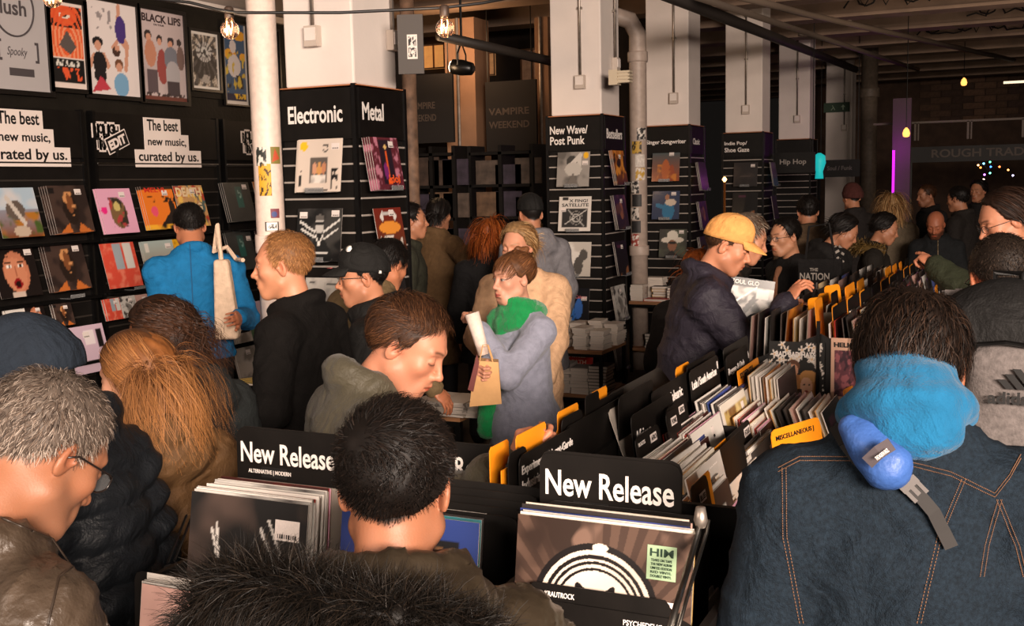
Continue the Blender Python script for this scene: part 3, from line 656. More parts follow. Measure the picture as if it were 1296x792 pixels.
def tower(cx, cy, label, t1, t2, zl=.35, two=True, zt=2.49):
    """slat display clad round the pillar; header boards with lettering"""
    t = thing('display_tower', label, 'display stand', (cx, cy, 0)); F = face_frame((-PW, 0, 0), (1, 0, 0), (0, 0, 1)); R = face_frame((0, 0, 0), (0, 1, 0), (0, 0, 1))
    core = MB().bx((-PW, .0, 0), (0, PW, zt-.01)); core.build('carcass', BLACK, t)
    for M, tx in ((F, t1), (R, t2)):
        z = zl
        while z < zt-.36: slat(t, M, PW, z); z += .102
        hb = link('header_board', MB().box((PW/2, zt-.16, .012), (PW-.01, .3, .012)).mesh('header_board'), CARD, t); hb.matrix_local = M
        for x in (.004, PW-.008):
            e = link('edge_strip', MB().box((x+.002, zt-.16, .019), (.004, .27, .004)).mesh('edge_strip'), STEEL if x > .1 else DARKM, t); e.matrix_local = M
        if tx:
            for (s, x, y, w, h) in tx: text(s, hb, Matrix.Identity(4), x, zt-.31+y, w, h, out=.0195, bold=.022)
    for (x, y) in ((-PW-.01, -.01), (.0, -.022), (.012, PW)):
        MB().bx((x-.012, y-.012, 0), (x+.014, y+.014, zt+.01)).build('corner_post', DARKM, t)
    MB().bx((-PW-.02, -.02, zt), (.02, PW, zt+.006)).build('top_trim', mat('copper_trim', (190, 120, 80), .4), t)
    return t
P1 = (-3.58, 5.57); P2 = (-3.45, 9.42); P3 = (-3.36, 11.95); P4 = (-3.12, 14.6); P5 = (-3.1, 18.0); P6 = (-3.0, 22.0)
pillar(*P1, 'white square pillar above the Electronic and Metal record display', [('f', .23, 2.83), ('s', .42, 2.83)])
pillar(*P2, 'white square pillar above the New Wave and Bestsellers display', [('f', .30, 2.83), ('s', .32, 3.0)])
pillar(*P3, 'white square pillar above the Singer Songwriter display', [('f', .33, 2.83)])
pillar(*P4, 'dim white pillar above the Indie Pop display', [('f', .28, 2.83)])
pillar(*P5, 'dim white pillar above the Hip Hop display', [('f', .3, 2.85)])
p6 = pillar(*P6, 'dark narrow pillar carrying the green exit sign', [('f', .35, 2.85)], zb=0)
tower(*P1, 'black slat display signed Electronic and Metal round the first pillar', [('Electronic', .055, .1, .39, .105)], [('Metal', .035, .11, .24, .105)])
tower(*P2, 'black slat display signed New Wave Post Punk and Bestsellers', [('New Wave/', .02, .15, .37, .075), ('Post Punk', .02, .055, .34, .075)], [('Bestsellers', .04, .1, .42, .09)])
tower(*P3, 'black slat display signed Singer Songwriter', [('Singer Songwriter', .03, .1, .46, .06)], [('Classic', .05, .1, .28, .07)])
tower(*P4, 'black slat display signed Indie Pop Shoe Gaze', [('Indie Pop/', .02, .14, .3, .06), ('Shoe Gaze', .02, .06, .33, .06)], None)
tower(*P5, 'black slat display signed Hip Hop in the gloom', None, None)
hh = thing('hanging_sign', 'black board lettered Hip Hop before the fifth pillar', 'sign', W(1001, 206, 15.2)); [MB().bx((x_, 0, .14), (x_+.01, .01, 2.05)).build('hanger', DARKM, hh) for x_ in (-.3, .29)]; MB().bx((-.33, -.01, -.14), (.33, .01, .14)).build('board', CARD, hh); text('Hip Hop', hh, face_frame((-.33, -.011, -.14), (1, 0, 0), (0, 0, 1)), .18, .1, .36, .09, mat('grey_lettering', (150, 142, 136), .6))
hh = thing('hanging_sign', 'faint black board lettered Soul Funk at the back', 'sign', W(1062, 213, 18)); [MB().bx((x_, 0, .14), (x_+.01, .01, 2.1)).build('hanger', DARKM, hh) for x_ in (-.3, .29)]; MB().bx((-.33, -.01, -.14), (.33, .01, .14)).build('board', CARD, hh); text('Soul / Funk', hh, face_frame((-.33, -.011, -.14), (1, 0, 0), (0, 0, 1)), .14, .11, .4, .07, mat('faint_lettering', (90, 84, 80), .6))
ex = thing('exit_sign', 'green and white exit arrow sign on the dark pillar', 'sign', (P6[0]-.3, P6[1]-.03, 3.2)); MB().bx((-.24, -.01, -.09), (.24, .015, .09)).build('plate', mat('exit_green', (40, 70, 48), .5), ex)
eb = MB(); eb.prism([(.08, 0), (.12, .05), (.16, 0), (.13, 0), (.13, -.05), (.11, -.05), (.11, 0)], lambda u, v, w: (u, -.012-w, v), .004); eb.build('arrow', mat('exit_white', (170, 190, 165), .5), ex)
eb = MB(); eb.tube([(-.1, -.014, -.05), (-.06, -.014, 0), (-.08, -.014, .04)], .008, 5); eb.tube([(-.06, -.014, 0), (-.03, -.014, -.05)], .008, 5); eb.build('running_figure', MATS['exit_white'], ex)
# pillar fittings
bx = thing('bulkhead_lamp', 'cream bulkhead light fitting on the side of the second pillar', 'light', W(778, 99, 9.6)); MB().bx((-.04, -.05, -.06), (.04, .05, .07)).build('back_box', mat('cream_plastic', (205, 190, 165), .5), bx)
b = MB(); 
for k in range(4): b.bx((.04, -.045, -.045+k*.028), (.15, .045, -.027+k*.028))
b.bx((.03, -.03, -.04), (.13, .03, .05)); b.build('ribbed_cover', MATS['cream_plastic'], bx)
bd = thing('projecting_sign', 'grey board with a small black and white print beside the first pillar', 'sign', W(505, 60, 6.6)); Mb = face_frame(W(505, 93, 6.45)-W(505, 60, 6.6), (.93, .36, 0), (0, 0, 1))
o = link('board', MB().box((.075, .165, 0), (.15, .34, .02)).mesh('board'), mat('mid_grey_board', (74, 68, 64), .6), bd); o.matrix_local = Mb
o = link('printed_card', print_mesh([('fill', (226, 214, 206)), ('noise', (30, 28, 28), 9, .5, .05, (.1, .08, .9, .92)), ('rect', (226, 214, 206), .47, 0, .53, 1), ('rect', (226, 214, 206), 0, .47, 1, .52)], .06, .14, 14, 4), PAPER, bd); o.matrix_local = Mb @ Matrix.Translation((.055, .08, .012))
# ---------------------------------------------------------------- pipes
def pipe(label, pts, r, m, clips=(), cat='pipe', seg=14):
    c = Vector(pts[0]); t = thing('pipe', label, cat, c); MB().tube([Vector(p)-c for p in pts], r, seg).build('tube', m, t, True)
    for q, rr, h in clips: MB().lathe([(rr*.98, -h), (rr, -h*.7), (rr, h*.7), (rr*.98, h)], 18, Matrix.Translation(Vector(q)-c)).build('collar', m, t, True)
    return t
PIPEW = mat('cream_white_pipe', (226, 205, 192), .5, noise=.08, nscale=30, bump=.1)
base = W(343, 290, 6.0); px_, py_ = base.x, base.y
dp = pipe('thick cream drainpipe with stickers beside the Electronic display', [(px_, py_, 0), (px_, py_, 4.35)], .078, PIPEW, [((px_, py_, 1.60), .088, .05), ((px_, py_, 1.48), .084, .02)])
for (name, a, z, w, h, ops) in (('sticker', .45, 2.02, .06, .1, [('fill', (40, 44, 40)), ('noise', (215, 210, 200), 5, .5, .1)]), ('sticker', .25, 1.86, .07, .17, [('fill', (214, 160, 40)), ('noise', (60, 40, 20), 9, .62, .05)]),
        ('sticker', -.35, 1.74, .05, .05, [('fill', (120, 60, 70)), ('ell', (70, 80, 130), .4, .4, .3, .3)]), ('sticker', -.1, 1.67, .075, .05, [('fill', (240, 235, 228)), ('rect', (20, 20, 20), 0, 0, .07, 1), ('rect', (20, 20, 20), .93, 0, 1, 1), ('rect', (20, 20, 20), 0, 0, 1, .1), ('rect', (20, 20, 20), 0, .9, 1, 1), ('noise', (20, 20, 20), 10, .5, .02, (.15, .25, .85, .75))]),
        ('sticker', -.6, 2.03, .06, .09, [('fill', (130, 120, 60)), ('tri', (190, 80, 50), (.1, .1), (.9, .3), (.4, .9))])):
    me = print_mesh(ops, w, h, 16, 5); v = np.empty(len(me.vertices)*3, np.float32); me.vertices.foreach_get('co', v); v = v.reshape(-1, 3); R = .0795; th = v[:, 0]/R
    v2 = np.stack([R*np.sin(th), -R*np.cos(th), v[:, 1]], -1); me.vertices.foreach_set('co', v2.ravel().astype(np.float32)); o = link(name, me, PAPER, dp); o.rotation_euler = (0, 0, math.radians(25)-a-w/2/R+.2); o.location = (0, 0, z)
b2 = W(808, 200, 10.9)
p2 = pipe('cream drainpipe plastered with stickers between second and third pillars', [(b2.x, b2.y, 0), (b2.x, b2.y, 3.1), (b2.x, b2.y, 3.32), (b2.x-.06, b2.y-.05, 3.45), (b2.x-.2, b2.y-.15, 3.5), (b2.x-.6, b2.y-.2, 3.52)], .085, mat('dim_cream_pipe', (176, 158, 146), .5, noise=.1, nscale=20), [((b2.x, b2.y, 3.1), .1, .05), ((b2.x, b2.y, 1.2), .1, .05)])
for k in range(9):
    r_ = random.Random(k); me = print_mesh([('fill', r_.choice([(200, 190, 180), (40, 36, 36), (190, 150, 60), (150, 60, 50)])), ('noise', r_.choice([(30, 30, 30), (220, 210, 200)]), 6, .5, .1)], .1, .12, 12, k)
    v = np.empty(len(me.vertices)*3, np.float32); me.vertices.foreach_get('co', v); v = v.reshape(-1, 3); R = .0868; th = v[:, 0]/R; v2 = np.stack([R*np.sin(th), -R*np.cos(th), v[:, 1]], -1); me.vertices.foreach_set('co', v2.ravel().astype(np.float32))
    o = link('sticker', me, PAPER, p2); o.rotation_euler = (0, 0, r_.uniform(-.9, .2)); o.location = (0, 0, 1.25+k*.13)
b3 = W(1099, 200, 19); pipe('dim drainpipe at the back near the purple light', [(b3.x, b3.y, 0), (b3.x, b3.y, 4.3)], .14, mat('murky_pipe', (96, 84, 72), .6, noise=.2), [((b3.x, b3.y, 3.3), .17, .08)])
pipe('long pale ceiling conduit crossing to the upper right', [W(900, -14, 9), W(1020, 18, 12), W(1283, 76, 18)], .035, mat('dusty_pipe', (120, 104, 90), .6), [(W(1073, 29, 13.2), .05, .03), (W(1156, 48, 15.1), .05, .03), (W(1222, 63, 16.7), .05, .03)], seg=10)
pipe('thinner ceiling conduit below the long pale one', [W(870, -8, 8.5), W(1162, 88, 17)], .03, mat('dusty_dark_pipe', (84, 72, 62), .6), [(W(1015, 42, 12.4), .045, .03)], seg=10)
pipe('dark steel ceiling girder running over the third pillar', [W(840, -8, 9), W(1083, 88, 19)], .06, mat('dark_girder', (40, 34, 30), .6), seg=6)
pipe('dark lighting bar crossing behind the hanging bulb', [W(555, 45, 9.5), W(700, 78, 10.5)], .045, mat('dark_girder', (40, 34, 30), .6), seg=8)
# ---------------------------------------------------------------- painted scrawl on the far beams
scr = MB(); r_ = random.Random(5)
for (x0, x1, y) in ((-2.2, 1.2, 15.2), (-.8, 2.4, 16.95), (-1.6, 1.2, 18.7)):
    n = 26; pts = []
    for k in range(n+1): pts.append((x0+(x1-x0)*k/n, y-.075, 4.02+(.28 if k % 2 else .03)*r_.random()+.02))
    scr.tube(pts, .014, 4)
    for k in range(6): c = x0+(x1-x0)*(k+.5)/6; scr.tube([(c+.12*math.cos(a), y-.075, 4.17+.1*math.sin(a)) for a in np.linspace(0, 6.3, 9)], .012, 4)
scr.build('painted_scrawl', mat('black_scrawl', (26, 22, 20), .7), cl)
# ---------------------------------------------------------------- string lights
cb = tag(MB().tube([W(*p) for p in ((40, -8, 4.4), (150, -6, 4.35), (240, 3, 4.35), (275, 12, 4.35), (300, 16, 4.35), (430, 16, 4.4), (560, 10, 4.45), (610, 4, 4.5), (680, -10, 4.6))], .006, 6).build('festoon_cable', mat('black_cable', (22, 20, 20), .5), None, True), 'black festoon cable looping across the top of the picture', 'cable')
GLASS = mat('bulb_glass', (255, 214, 190), .02, trans=.96, coat=.3); FIL = mat('glowing_filament', (255, 196, 130), .5, emit=14)
for lab, px, py in (('clear festoon bulb cut off at the top left over the tall orange poster', 66, -2), ('clear festoon bulb hanging above the small framed print', 291, 38), ('clear festoon bulb hanging right of the projecting grey sign', 563, 36)):
    c = W(px, py, 4.4); t = thing('festoon_bulb', lab, 'light', c); MB().lathe([(.017, .045), (.019, .05), (.019, .085), (.012, .092)], 14).build('lamp_holder', mat('bulb_socket', (62, 48, 40), .5), t, True)
    prof = [(.037*math.sin(a), -.037*math.cos(a)) for a in np.linspace(.05, 2.6, 14)]+[(.015, .045)]; MB().lathe(prof, 20).build('glass_globe', GLASS, t, True)
    MB().tube([(-.008, 0, .03), (-.01, 0, -.012), (-.003, 0, .012), (.003, 0, -.014), (.01, 0, .014), (.008, 0, .03)], .0016, 6).build('filament', FIL, t)
    l = bpy.data.lights.new('bulb_light', 'POINT'); l.energy = 1.2; l.color = (1, .7, .45); l.shadow_soft_size = .03; lo = bpy.data.objects.new('bulb_light', l); COL.objects.link(lo); lo.location = c+Vector((0, -.06, -.01))
# ---------------------------------------------------------------- dim rooms behind the first two pillars
def flatbox(name, lab, cat, px0, py0, px1, py1, d, m, th=.04, kids=()):
    a = W(px0, py1, d); q = W(px1, py0, d); y = (a.y+q.y)/2; A = ony(px0, py1, y); B = ony(px1, py0, y); t = thing(name, lab, cat, (A.x, y, A.z)); w, h = B.x-A.x, B.z-A.z
    MB().bx((0, 0, 0), (w, th, h)).build('board', m, t); [(MB().bx((x_, 0, h), (x_+.01, .01, 3.97-A.z)).build('hanger', DARKM, t) if px0 < 1100 else MB().bx((x_, 0, -A.z), (x_+.05, .05, 0)).build('post', DARKM, t)) for x_ in (.03, w-.06)]; return t, face_frame((0, -.001, 0), (1, 0, 0), (0, 0, 1)), w, h
FAINT = mat('brown_banner_lettering', (84, 70, 60), .7)  # plain brown lettering, close in tone to the banner cloth
t, M, w, h = flatbox('banner', 'tall dark banner lettered Vampire Weekend between back pillars', 'banner', 616, 100, 678, 192, 13.2, mat('banner_cloth', (30, 24, 20), .8)); text('VAMPIRE', t, M, w*.06, h*.52, w*.8, h*.1, FAINT); text('WEEKEND', t, M, w*.06, h*.33, w*.8, h*.1, FAINT)
t, M, w, h = flatbox('banner', 'tall dark banner with cut off words at far left of back room', 'banner', 519, 92, 572, 182, 13.0, MATS['banner_cloth']); text('VAMPIRE', t, M, w*-.0, h*.5, w*.6, h*.1, FAINT); text('WEEKEND', t, M, w*.0, h*.32, w*.62, h*.1, FAINT)
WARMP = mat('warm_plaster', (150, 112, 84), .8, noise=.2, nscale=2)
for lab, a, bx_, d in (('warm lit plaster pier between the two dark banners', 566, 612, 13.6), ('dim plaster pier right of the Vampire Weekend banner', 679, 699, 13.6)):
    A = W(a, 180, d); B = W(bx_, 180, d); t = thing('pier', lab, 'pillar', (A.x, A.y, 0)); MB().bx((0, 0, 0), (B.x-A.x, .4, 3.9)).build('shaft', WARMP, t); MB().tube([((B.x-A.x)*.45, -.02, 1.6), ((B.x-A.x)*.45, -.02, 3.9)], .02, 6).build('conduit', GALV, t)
A = W(518, 110, 9.0); pipe('slim mottled post just right of the Metal display', [(A.x, A.y, 0), (A.x, A.y, 4.0)], .06, mat('mottled_post', (110, 84, 66), .7, noise=.5, nscale=12))
for lab, x0, y0, x1, y1, d, c, e in (('glowing window of the lit upstairs office with orange blind', 536, 55, 563, 88, 14.2, (255, 170, 90), .5), ('narrow lit window right of the hanging spotlight', 613, 66, 626, 96, 14.2, (240, 170, 110), .22), ('pale ceiling panel with a painted warm glow over the Vampire banner', 660, 60, 690, 105, 14.3, (190, 140, 105), .1)):
    A = ony(x0, y1, 14.5); B = ony(x1, y0, 14.5); t = thing('window_or_glow_panel', lab, 'window', (A.x, 14.5, A.z)); w, h = B.x-A.x, B.z-A.z
    MB().bx((0, 0, 0), (w, .03, h)).build('pane', mat('glow_pane_%d' % x0, c, .5, emit=e, rgb2=(120, 60, 24), nscale=7), t)  # the ceiling panel is no lamp; its faint glow stands in for caught light
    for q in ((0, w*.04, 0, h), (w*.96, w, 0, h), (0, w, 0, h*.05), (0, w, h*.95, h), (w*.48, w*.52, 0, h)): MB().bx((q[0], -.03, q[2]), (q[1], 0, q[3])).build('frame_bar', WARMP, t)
c = W(572, 84, 9.8); t = thing('spotlight', 'lit theatre spotlight hanging from the dark bar', 'light', c)
MB().lathe([(.05, 0), (.065, .01), (.07, .1), (.055, .2), (.03, .22)], 16, Matrix.Rotation(math.radians(100), 4, 'Y') @ Matrix.Rotation(0, 4, 'X')).build('housing', DARKM, t, True)
MB().lathe([(.052, -.004), (.052, .004)], 16, Matrix.Rotation(math.radians(100), 4, 'Y')).build('lens', mat('spot_lens', (255, 226, 190), .5, emit=9), t)
MB().tube([(.1, -.08, 0), (.1, -.08, .1), (.1, 0, .2), (.1, .08, .1), (.1, .08, 0)], .008, 6).tube([(.1, 0, .2), (.1, 0, 4.0-c.z)], .012, 6).build('yoke', DARKM, t)
l = bpy.data.lights.new('spot_glow', 'POINT'); l.energy = 14; l.color = (1, .62, .34); l.shadow_soft_size = .1; lo = bpy.data.objects.new('spot_glow', l); COL.objects.link(lo); lo.location = c+Vector((-.25, -.3, -.05))
l = bpy.data.lights.new('office_glow', 'POINT'); l.energy = 30; l.color = (1, .6, .32); l.shadow_soft_size = .3; lo = bpy.data.objects.new('office_glow', l); COL.objects.link(lo); lo.location = W(560, 60, 12.8)
# shelving in the dim room: uprights, boards and rows of sleeves seen end on
for lab, x0, x1, d in (('dark wall shelving behind the brown coated shopper', 520, 590, 11.8), ('dark wall shelving left of the New Wave display', 596, 690, 11.8)):
    A = W(x0, 300, d); B = W(x1, 300, d); w = B.x-A.x; t = thing('shelf_unit', lab, 'shelves', (A.x, A.y, 0))
    for k in range(6): MB().bx((0, 0, .5+k*.34), (w, .35, .53+k*.34)).build('shelf', BLACK, t)
    for x in (0, w/2, w): MB().bx((x-.02, 0, 0), (x+.02, .35, 2.3)).build('upright', BLACK, t)
    rr = random.Random(int(x0))
    for k in range(1, 6):
        for j in range(3):
            ci = rr.randrange(5); c = [(92, 70, 52), (58, 44, 36), (74, 62, 54), (48, 40, 52), (110, 84, 50)][ci]; cn = ['brown', 'dark brown', 'grey brown', 'violet grey', 'ochre'][ci]; xx = w*(.08+j*.32); hgt = rr.uniform(.2, .3)
            o = MB().bx((0, 0, 0), (.3, .02, hgt)).build('record_sleeve', mat('dim_sleeve_%d%d%d' % c, c, .6, noise=.4, nscale=12)); o.location = (A.x+xx, A.y-.02+.06, .53+k*.34-.34+.001); tag(o, 'dim %s record on the shelving %s, shelf %d' % (cn, 'behind the tweed coat' if x0 < 560 else 'left of the New Wave display', k), 'record', 'back shelving %s %s %d' % ('left' if x0 < 560 else 'right', cn, k))
# far right: fascia sign, trusses, coloured lights, car
t, M, w, h = flatbox('fascia_sign', 'long dark fascia board lettered Rough Trade Essentials at the far end', 'sign', 1148, 178, 1420, 206, 17.5, mat('fascia_black', (22, 19, 18), .6)); x0 = ony(1179, 193, t.location.y).x-t.location.x; text('ROUGH TRADE ESSENTIALS', t, M, x0, h*.28, 2.66, .135, mat('fascia_lettering', (84, 72, 64), .6))
t = thing('truss', 'dark lattice girder above the far fascia board', 'girder', ony(1158, 178, 17.6))
for k in range(4):
    x = k*.73; MB().bx((x-.015, 0, 0), (x+.015, .03, .26)).bx((x+.035, 0, 0), (x+.055, .03, .26)).build('upright', mat('truss_grey', (90, 78, 68), .6), t)
MB().bx((-.6, 0, .25), (4, .04, .28)).build('rail', MATS['truss_grey'], t)
for k, (px, py, c) in enumerate(((1245, 207, (120, 220, 255)), (1253, 205, (90, 220, 160)), (1241, 212, (255, 150, 60)), (1254, 211, (60, 130, 255)), (1253, 219, (110, 230, 200)), (1245, 227, (255, 210, 190)), (1246, 221, (220, 120, 255)), (1265, 211, (255, 120, 60)), (1276, 215, (255, 170, 90)), (1282, 222, (200, 190, 230)), (1238, 209, (255, 190, 120)))):
    o = MB().lathe([(.003, -.012), (.012, -.006), (.012, .006), (.003, .012)], 8).build('fairy_light', mat('fairy_%d' % k, c, .5, emit=5), None, True, W(px, py, 14.5)); tag(o, 'tiny coloured fairy light hanging below the fascia sign', 'light', 'fairy lights under the far sign')
tag(MB().tube([W(1236, 206, 14.55), W(1245, 208, 14.55), W(1252, 218, 14.55), W(1254, 204, 14.55), W(1266, 212, 14.55), W(1284, 222, 14.55)], .004, 4).build('fairy_light_wire', DARKM), 'thin wire carrying the coloured fairy lights', 'cable')
cpos = W(1282, 262, 21); t = thing('car', 'dark parked car glimpsed in the street past the coloured lights', 'car', (cpos.x, cpos.y, 0))
b = MB(); b.prism([(-.9, .35), (-.9, .95), (-.35, 1.05), (.0, 1.5), (1.0, 1.55), (1.7, 1.05), (2.0, .9), (2.0, .35)], lambda u, v, w: (u, w, v), 1.6); b.build('body', mat('car_paint', (20, 19, 22), .25, .3), t)
b = MB(); b.prism([(-.25, 1.07), (.03, 1.45), (.95, 1.48), (1.5, 1.07)], lambda u, v, w: (u, -.005-w, v), .01); b.build('side_window', mat('car_glass', (92, 92, 98), .2, emit=.02), t)
for x in (-.4, 1.4): MB().lathe([(.3, 0), (.32, .03), (.32, .15), (.3, .18)], 20, Matrix.Translation((x, .15, .33)) @ Matrix.Rotation(math.pi/2, 4, 'X')).build('wheel', DARKM, t, True)
MB().bx((-.92, .2, .7), (-.89, .45, .82)).build('headlamp', mat('headlamp', (255, 236, 215), .3, emit=1.2), t)
for lab, px, py, d, e in (('small warm pendant lamp before the purple lit panel', 1147, 167, 15, 6), ('distant ceiling lamp glowing orange at upper right', 1220, 103, 18, 5)):
    c = W(px, py, d); t = thing('pendant_lamp', lab, 'light', c); MB().lathe([(.01, .06), (.035, .03), (.05, -.02), (.04, -.06), (.015, -.07)], 14).build('shade', mat('amber_shade', (255, 168, 84), .4, emit=e*.35), t, True); MB().tube([(0, 0, .06), (0, 0, 4.3-c.z)], .006, 5).build('flex', DARKM, t)
o = tag(MB().bx((0, 0, 0), (.4, .03, .04)).build('strip_light', mat('strip_emit', (255, 225, 190), .4, emit=1.2), None, False, W(1270, 106, 19)), 'short strip light at the far upper right of the hall', 'light')
pa, pb_ = W(1128, 250, 16.2), W(1155, 160, 16.2); t = thing('purple_panel', 'brick panel lit magenta by a hidden lamp at the back', 'wall panel', (pa.x, pa.y, 0)); MB().bx((0, 0, 0), (pb_.x-pa.x, .08, 3.0)).build('panel', mat('panel_brick', (80, 62, 70), .8, bump=.3, bscale=30), t)
MB().bx((.02, -.14, 1.4), (.05, -.1, 2.25)).build('uplighter', mat('magenta_tube', (190, 20, 220), .4, emit=2.2), t)
l = bpy.data.lights.new('magenta_lamp', 'POINT'); l.energy = 3; l.color = (.75, .05, .9); l.shadow_soft_size = .05; lo = bpy.data.objects.new('magenta_lamp', l); COL.objects.link(lo); lo.location = (pa.x+.1, pa.y-.3, 2.3)
c = W(1037, 208, 15.5); t = thing('teal_poster_glow', 'teal lit poster at the back, made as a glowing lamp shape', 'light', c); MB().lathe([(.02, .16), (.08, .12), (.09, .02), (.05, -.1), (.06, -.2)], 14).build('shade', mat('teal_glow', (30, 190, 190), .5, emit=.55), t, True); MB().tube([(0, 0, -.2), (0, 0, -c.z)], .02, 6).build('stem', DARKM, t)  # stands for a teal lit poster; lamp shape and glow are made up
c = W(917, 227, 13); t = thing('small_lamp', 'tiny warm lamp glowing between third and fourth displays', 'light', c); MB().lathe([(.01, -.03), (.03, 0), (.01, .03)], 10).build('bulb', mat('tiny_warm', (255, 180, 110), .5, emit=6), t, True); MB().tube([(0, 0, -.03), (0, 0, -c.z)], .015, 6).build('stem', mat('brass_stem', (150, 90, 40), .4, .6), t)
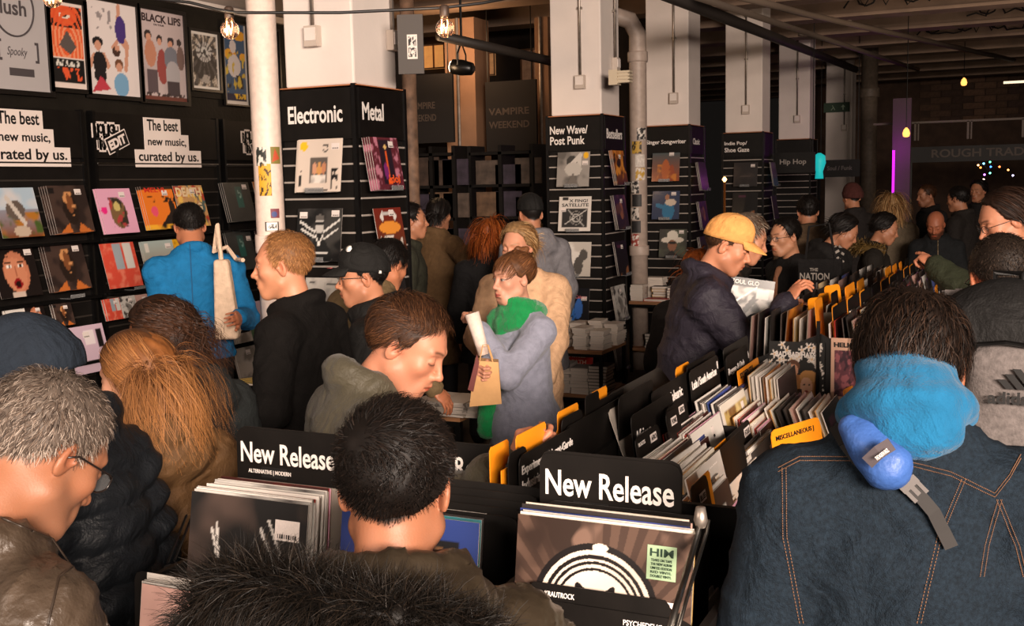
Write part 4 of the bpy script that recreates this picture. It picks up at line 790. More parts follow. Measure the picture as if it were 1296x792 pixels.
# ================================================================ left wall: slat bays, posters, sleeves
ART = dict(
 desert=[('grad', (120, 66, 28), (150, 170, 190)), ('noise', (170, 110, 40), 3, .5, .2, (0, 0, 1, .5)), ('noise', (70, 90, 40), 5, .6, .2, (0, 0, 1, .5)), ('rect', (170, 190, 205), 0, .55, 1, 1), ('noise', (215, 205, 200), 2, .5, .3, (0, .55, 1, 1)), ('ell', (96, 84, 76), .45, .55, .22, .2), ('line', (200, 190, 180), .3, .8, .6, .28, .05), ('ell', (190, 170, 150), .5, .12, .2, .12)],
 copper=[('fill', (66, 50, 44)), ('noise', (40, 30, 28), 3, .45, .2), ('ell', (34, 24, 20), .5, .5, .2, .34), ('ell', (120, 72, 42), .5, .62, .1, .2), ('noise', (200, 140, 90), 7, .62, .1, (.35, .35, .65, .85)), ('tri', (190, 104, 46), (.1, 0), (.42, 0), (.36, .2)), ('tri', (190, 104, 46), (.58, 0), (.95, 0), (.66, .2)), ('rect', (26, 22, 22), .02, .82, .16, .96)],
 facewoman=[('fill', (22, 16, 16)), ('ell', (188, 118, 88), .5, .5, .3, .42), ('ell', (200, 130, 98), .47, .45, .26, .34), ('noise', (26, 16, 14), 8, .5, .1, (0, .8, 1, 1)), ('ell', (240, 230, 220), .36, .62, .07, .03), ('ell', (240, 230, 220), .62, .62, .07, .03), ('ell', (20, 14, 14), .36, .62, .03, .03), ('ell', (20, 14, 14), .62, .62, .03, .03), ('line', (30, 20, 18), .28, .7, .42, .71, .012), ('line', (30, 20, 18), .55, .71, .7, .7, .012), ('line', (160, 92, 66), .49, .6, .48, .42, .018), ('ell', (140, 20, 26), .48, .27, .1, .11), ('ell', (36, 10, 10), .48, .26, .06, .06), ('rect', (200, 180, 165), .3, 0, .6, .1)],
 pink=[('fill', (222, 164, 190)), ('ell', (120, 92, 60), .52, .45, .24, .34), ('noise', (50, 44, 36), 8, .5, .1, (.3, .14, .74, .8)), ('ell', (200, 180, 110), .5, .6, .1, .1), ('noise', (170, 60, 60), 9, .66, .05, (.3, .14, .74, .8)), ('ell', (230, 40, 130), .12, .52, .09, .08)],
 orange=[('fill', (228, 120, 34)), ('rect', (30, 18, 14), 0, .93, 1, 1), ('noise', (30, 18, 14), 4, .5, .05, (0, .62, 1, .78)), ('tri', (28, 20, 18), (.3, 0), (1, 0), (.9, .5)), ('ell', (28, 20, 18), .86, .48, .1, .2), ('ell', (226, 80, 110), .28, .42, .11, .12), ('noise', (245, 180, 50), 3, .6, .1, (0, 0, 1, .1))],
 death=[('fill', (196, 150, 96)), ('noise', (170, 50, 30), 5, .5, .1), ('noise', (60, 90, 90), 6, .62, .1), ('noise', (235, 190, 90), 7, .62, .1)],
 redstripe=[('fill', (206, 74, 56)), ('noise', (222, 120, 96), 9, .5, .3), ('rect', (150, 160, 168), .34, .42, .58, .98), ('rect', (206, 202, 196), .64, .42, .9, .98)],
 seaside=[('grad', (150, 104, 60), (170, 186, 182)), ('rect', (110, 116, 100), 0, .3, 1, .55), ('noise', (190, 170, 140), 4, .5, .2, (0, 0, 1, .4)), ('rect', (220, 214, 204), .07, .75, .2, .96)],
 yellow=[('fill', (226, 168, 30)), ('noise', (120, 60, 20), 4, .5, .1)],
 darkgreen=[('fill', (38, 40, 38)), ('rect', (20, 84, 76), .42, .35, .66, .9), ('noise', (150, 190, 180), 8, .6, .05, (.46, .6, .62, .85)), ('noise', (60, 62, 60), 2, .5, .5)],
 greenwhite=[('fill', (190, 180, 170)), ('noise', (120, 110, 100), 4, .45, .3), ('rect', (44, 92, 50), .55, 0, 1, .6)],
 lilac=[('fill', (206, 180, 196)), ('rect', (24, 20, 22), .78, .5, .92, .9), ('rect', (232, 220, 222), .45, .6, .7, .88)],
 cream=[('fill', (216, 200, 186)), ('rect', (96, 88, 82), .3, .16, .67, .64), ('ell', (206, 150, 120), .4, .44, .05, .12), ('ell', (206, 150, 90), .5, .42, .05, .14), ('ell', (190, 130, 96), .6, .44, .05, .11), ('noise', (230, 220, 210), 5, .4, .2, (.32, .18, .65, .32)), ('ring', (40, 36, 34), .62, .83, .05, .075), ('ell', (238, 190, 40), .13, .87, .09, .09), ('rect', (30, 28, 28), .04, .04, .11, .4), ('noise', (216, 200, 186), 14, .5, .02, (.0, .04, .14, .4)), ('rect', (30, 28, 28), .78, .05, .92, .45), ('noise', (216, 200, 186), 14, .52, .02, (.76, .05, .94, .45)), ('rect', (30, 28, 28), .3, .03, .7, .06)],
 cream2=[('fill', (206, 200, 192)), ('noise', (170, 164, 158), 6, .5, .3), ('rect', (120, 114, 110), 0, .46, 1, .5), ('line', (60, 58, 56), .08, .1, .9, .12, .012), ('line', (60, 58, 56), .08, .9, .9, .88, .012)],
 idol=[('fill', (92, 34, 46)), ('noise', (190, 120, 140), 8, .55, .1, (0, 0, .26, 1)), ('noise', (190, 120, 140), 8, .55, .1, (.74, 0, 1, 1)), ('rect', (34, 22, 36), .28, .1, .72, .96), ('line', (220, 90, 40), .5, .3, .5, .7, .035), ('ell', (120, 40, 110), .42, .36, .08, .16), ('noise', (226, 90, 30), 10, .55, .05, (.45, .1, .85, .22)), ('ell', (230, 190, 120), .5, .82, .05, .06)],
 bwman=[('fill', (60, 58, 56)), ('noise', (24, 24, 24), 3, .5, .2), ('line', (215, 212, 206), .05, .75, .4, .55, .02), ('line', (215, 212, 206), .1, .6, .4, .45, .015), ('line', (215, 212, 206), .95, .78, .6, .55, .02), ('line', (215, 212, 206), .9, .6, .62, .42, .015), ('ell', (190, 186, 180), .5, .68, .1, .16), ('ell', (96, 92, 88), .5, .82, .1, .06), ('rect', (30, 30, 30), .4, .68, .6, .73), ('tri', (30, 30, 30), (.15, .1), (.85, .1), (.5, .55)), ('line', (226, 222, 216), .42, .5, .5, .3, .014), ('line', (226, 222, 216), .58, .5, .5, .3, .014), ('rect', (220, 216, 210), .3, .13, .7, .16), ('rect', (22, 22, 22), 0, 0, 1, .1)],
 puppets=[('grad', (96, 56, 34), (120, 40, 30)), ('ell', (235, 150, 60), .5, .62, .4, .12), ('noise', (225, 215, 205), 7, .5, .1, (.1, .2, .9, .48)), ('noise', (90, 70, 60), 9, .55, .1, (0, .12, 1, .4)), ('rect', (20, 16, 16), .0, 0, 1, .08), ('tri', (225, 220, 214), (.18, .82), (.32, .98), (.3, .72)), ('tri', (225, 220, 214), (.82, .82), (.68, .98), (.7, .72)), ('rect', (200, 195, 190), .28, .86, .72, .93)],
 bwposes=[('fill', (150, 144, 138)), ('noise', (96, 92, 88), 3, .5, .3), ('ell', (60, 58, 56), .45, .72, .16, .18), ('line', (205, 198, 190), .3, .5, .7, .9, .07), ('line', (205, 198, 190), .7, .9, .66, .4, .06), ('ell', (190, 184, 176), .5, .5, .26, .2), ('tri', (110, 104, 98), (.3, 0), (.7, 0), (.5, .4)), ('ell', (238, 180, 30), .88, .9, .09, .09)],
 satellite=[('fill', (216, 208, 200)), ('rect', (44, 42, 42), .1, .1, .9, .66), ('ring', (190, 186, 180), .55, .38, .1, .13), ('ring', (150, 146, 140), .55, .38, .18, .2), ('line', (200, 196, 190), .2, .2, .85, .6, .012), ('line', (200, 196, 190), .3, .6, .8, .15, .01), ('rect', (40, 38, 38), .1, .88, .3, .97)],
 bear=[('fill', (196, 188, 178)), ('rect', (222, 158, 40), 0, 0, .24, 1), ('noise', (226, 220, 212), 3, .5, .2, (.24, 0, 1, 1)), ('noise', (120, 114, 108), 5, .62, .1, (.26, .2, .6, .9)), ('ell', (84, 80, 76), .62, .3, .14, .26), ('ell', (84, 80, 76), .78, .62, .12, .16), ('line', (84, 80, 76), .66, .4, .76, .7, .09)],
 hotel=[('fill', (20, 20, 26)), ('noise', (50, 110, 190), 5, .55, .15, (.1, 0, .9, .6)), ('ell', (70, 130, 200), .4, .4, .12, .3), ('ell', (60, 110, 190), .68, .4, .12, .3), ('rect', (180, 50, 60), .18, .88, .45, .96)],
 redposter=[('fill', (196, 38, 28)), ('rect', (226, 180, 170), .1, .04, .6, .06)],
 fire=[('grad', (150, 70, 30), (70, 84, 88)), ('ell', (176, 92, 50), .5, .4, .15, .36), ('ell', (150, 70, 44), .72, .3, .1, .28), ('noise', (196, 120, 50), 5, .55, .2, (.2, 0, .9, .6))],
 bluecoat=[('fill', (34, 52, 84)), ('ell', (36, 110, 150), .6, .3, .22, .34), ('ell', (206, 188, 170), .68, .6, .2, .12), ('ell', (160, 110, 84), .55, .78, .08, .1), ('line', (36, 110, 150), .2, .5, .5, .4, .07), ('noise', (20, 40, 70), 4, .6, .1, (0, .6, .4, 1))],
 hat=[('fill', (58, 58, 54)), ('noise', (80, 86, 70), 3, .5, .3), ('ell', (216, 206, 192), .48, .62, .42, .12), ('ell', (222, 214, 200), .48, .78, .2, .17), ('ell', (140, 96, 74), .48, .42, .16, .2), ('ell', (30, 26, 24), .48, .52, .16, .05), ('tri', (26, 24, 26), (.15, 0), (.8, 0), (.48, .25))],
 amber=[('grad', (60, 30, 16), (190, 110, 40)), ('noise', (230, 150, 50), 4, .5, .2), ('noise', (40, 24, 18), 5, .6, .1)],
 duskman=[('fill', (36, 30, 28)), ('ell', (140, 90, 56), .5, .55, .16, .26), ('noise', (90, 60, 40), 4, .55, .2)],
 plaindark=[('fill', (46, 42, 42)), ('noise', (66, 58, 54), 3, .5, .4), ('rect', (90, 80, 76), .3, .42, .7, .45)],
 ember=[('fill', (24, 22, 22)), ('noise', (150, 96, 60), 4, .58, .1, (.1, 0, .9, .5)), ('rect', (80, 40, 60), .2, .8, .5, .9)],
 cosmos=[('fill', (24, 22, 22)), ('noise', (74, 60, 54), 3, .5, .4), ('line', (206, 200, 194), .2, .75, .38, .2, .012), ('line', (206, 200, 194), .24, .8, .32, .1, .01), ('line', (206, 200, 194), .62, .8, .9, .25, .012), ('line', (206, 200, 194), .68, .86, .97, .3, .01), ('noise', (140, 84, 50), 6, .62, .1, (.35, .3, .8, .6))],
 navy=[('fill', (34, 52, 110)), ('noise', (70, 84, 160), 2, .5, .4), ('rect', (16, 15, 18), .42, .2, .86, .86), ('noise', (96, 66, 40), 8, .6, .1, (.5, .62, .76, .82)), ('line', (220, 220, 226), .02, .15, .3, .4, .02), ('line', (220, 220, 226), .02, .4, .22, .1, .02), ('rect', (220, 216, 210), .55, .22, .75, .28)],
 teal=[('fill', (42, 104, 112)), ('noise', (70, 130, 130), 3, .5, .4), ('ell', (120, 96, 50), .86, .6, .1, .1)],
 beast=[('fill', (186, 160, 96)), ('noise', (120, 84, 40), 6, .5, .1), ('noise', (222, 200, 140), 3, .6, .2), ('rect', (222, 214, 200), 0, 0, .08, 1), ('rect', (222, 214, 200), 0, .93, 1, 1), ('ell', (150, 104, 44), .5, .45, .25, .35)],
 witch=[('fill', (222, 208, 194)), ('rect', (70, 66, 62), .14, .3, .46, .62), ('rect', (150, 84, 50), .52, .3, .86, .62), ('rect', (84, 78, 72), .14, .02, .46, .27), ('rect', (90, 84, 80), .52, .02, .86, .27), ('noise', (170, 160, 150), 8, .55, .1, (.14, .02, .86, .62))],
 sculpture=[('fill', (196, 192, 186)), ('noise', (120, 116, 112), 4, .5, .2), ('noise', (70, 66, 64), 6, .62, .1)],
 whitecard=[('fill', (222, 216, 208)), ('noise', (196, 190, 184), 3, .6, .3), ('rect', (150, 146, 140), .3, .5, .8, .52), ('rect', (150, 146, 140), .35, .4, .75, .42)],
 redtri=[('fill', (60, 24, 20)), ('tri', (200, 60, 40), (.1, 0), (.9, 0), (.5, .9)), ('tri', (226, 190, 176), (.4, .1), (.8, 0), (.7, .5))],
 bluewoman=[('fill', (52, 46, 46)), ('ell', (180, 110, 84), .35, .6, .16, .14), ('line', (50, 90, 170), .55, .6, .85, .1, .07), ('rect', (220, 214, 206), .5, .5, .8, .84), ('ell', (226, 150, 40), .12, .3, .06, .1)],
 beigeman=[('fill', (120, 96, 78)), ('noise', (90, 72, 60), 4, .5, .3), ('tri', (196, 190, 200), (.7, 0), (1, 0), (.85, 1)), ('ell', (84, 64, 50), .4, .5, .25, .3)],
 rosy=[('fill', (196, 156, 146)), ('noise', (170, 130, 120), 4, .5, .4), ('ell', (40, 34, 34), .3, .3, .16, .3), ('ell', (44, 36, 36), .55, .36, .12, .24)],
 hood_face=[('fill', (84, 40, 36)), ('noise', (150, 90, 80), 5, .5, .1), ('noise', (40, 20, 22), 7, .6, .1)],
)
_sl = {}
def sl(name, w=.315, t=.004, n=34, edge=(214, 205, 198)):
    k = (name, w, t)
    if k not in _sl: _sl[k] = sleeve_mesh(ART[name], w, w, t, n, sum(map(ord, name)), edge)
    return _sl[k]
_lab = MB().box((0, 0, .0004), (.055, .038, .0008)).mesh('price_label'); _bar = MB()
for q in range(9): _bar.box((-.02+q*.005, -.0, .0004), (.0012+.0012*(q % 3), .008, .0004))
_bar = _bar.mesh('barcode')
def price(o, x, y, s=1, tall=False):
    l = link('price_label', _lab, PRICE, o); l.location = (x, y, .0008); l.scale = (s*(.55 if tall else 1), s*(1.3 if tall else 1), 1); b = link('barcode', _bar, INK, l); b.location = (0, -.011, .0012); return l
def put(org, right, up, name, label, w=.315, stack=0, group=None, lab=None, t=.004, shell=None, cat='record', nm='record_sleeve', behind=None):
    """a sleeve with its top left corner at org"""
    M = face_frame(org, right, up); o = bpy.data.objects.new(nm, sl(name, w, t)); COL.objects.link(o)
    if len(o.data.materials) == 0: o.data.materials.append(PRINT)
    o.matrix_world = M @ Matrix.Translation((0, -w, 0)); tag(o, label, cat, group)
    if lab: price(o, w*lab[0], w*lab[1], w/.315*lab[2] if len(lab) > 2 else w/.315)
    for k in range(stack):
        c = bpy.data.objects.new(nm, sl(behind or name, w, t)); COL.objects.link(c); c.matrix_world = M @ Matrix.Translation((-.012*(k+1), -w-.0008*k, -.009*(k+1))); tag(c, 'copies stacked behind the %s' % label, cat, 'copies behind the ' + label)
    return o
lean = math.radians(14)
# bays
def bay(y0, y1, label, head=None):
    w = y1-y0; t = thing('slatwall_bay', label, 'display stand', (XW+.02, y0, 0)); M = face_frame((0, 0, 0), (0, 1, 0), (0, 0, 1))
    MB().bx((-.03, 0, 0), (.02, w, 2.44)).build('back_panel', BLACK, t)
    z = .3
    while z < 2.1: slat(t, M @ Matrix.Translation((0, 0, .02)), w, z, ins=INSERTD); z += .102
    hb = MB().bx((.02, 0, 2.13), (.05, w, 2.44)).build('header_board', CARD, t)
    for y in (.0, w): MB().bx((.0, y-.012, 0), (.055, y+.012, 2.45)).build('side_frame', DARKM, t)
    MB().bx((.05, .01, 2.09), (.058, w-.01, 2.1)).build('light_strip', STEEL, t)
    for z in (1.585, 1.21, .9, .52): MB().bx((.03, .02, z-.02), (.15, w-.02, z-.006)).build('ledge', DARKM, t)
    MB().bx((.03, .01, .78), (.28, w-.01, .8)).build('ledge', DARKM, t)
    return t
BAYS = [(3.25, 4.92), (5.43, 6.68), (6.93, 8.0)]
BY = []
for i, (a, b) in enumerate(((4.28, 5.57), (5.67, 6.94), (7.02, 7.99))):
    BY.append(bay(a, b, ['black slatwall bay at the left edge with face out records', 'black slatwall bay behind the man in the blue jacket', 'black slatwall bay partly hidden by the cream drainpipe'][i]))
# headers: stepped white word panels and badge
def slogan(t, y, full=True, badge=True, cut=0):
    """white stepped panel with its right part at local y"""
    M = face_frame((.052, 0, 0), (0, 1, 0), (0, 0, 1)); w = .69
    rows = (('The best', .1, .48, 2.425, 2.31), ('new music,', .1, .56, 2.31, 2.195), ('curated by us.', 0, .69, 2.195, 2.07))
    for s, x0, x1, zt, zb in rows:
        o = MB().bx((.05, y+x0, zb), (.056, y+x1, zt)).build('word_panel', mat('word_panel_white', (236, 222, 214), .6), t)
        text(s, t, M, y+x0+.03, zb+.022+(0 if s[0] != 'c' else -.0), x1-x0-.06, zt-zb-.034 if s[0] != 'n' else zt-zb-.05, INK, out=.005, bold=.02)
    if badge:
        x = y-.38
        for k, (s, zz, xx, ww) in enumerate((('ROUGH', 2.285, 0, .24), ('TRADE', 2.19, .02, .2))):
            b = MB()
            for q in range(5):
                dz = (.008 if (q+k) % 2 else -.006); b.bx((.05, x+xx+q*ww/5-.012, zz+dz-.012), (.053, x+xx+(q+1)*ww/5+.008, zz+dz+.085))
            b.build('badge_outline', mat('word_panel_white', (236, 222, 214), .6), t)
            for q, ch in enumerate(s): dz = (.008 if (q+k) % 2 else -.006); text(ch, t, M, x+xx+q*ww/5+.002, zz+dz, ww/5-.008, .072, INK, out=.0022, bold=.05)
        Mr = M @ Matrix.Translation((x+.14, 2.165, .003)) @ Matrix.Rotation(math.radians(22), 4, 'Z')
        for (x0, y0, x1, y1, m, dz) in ((-.01, -.012, .2, .105, mat('word_panel_white', (236, 222, 214), .6), 0), (-.002, -.004, .192, .097, INK, .003)):
            o = link('bubble', MB().box(((x0+x1)/2, (y0+y1)/2, dz), (x1-x0, y1-y0, .003)).mesh('bubble'), m, t); o.matrix_local = Mr
        tb = MB(); tb.prism([(.05, -.004), (.09, -.004), (.05, -.05)], lambda u, v, w: (u, v, w), .003); o = link('bubble_tail', tb.mesh('bubble_tail'), INK, t); o.matrix_local = Mr
        text('EDIT', t, Mr, .012, .012, .165, .068, MATS['word_panel_white'], out=.0055, bold=.05)

for k, px in ((0, 89), (1, 254), (2, 404)):
    slogan(BY[k], onx(px, 205, XW+.07).y-.69-BY[k].location.y, badge=k > 0)
# framed prints above the bays
def poster(label, px0, py0, px1, py1, ops, extra=None, n=46, frame=.03):
    A = onx(px0, py1, XW+.03); B = onx(px1, py0, XW+.03); w, h = B.y-A.y, B.z-A.z
    t = thing('framed_poster', label, 'poster', (XW, A.y, A.z)); M = face_frame((.02, 0, 0), (0, 1, 0), (0, 0, 1))
    MB().bx((0, -frame, -frame), (.012, w+frame, h+frame)).build('backing', DARKM, t)
    for lo, hi in (((0, -frame, -frame), (.035, 0, h+frame)), ((0, w, -frame), (.035, w+frame, h+frame)), ((0, 0, -frame), (.035, w, 0)), ((0, 0, h), (.035, w, h+frame))): MB().bx(lo, hi).build('frame_side', mat('black_frame', (24, 21, 19), .35), t)
    o = link('sheet', print_mesh(ops, w, h, n, int(px0)+3), PAPER, t); o.matrix_local = M
    if extra: extra(t, M @ Matrix.Translation((0, 0, .001)), w, h)
    return t
def lush(t, M, w, h):
    m = mat('slate_ink', (74, 68, 70), .6); b = MB(); pts = [(.0012, w*.42+w*.36*math.cos(a), h*.74+w*.36*math.sin(a)*1.12) for a in np.linspace(0, 6.2832, 40)]
    b.tube([M @ Vector((p[1], p[2], .001)) for p in pts], .007, 4, False); b.build('ring', m, t)
    text('lush', t, M, w*.19, h*.675, w*.46, h*.14, m, bold=.02); text('Spooky', t, M, w*.26, h*.29, w*.36, h*.1, m, bold=0, shear=.3)
    text('[', t, M, w*.1, h*.26, w*.07, h*.19, m); text(']', t, M, w*.76, h*.26, w*.07, h*.19, m)
    MB().box(M @ Vector((w*.5, h*.165, .001)), (.002, w*.44, h*.07)).build('printed_bar', m, t)
poster('large pale grey poster with a ringed word at the top left', -62, -30, 55, 107, [('fill', (178, 172, 172))], lambda t, M, w, h: lush(t, M @ Matrix.Translation((w*.42, 0, 0)), w*.58, h*.93))
poster('tall narrow orange and white gig poster with a swirl', 69, 7, 105, 110, [('fill', (232, 214, 204)), ('rect', (24, 20, 20), .05, .72, .95, .98), ('ell', (226, 84, 44), .45, .85, .36, .12), ('ell', (236, 220, 200), .45, .85, .16, .035), ('ell', (20, 20, 20), .45, .85, .07, .02), ('rect', (236, 150, 110), .05, .36, .95, .72), ('swirl', (228, 96, 50), .5, .52, 3, 60), ('rect', (20, 18, 18), .05, .07, .95, .34), ('rect', (232, 214, 204), 0, .34, 1, .36), ('tri', (90, 80, 76), (.25, .5), (.75, .5), (.5, .68)), ('tri', (90, 80, 76), (.25, .5), (.75, .5), (.55, .4)), ('noise', (230, 90, 50), 12, .55, .05, (.12, .1, .88, .24)), ('noise', (220, 214, 204), 16, .55, .05, (.12, .26, .8, .33)), ('rect', (232, 214, 204), 0, 0, 1, .06), ('rect', (232, 214, 204), 0, 0, .05, 1), ('rect', (232, 214, 204), .95, 0, 1, 1), ('rect', (232, 214, 204), 0, .97, 1, 1)], n=36)
sk = (206, 150, 124)
poster('white poster of three figures, one upside down in purple', 116, 9, 172, 118, [('fill', (228, 216, 212)), ('ell', (26, 22, 24), .2, .56, .1, .055), ('ell', sk, .2, .52, .07, .05), ('line', sk, .12, .4, .02, .3, .04), ('line', sk, .3, .42, .38, .32, .04), ('ell', (24, 20, 24), .22, .33, .13, .13), ('ell', (24, 20, 24), .22, .2, .12, .08), ('tri', (190, 60, 74), (.04, .02), (.42, .06), (.22, .2)), ('ell', (110, 70, 46), .6, .34, .09, .06), ('ell', sk, .6, .31, .06, .05), ('line', sk, .74, .3, .78, .52, .035), ('line', sk, .78, .52, .7, .58, .03), ('ell', (120, 166, 200), .63, .12, .15, .13), ('line', sk, .65, .97, .62, .76, .035), ('ell', (72, 50, 120), .67, .72, .11, .15), ('line', sk, .58, .58, .5, .52, .03), ('line', sk, .76, .6, .8, .55, .03), ('ell', (70, 46, 36), .56, .48, .08, .06), ('ell', sk, .58, .52, .05, .035), ('noise', (150, 140, 140), 18, .68, .05, (.08, .7, .5, .92))], n=56)
def lips(t, M, w, h):
    m = mat('plum_ink', (58, 44, 46), .6); text('BLACK LIPS', t, M, w*.04, h*.87, w*.9, h*.09, m, bold=.03); text('ON TOUR', t, M, w*.3, h*.835, w*.24, h*.022, m)
poster('grey poster lettered Black Lips with four men standing', 184, 20, 232, 125, [('fill', (196, 178, 176)), ('noise', (170, 152, 152), 3, .5, .4), ('ell', (52, 42, 42), .16, .72, .08, .06), ('ell', sk, .17, .69, .06, .05), ('ell', (190, 130, 104), .2, .52, .13, .15), ('rect', (90, 76, 80), .1, .08, .34, .34), ('ell', (52, 42, 42), .42, .69, .07, .045), ('ell', sk, .42, .66, .045, .04), ('ell', (150, 70, 66), .46, .38, .12, .2), ('ell', (50, 44, 50), .68, .68, .08, .05), ('ell', sk, .67, .64, .055, .045), ('ell', (120, 122, 132), .68, .48, .17, .14), ('ell', (176, 170, 172), .7, .3, .17, .16), ('rect', (70, 60, 64), .56, .06, .84, .22), ('ell', (60, 50, 50), .88, .68, .06, .04), ('ell', (120, 96, 90), .9, .5, .09, .14), ('rect', (110, 60, 50), .0, .0, 1, .04), ('noise', (60, 46, 46), 22, .5, .05, (.06, .05, .96, .08))], lips, n=56)
poster('small framed dark grey and cream patterned print', 245, 44, 276, 111, [('fill', (196, 182, 166)), ('noise', (110, 98, 84), 20, .5, .1), ('ell', (60, 54, 50), .5, .42, .42, .3), ('ell', (190, 184, 178), .5, .66, .3, .18), ('rays', (90, 84, 80), .5, .66, 14, .4), ('ell', (200, 196, 190), .5, .66, .14, .09), ('ell', (60, 56, 54), .5, .66, .06, .04), ('ell', (170, 160, 150), .5, .18, .2, .07), ('noise', (60, 54, 50), 12, .6, .1), ('rect', (224, 216, 206), 0, 0, .06, 1), ('rect', (224, 216, 206), .94, 0, 1, 1), ('rect', (224, 216, 206), 0, .96, 1, 1), ('rect', (224, 216, 206), 0, 0, 1, .05)], n=40, frame=.02)
poster('narrow blue poster with yellow flowers and a white figure', 287, 33, 311, 131, [('fill', (52, 84, 120)), ('ell', (236, 170, 40), .3, .62, .25, .07), ('ell', (236, 170, 40), .7, .86, .3, .06), ('ell', (150, 80, 30), .3, .62, .1, .03), ('ell', (236, 170, 40), .85, .6, .16, .05), ('ell', (216, 206, 204), .45, .48, .28, .14), ('ell', (216, 206, 204), .42, .72, .14, .08), ('noise', (20, 22, 34), 6, .5, .1, (0, .2, 1, .36)), ('noise', (210, 180, 60), 9, .66, .1, (0, .15, 1, .7)), ('rect', (24, 26, 60), 0, .05, 1, .14), ('noise', (236, 190, 40), 14, .45, .05, (.35, .07, .9, .13)), ('rect', (226, 218, 210), 0, 0, .06, 1), ('rect', (226, 218, 210), .94, 0, 1, 1), ('rect', (226, 218, 210), 0, 0, 1, .05)], n=36, frame=.012)
poster('grey print mostly hidden behind the cream drainpipe', 320, 40, 352, 132, [('fill', (120, 114, 110)), ('noise', (80, 76, 74), 5, .5, .2)], n=20, frame=.02)
# records on the wall ledges
upw = Vector((-math.sin(lean), 0, math.cos(lean)))
def wput(px, py, name, label, w=.315, stack=0, lab=None, behind=None, x=XW+.13, **k): return put(onx(px, py, x), (0, 1, 0), upw, name, label, w, stack, lab=lab, behind=behind, **k)
wput(-12, 238, 'desert', 'record with an upturned ship over brown hills, top row left edge')
wput(58, 235, 'copper', 'top row record with a dark face over copper shoulders', stack=3, lab=(.78, .86))
wput(-14, 315, 'facewoman', 'record showing a wide eyed woman with open red mouth', lab=(.86, .88))
wput(54, 309, 'copper', 'second row record with a dark face over copper shoulders', stack=2, lab=(.8, .86))
wput(120, 239, 'pink', 'pink record with a floral medallion and magenta dot', stack=1, lab=(.72, .86))
o = wput(177, 236, 'orange', 'orange record with a black tree shape and pink dot', stack=2, lab=(.72, .84)); text('MELVI', o, Matrix.Identity(4), .03, .27, .2, .035, mat('red_ink', (206, 50, 34), .5))
o = wput(218, 235, 'death', 'patterned record lettered Death Song', lab=(.62, .86)); text('DEATH', o, Matrix.Identity(4), .02, .23, .27, .07, mat('bone_ink', (226, 200, 160), .5), bold=.04); text('SONG', o, Matrix.Identity(4), .05, .12, .22, .06, MATS['bone_ink'], bold=.04)
wput(125, 309, 'redstripe', 'weathered red record with two grey shutters')
wput(178, 306, 'seaside', 'pale blue record with a brown field below', stack=1, lab=(.82, .86))
wput(217, 303, 'yellow', 'yellow record just left of the blue jacket')
wput(281, 231, 'darkgreen', 'upper dark record with a green strip in the third bay', stack=2, lab=(.8, .88))
wput(319, 230, 'amber', 'amber edged record beside the drainpipe upper row')
wput(284, 294, 'darkgreen', 'lower dark record with a green strip in the third bay', stack=1, lab=(.86, .8))
wput(322, 292, 'redtri', 'red and dark record beside the drainpipe lower row')
wput(290, 385, 'greenwhite', 'white and green record right of the tote bag', stack=2, lab=(.6, .86, 1), x=XW+.24)
wput(318, 382, 'lilac', 'pale record cut by the ginger haired man, third row', x=XW+.24)
wput(296, 442, 'greenwhite', 'white and green record on the lowest visible ledge', stack=1, lab=(.5, .86), x=XW+.24)
for px, py, nm, lab in ((6, 393, 'whitecard', 'small white compact disc at far left of the disc row'), (30, 388, 'facewoman', 'compact disc with an orange portrait on the first bay'), (66, 385, 'copper', 'compact disc with copper shoulders on the first bay'),
        (131, 379, 'redstripe', 'red compact disc with grey shutters, second bay'), (150, 376, 'sculpture', 'grey compact disc beside the red one, second bay'), (168, 374, 'rosy', 'rosy compact disc above the curly haired woman'), (192, 372, 'death', 'patterned compact disc left of the blue jacket')):
    wput(px, py, nm, lab, w=.15, lab=(.65, .8), stack=1, x=XW+.15, n_=0) if False else put(onx(px, py, XW+.15), (0, 1, 0), upw, nm, lab, .15, 1, lab=(.65, .8, 1.3), t=.01, cat='compact disc', nm='compact_disc')
wput(82, 416, 'lilac', 'lilac record with a black label above the navy beanie', x=XW+.22, lab=(.5, .8))
# clear rests below the wall records
for i, (px, py) in enumerate(((15, 297), (83, 292), (150, 290), (200, 287), (85, 377), (165, 366), (305, 280))):
    o = MB().bx((0, -.06, 0), (.1, .06, .004)).bx((.096, -.06, 0), (.1, .06, .028)).build('acrylic_rest', ACRYL, None, False, onx(px, py, XW+.06)); tag(o, 'clear acrylic record rest on the left wall slats', 'stand', 'clear rests on the left wall')
# ---------------------------------------------------------------- records on the pillar displays
def fput(T, face, px, py, name, label, w=.315, stack=0, lab=None, dx=0, **k):
    le = math.radians(9)
    if face == 'f': org = ony(px, py, T[1]-.06); r, u = (1, 0, 0), Vector((0, math.sin(le), math.cos(le)))
    else: org = onx(px, py, T[0]+.08); r, u = (0, 1, 0), Vector((-math.sin(le), 0, math.cos(le)))
    o = put(org, r, u, name, label, w, stack, lab=lab, **k)
    c = org + Vector(r)*w*.5 - u*(w+.004); b = MB()
    n = Vector((0, -1, 0)) if face == 'f' else Vector((1, 0, 0)); Mx = face_frame(c, r, (0, 0, 1)); b.box((0, 0, -.01), (.13, .004, .1)); b.box((0, .014, .04), (.13, .03, .004)); s = b.build('acrylic_rest', ACRYL); s.matrix_world = Mx; tag(s, 'clear acrylic rest holding a record on a pillar display', 'stand', 'clear rests on the pillar displays'); return o
o = fput(P1, 'f', 378, 177, 'cream', 'cream record with a figure panel and yellow dot, Electronic display', stack=2, lab=(.84, .85))
o = fput(P1, 'f', 378, 264, 'bwman', 'black and white record of a man in dark glasses', stack=1, lab=(.85, .9)); price(o, .04, .275)
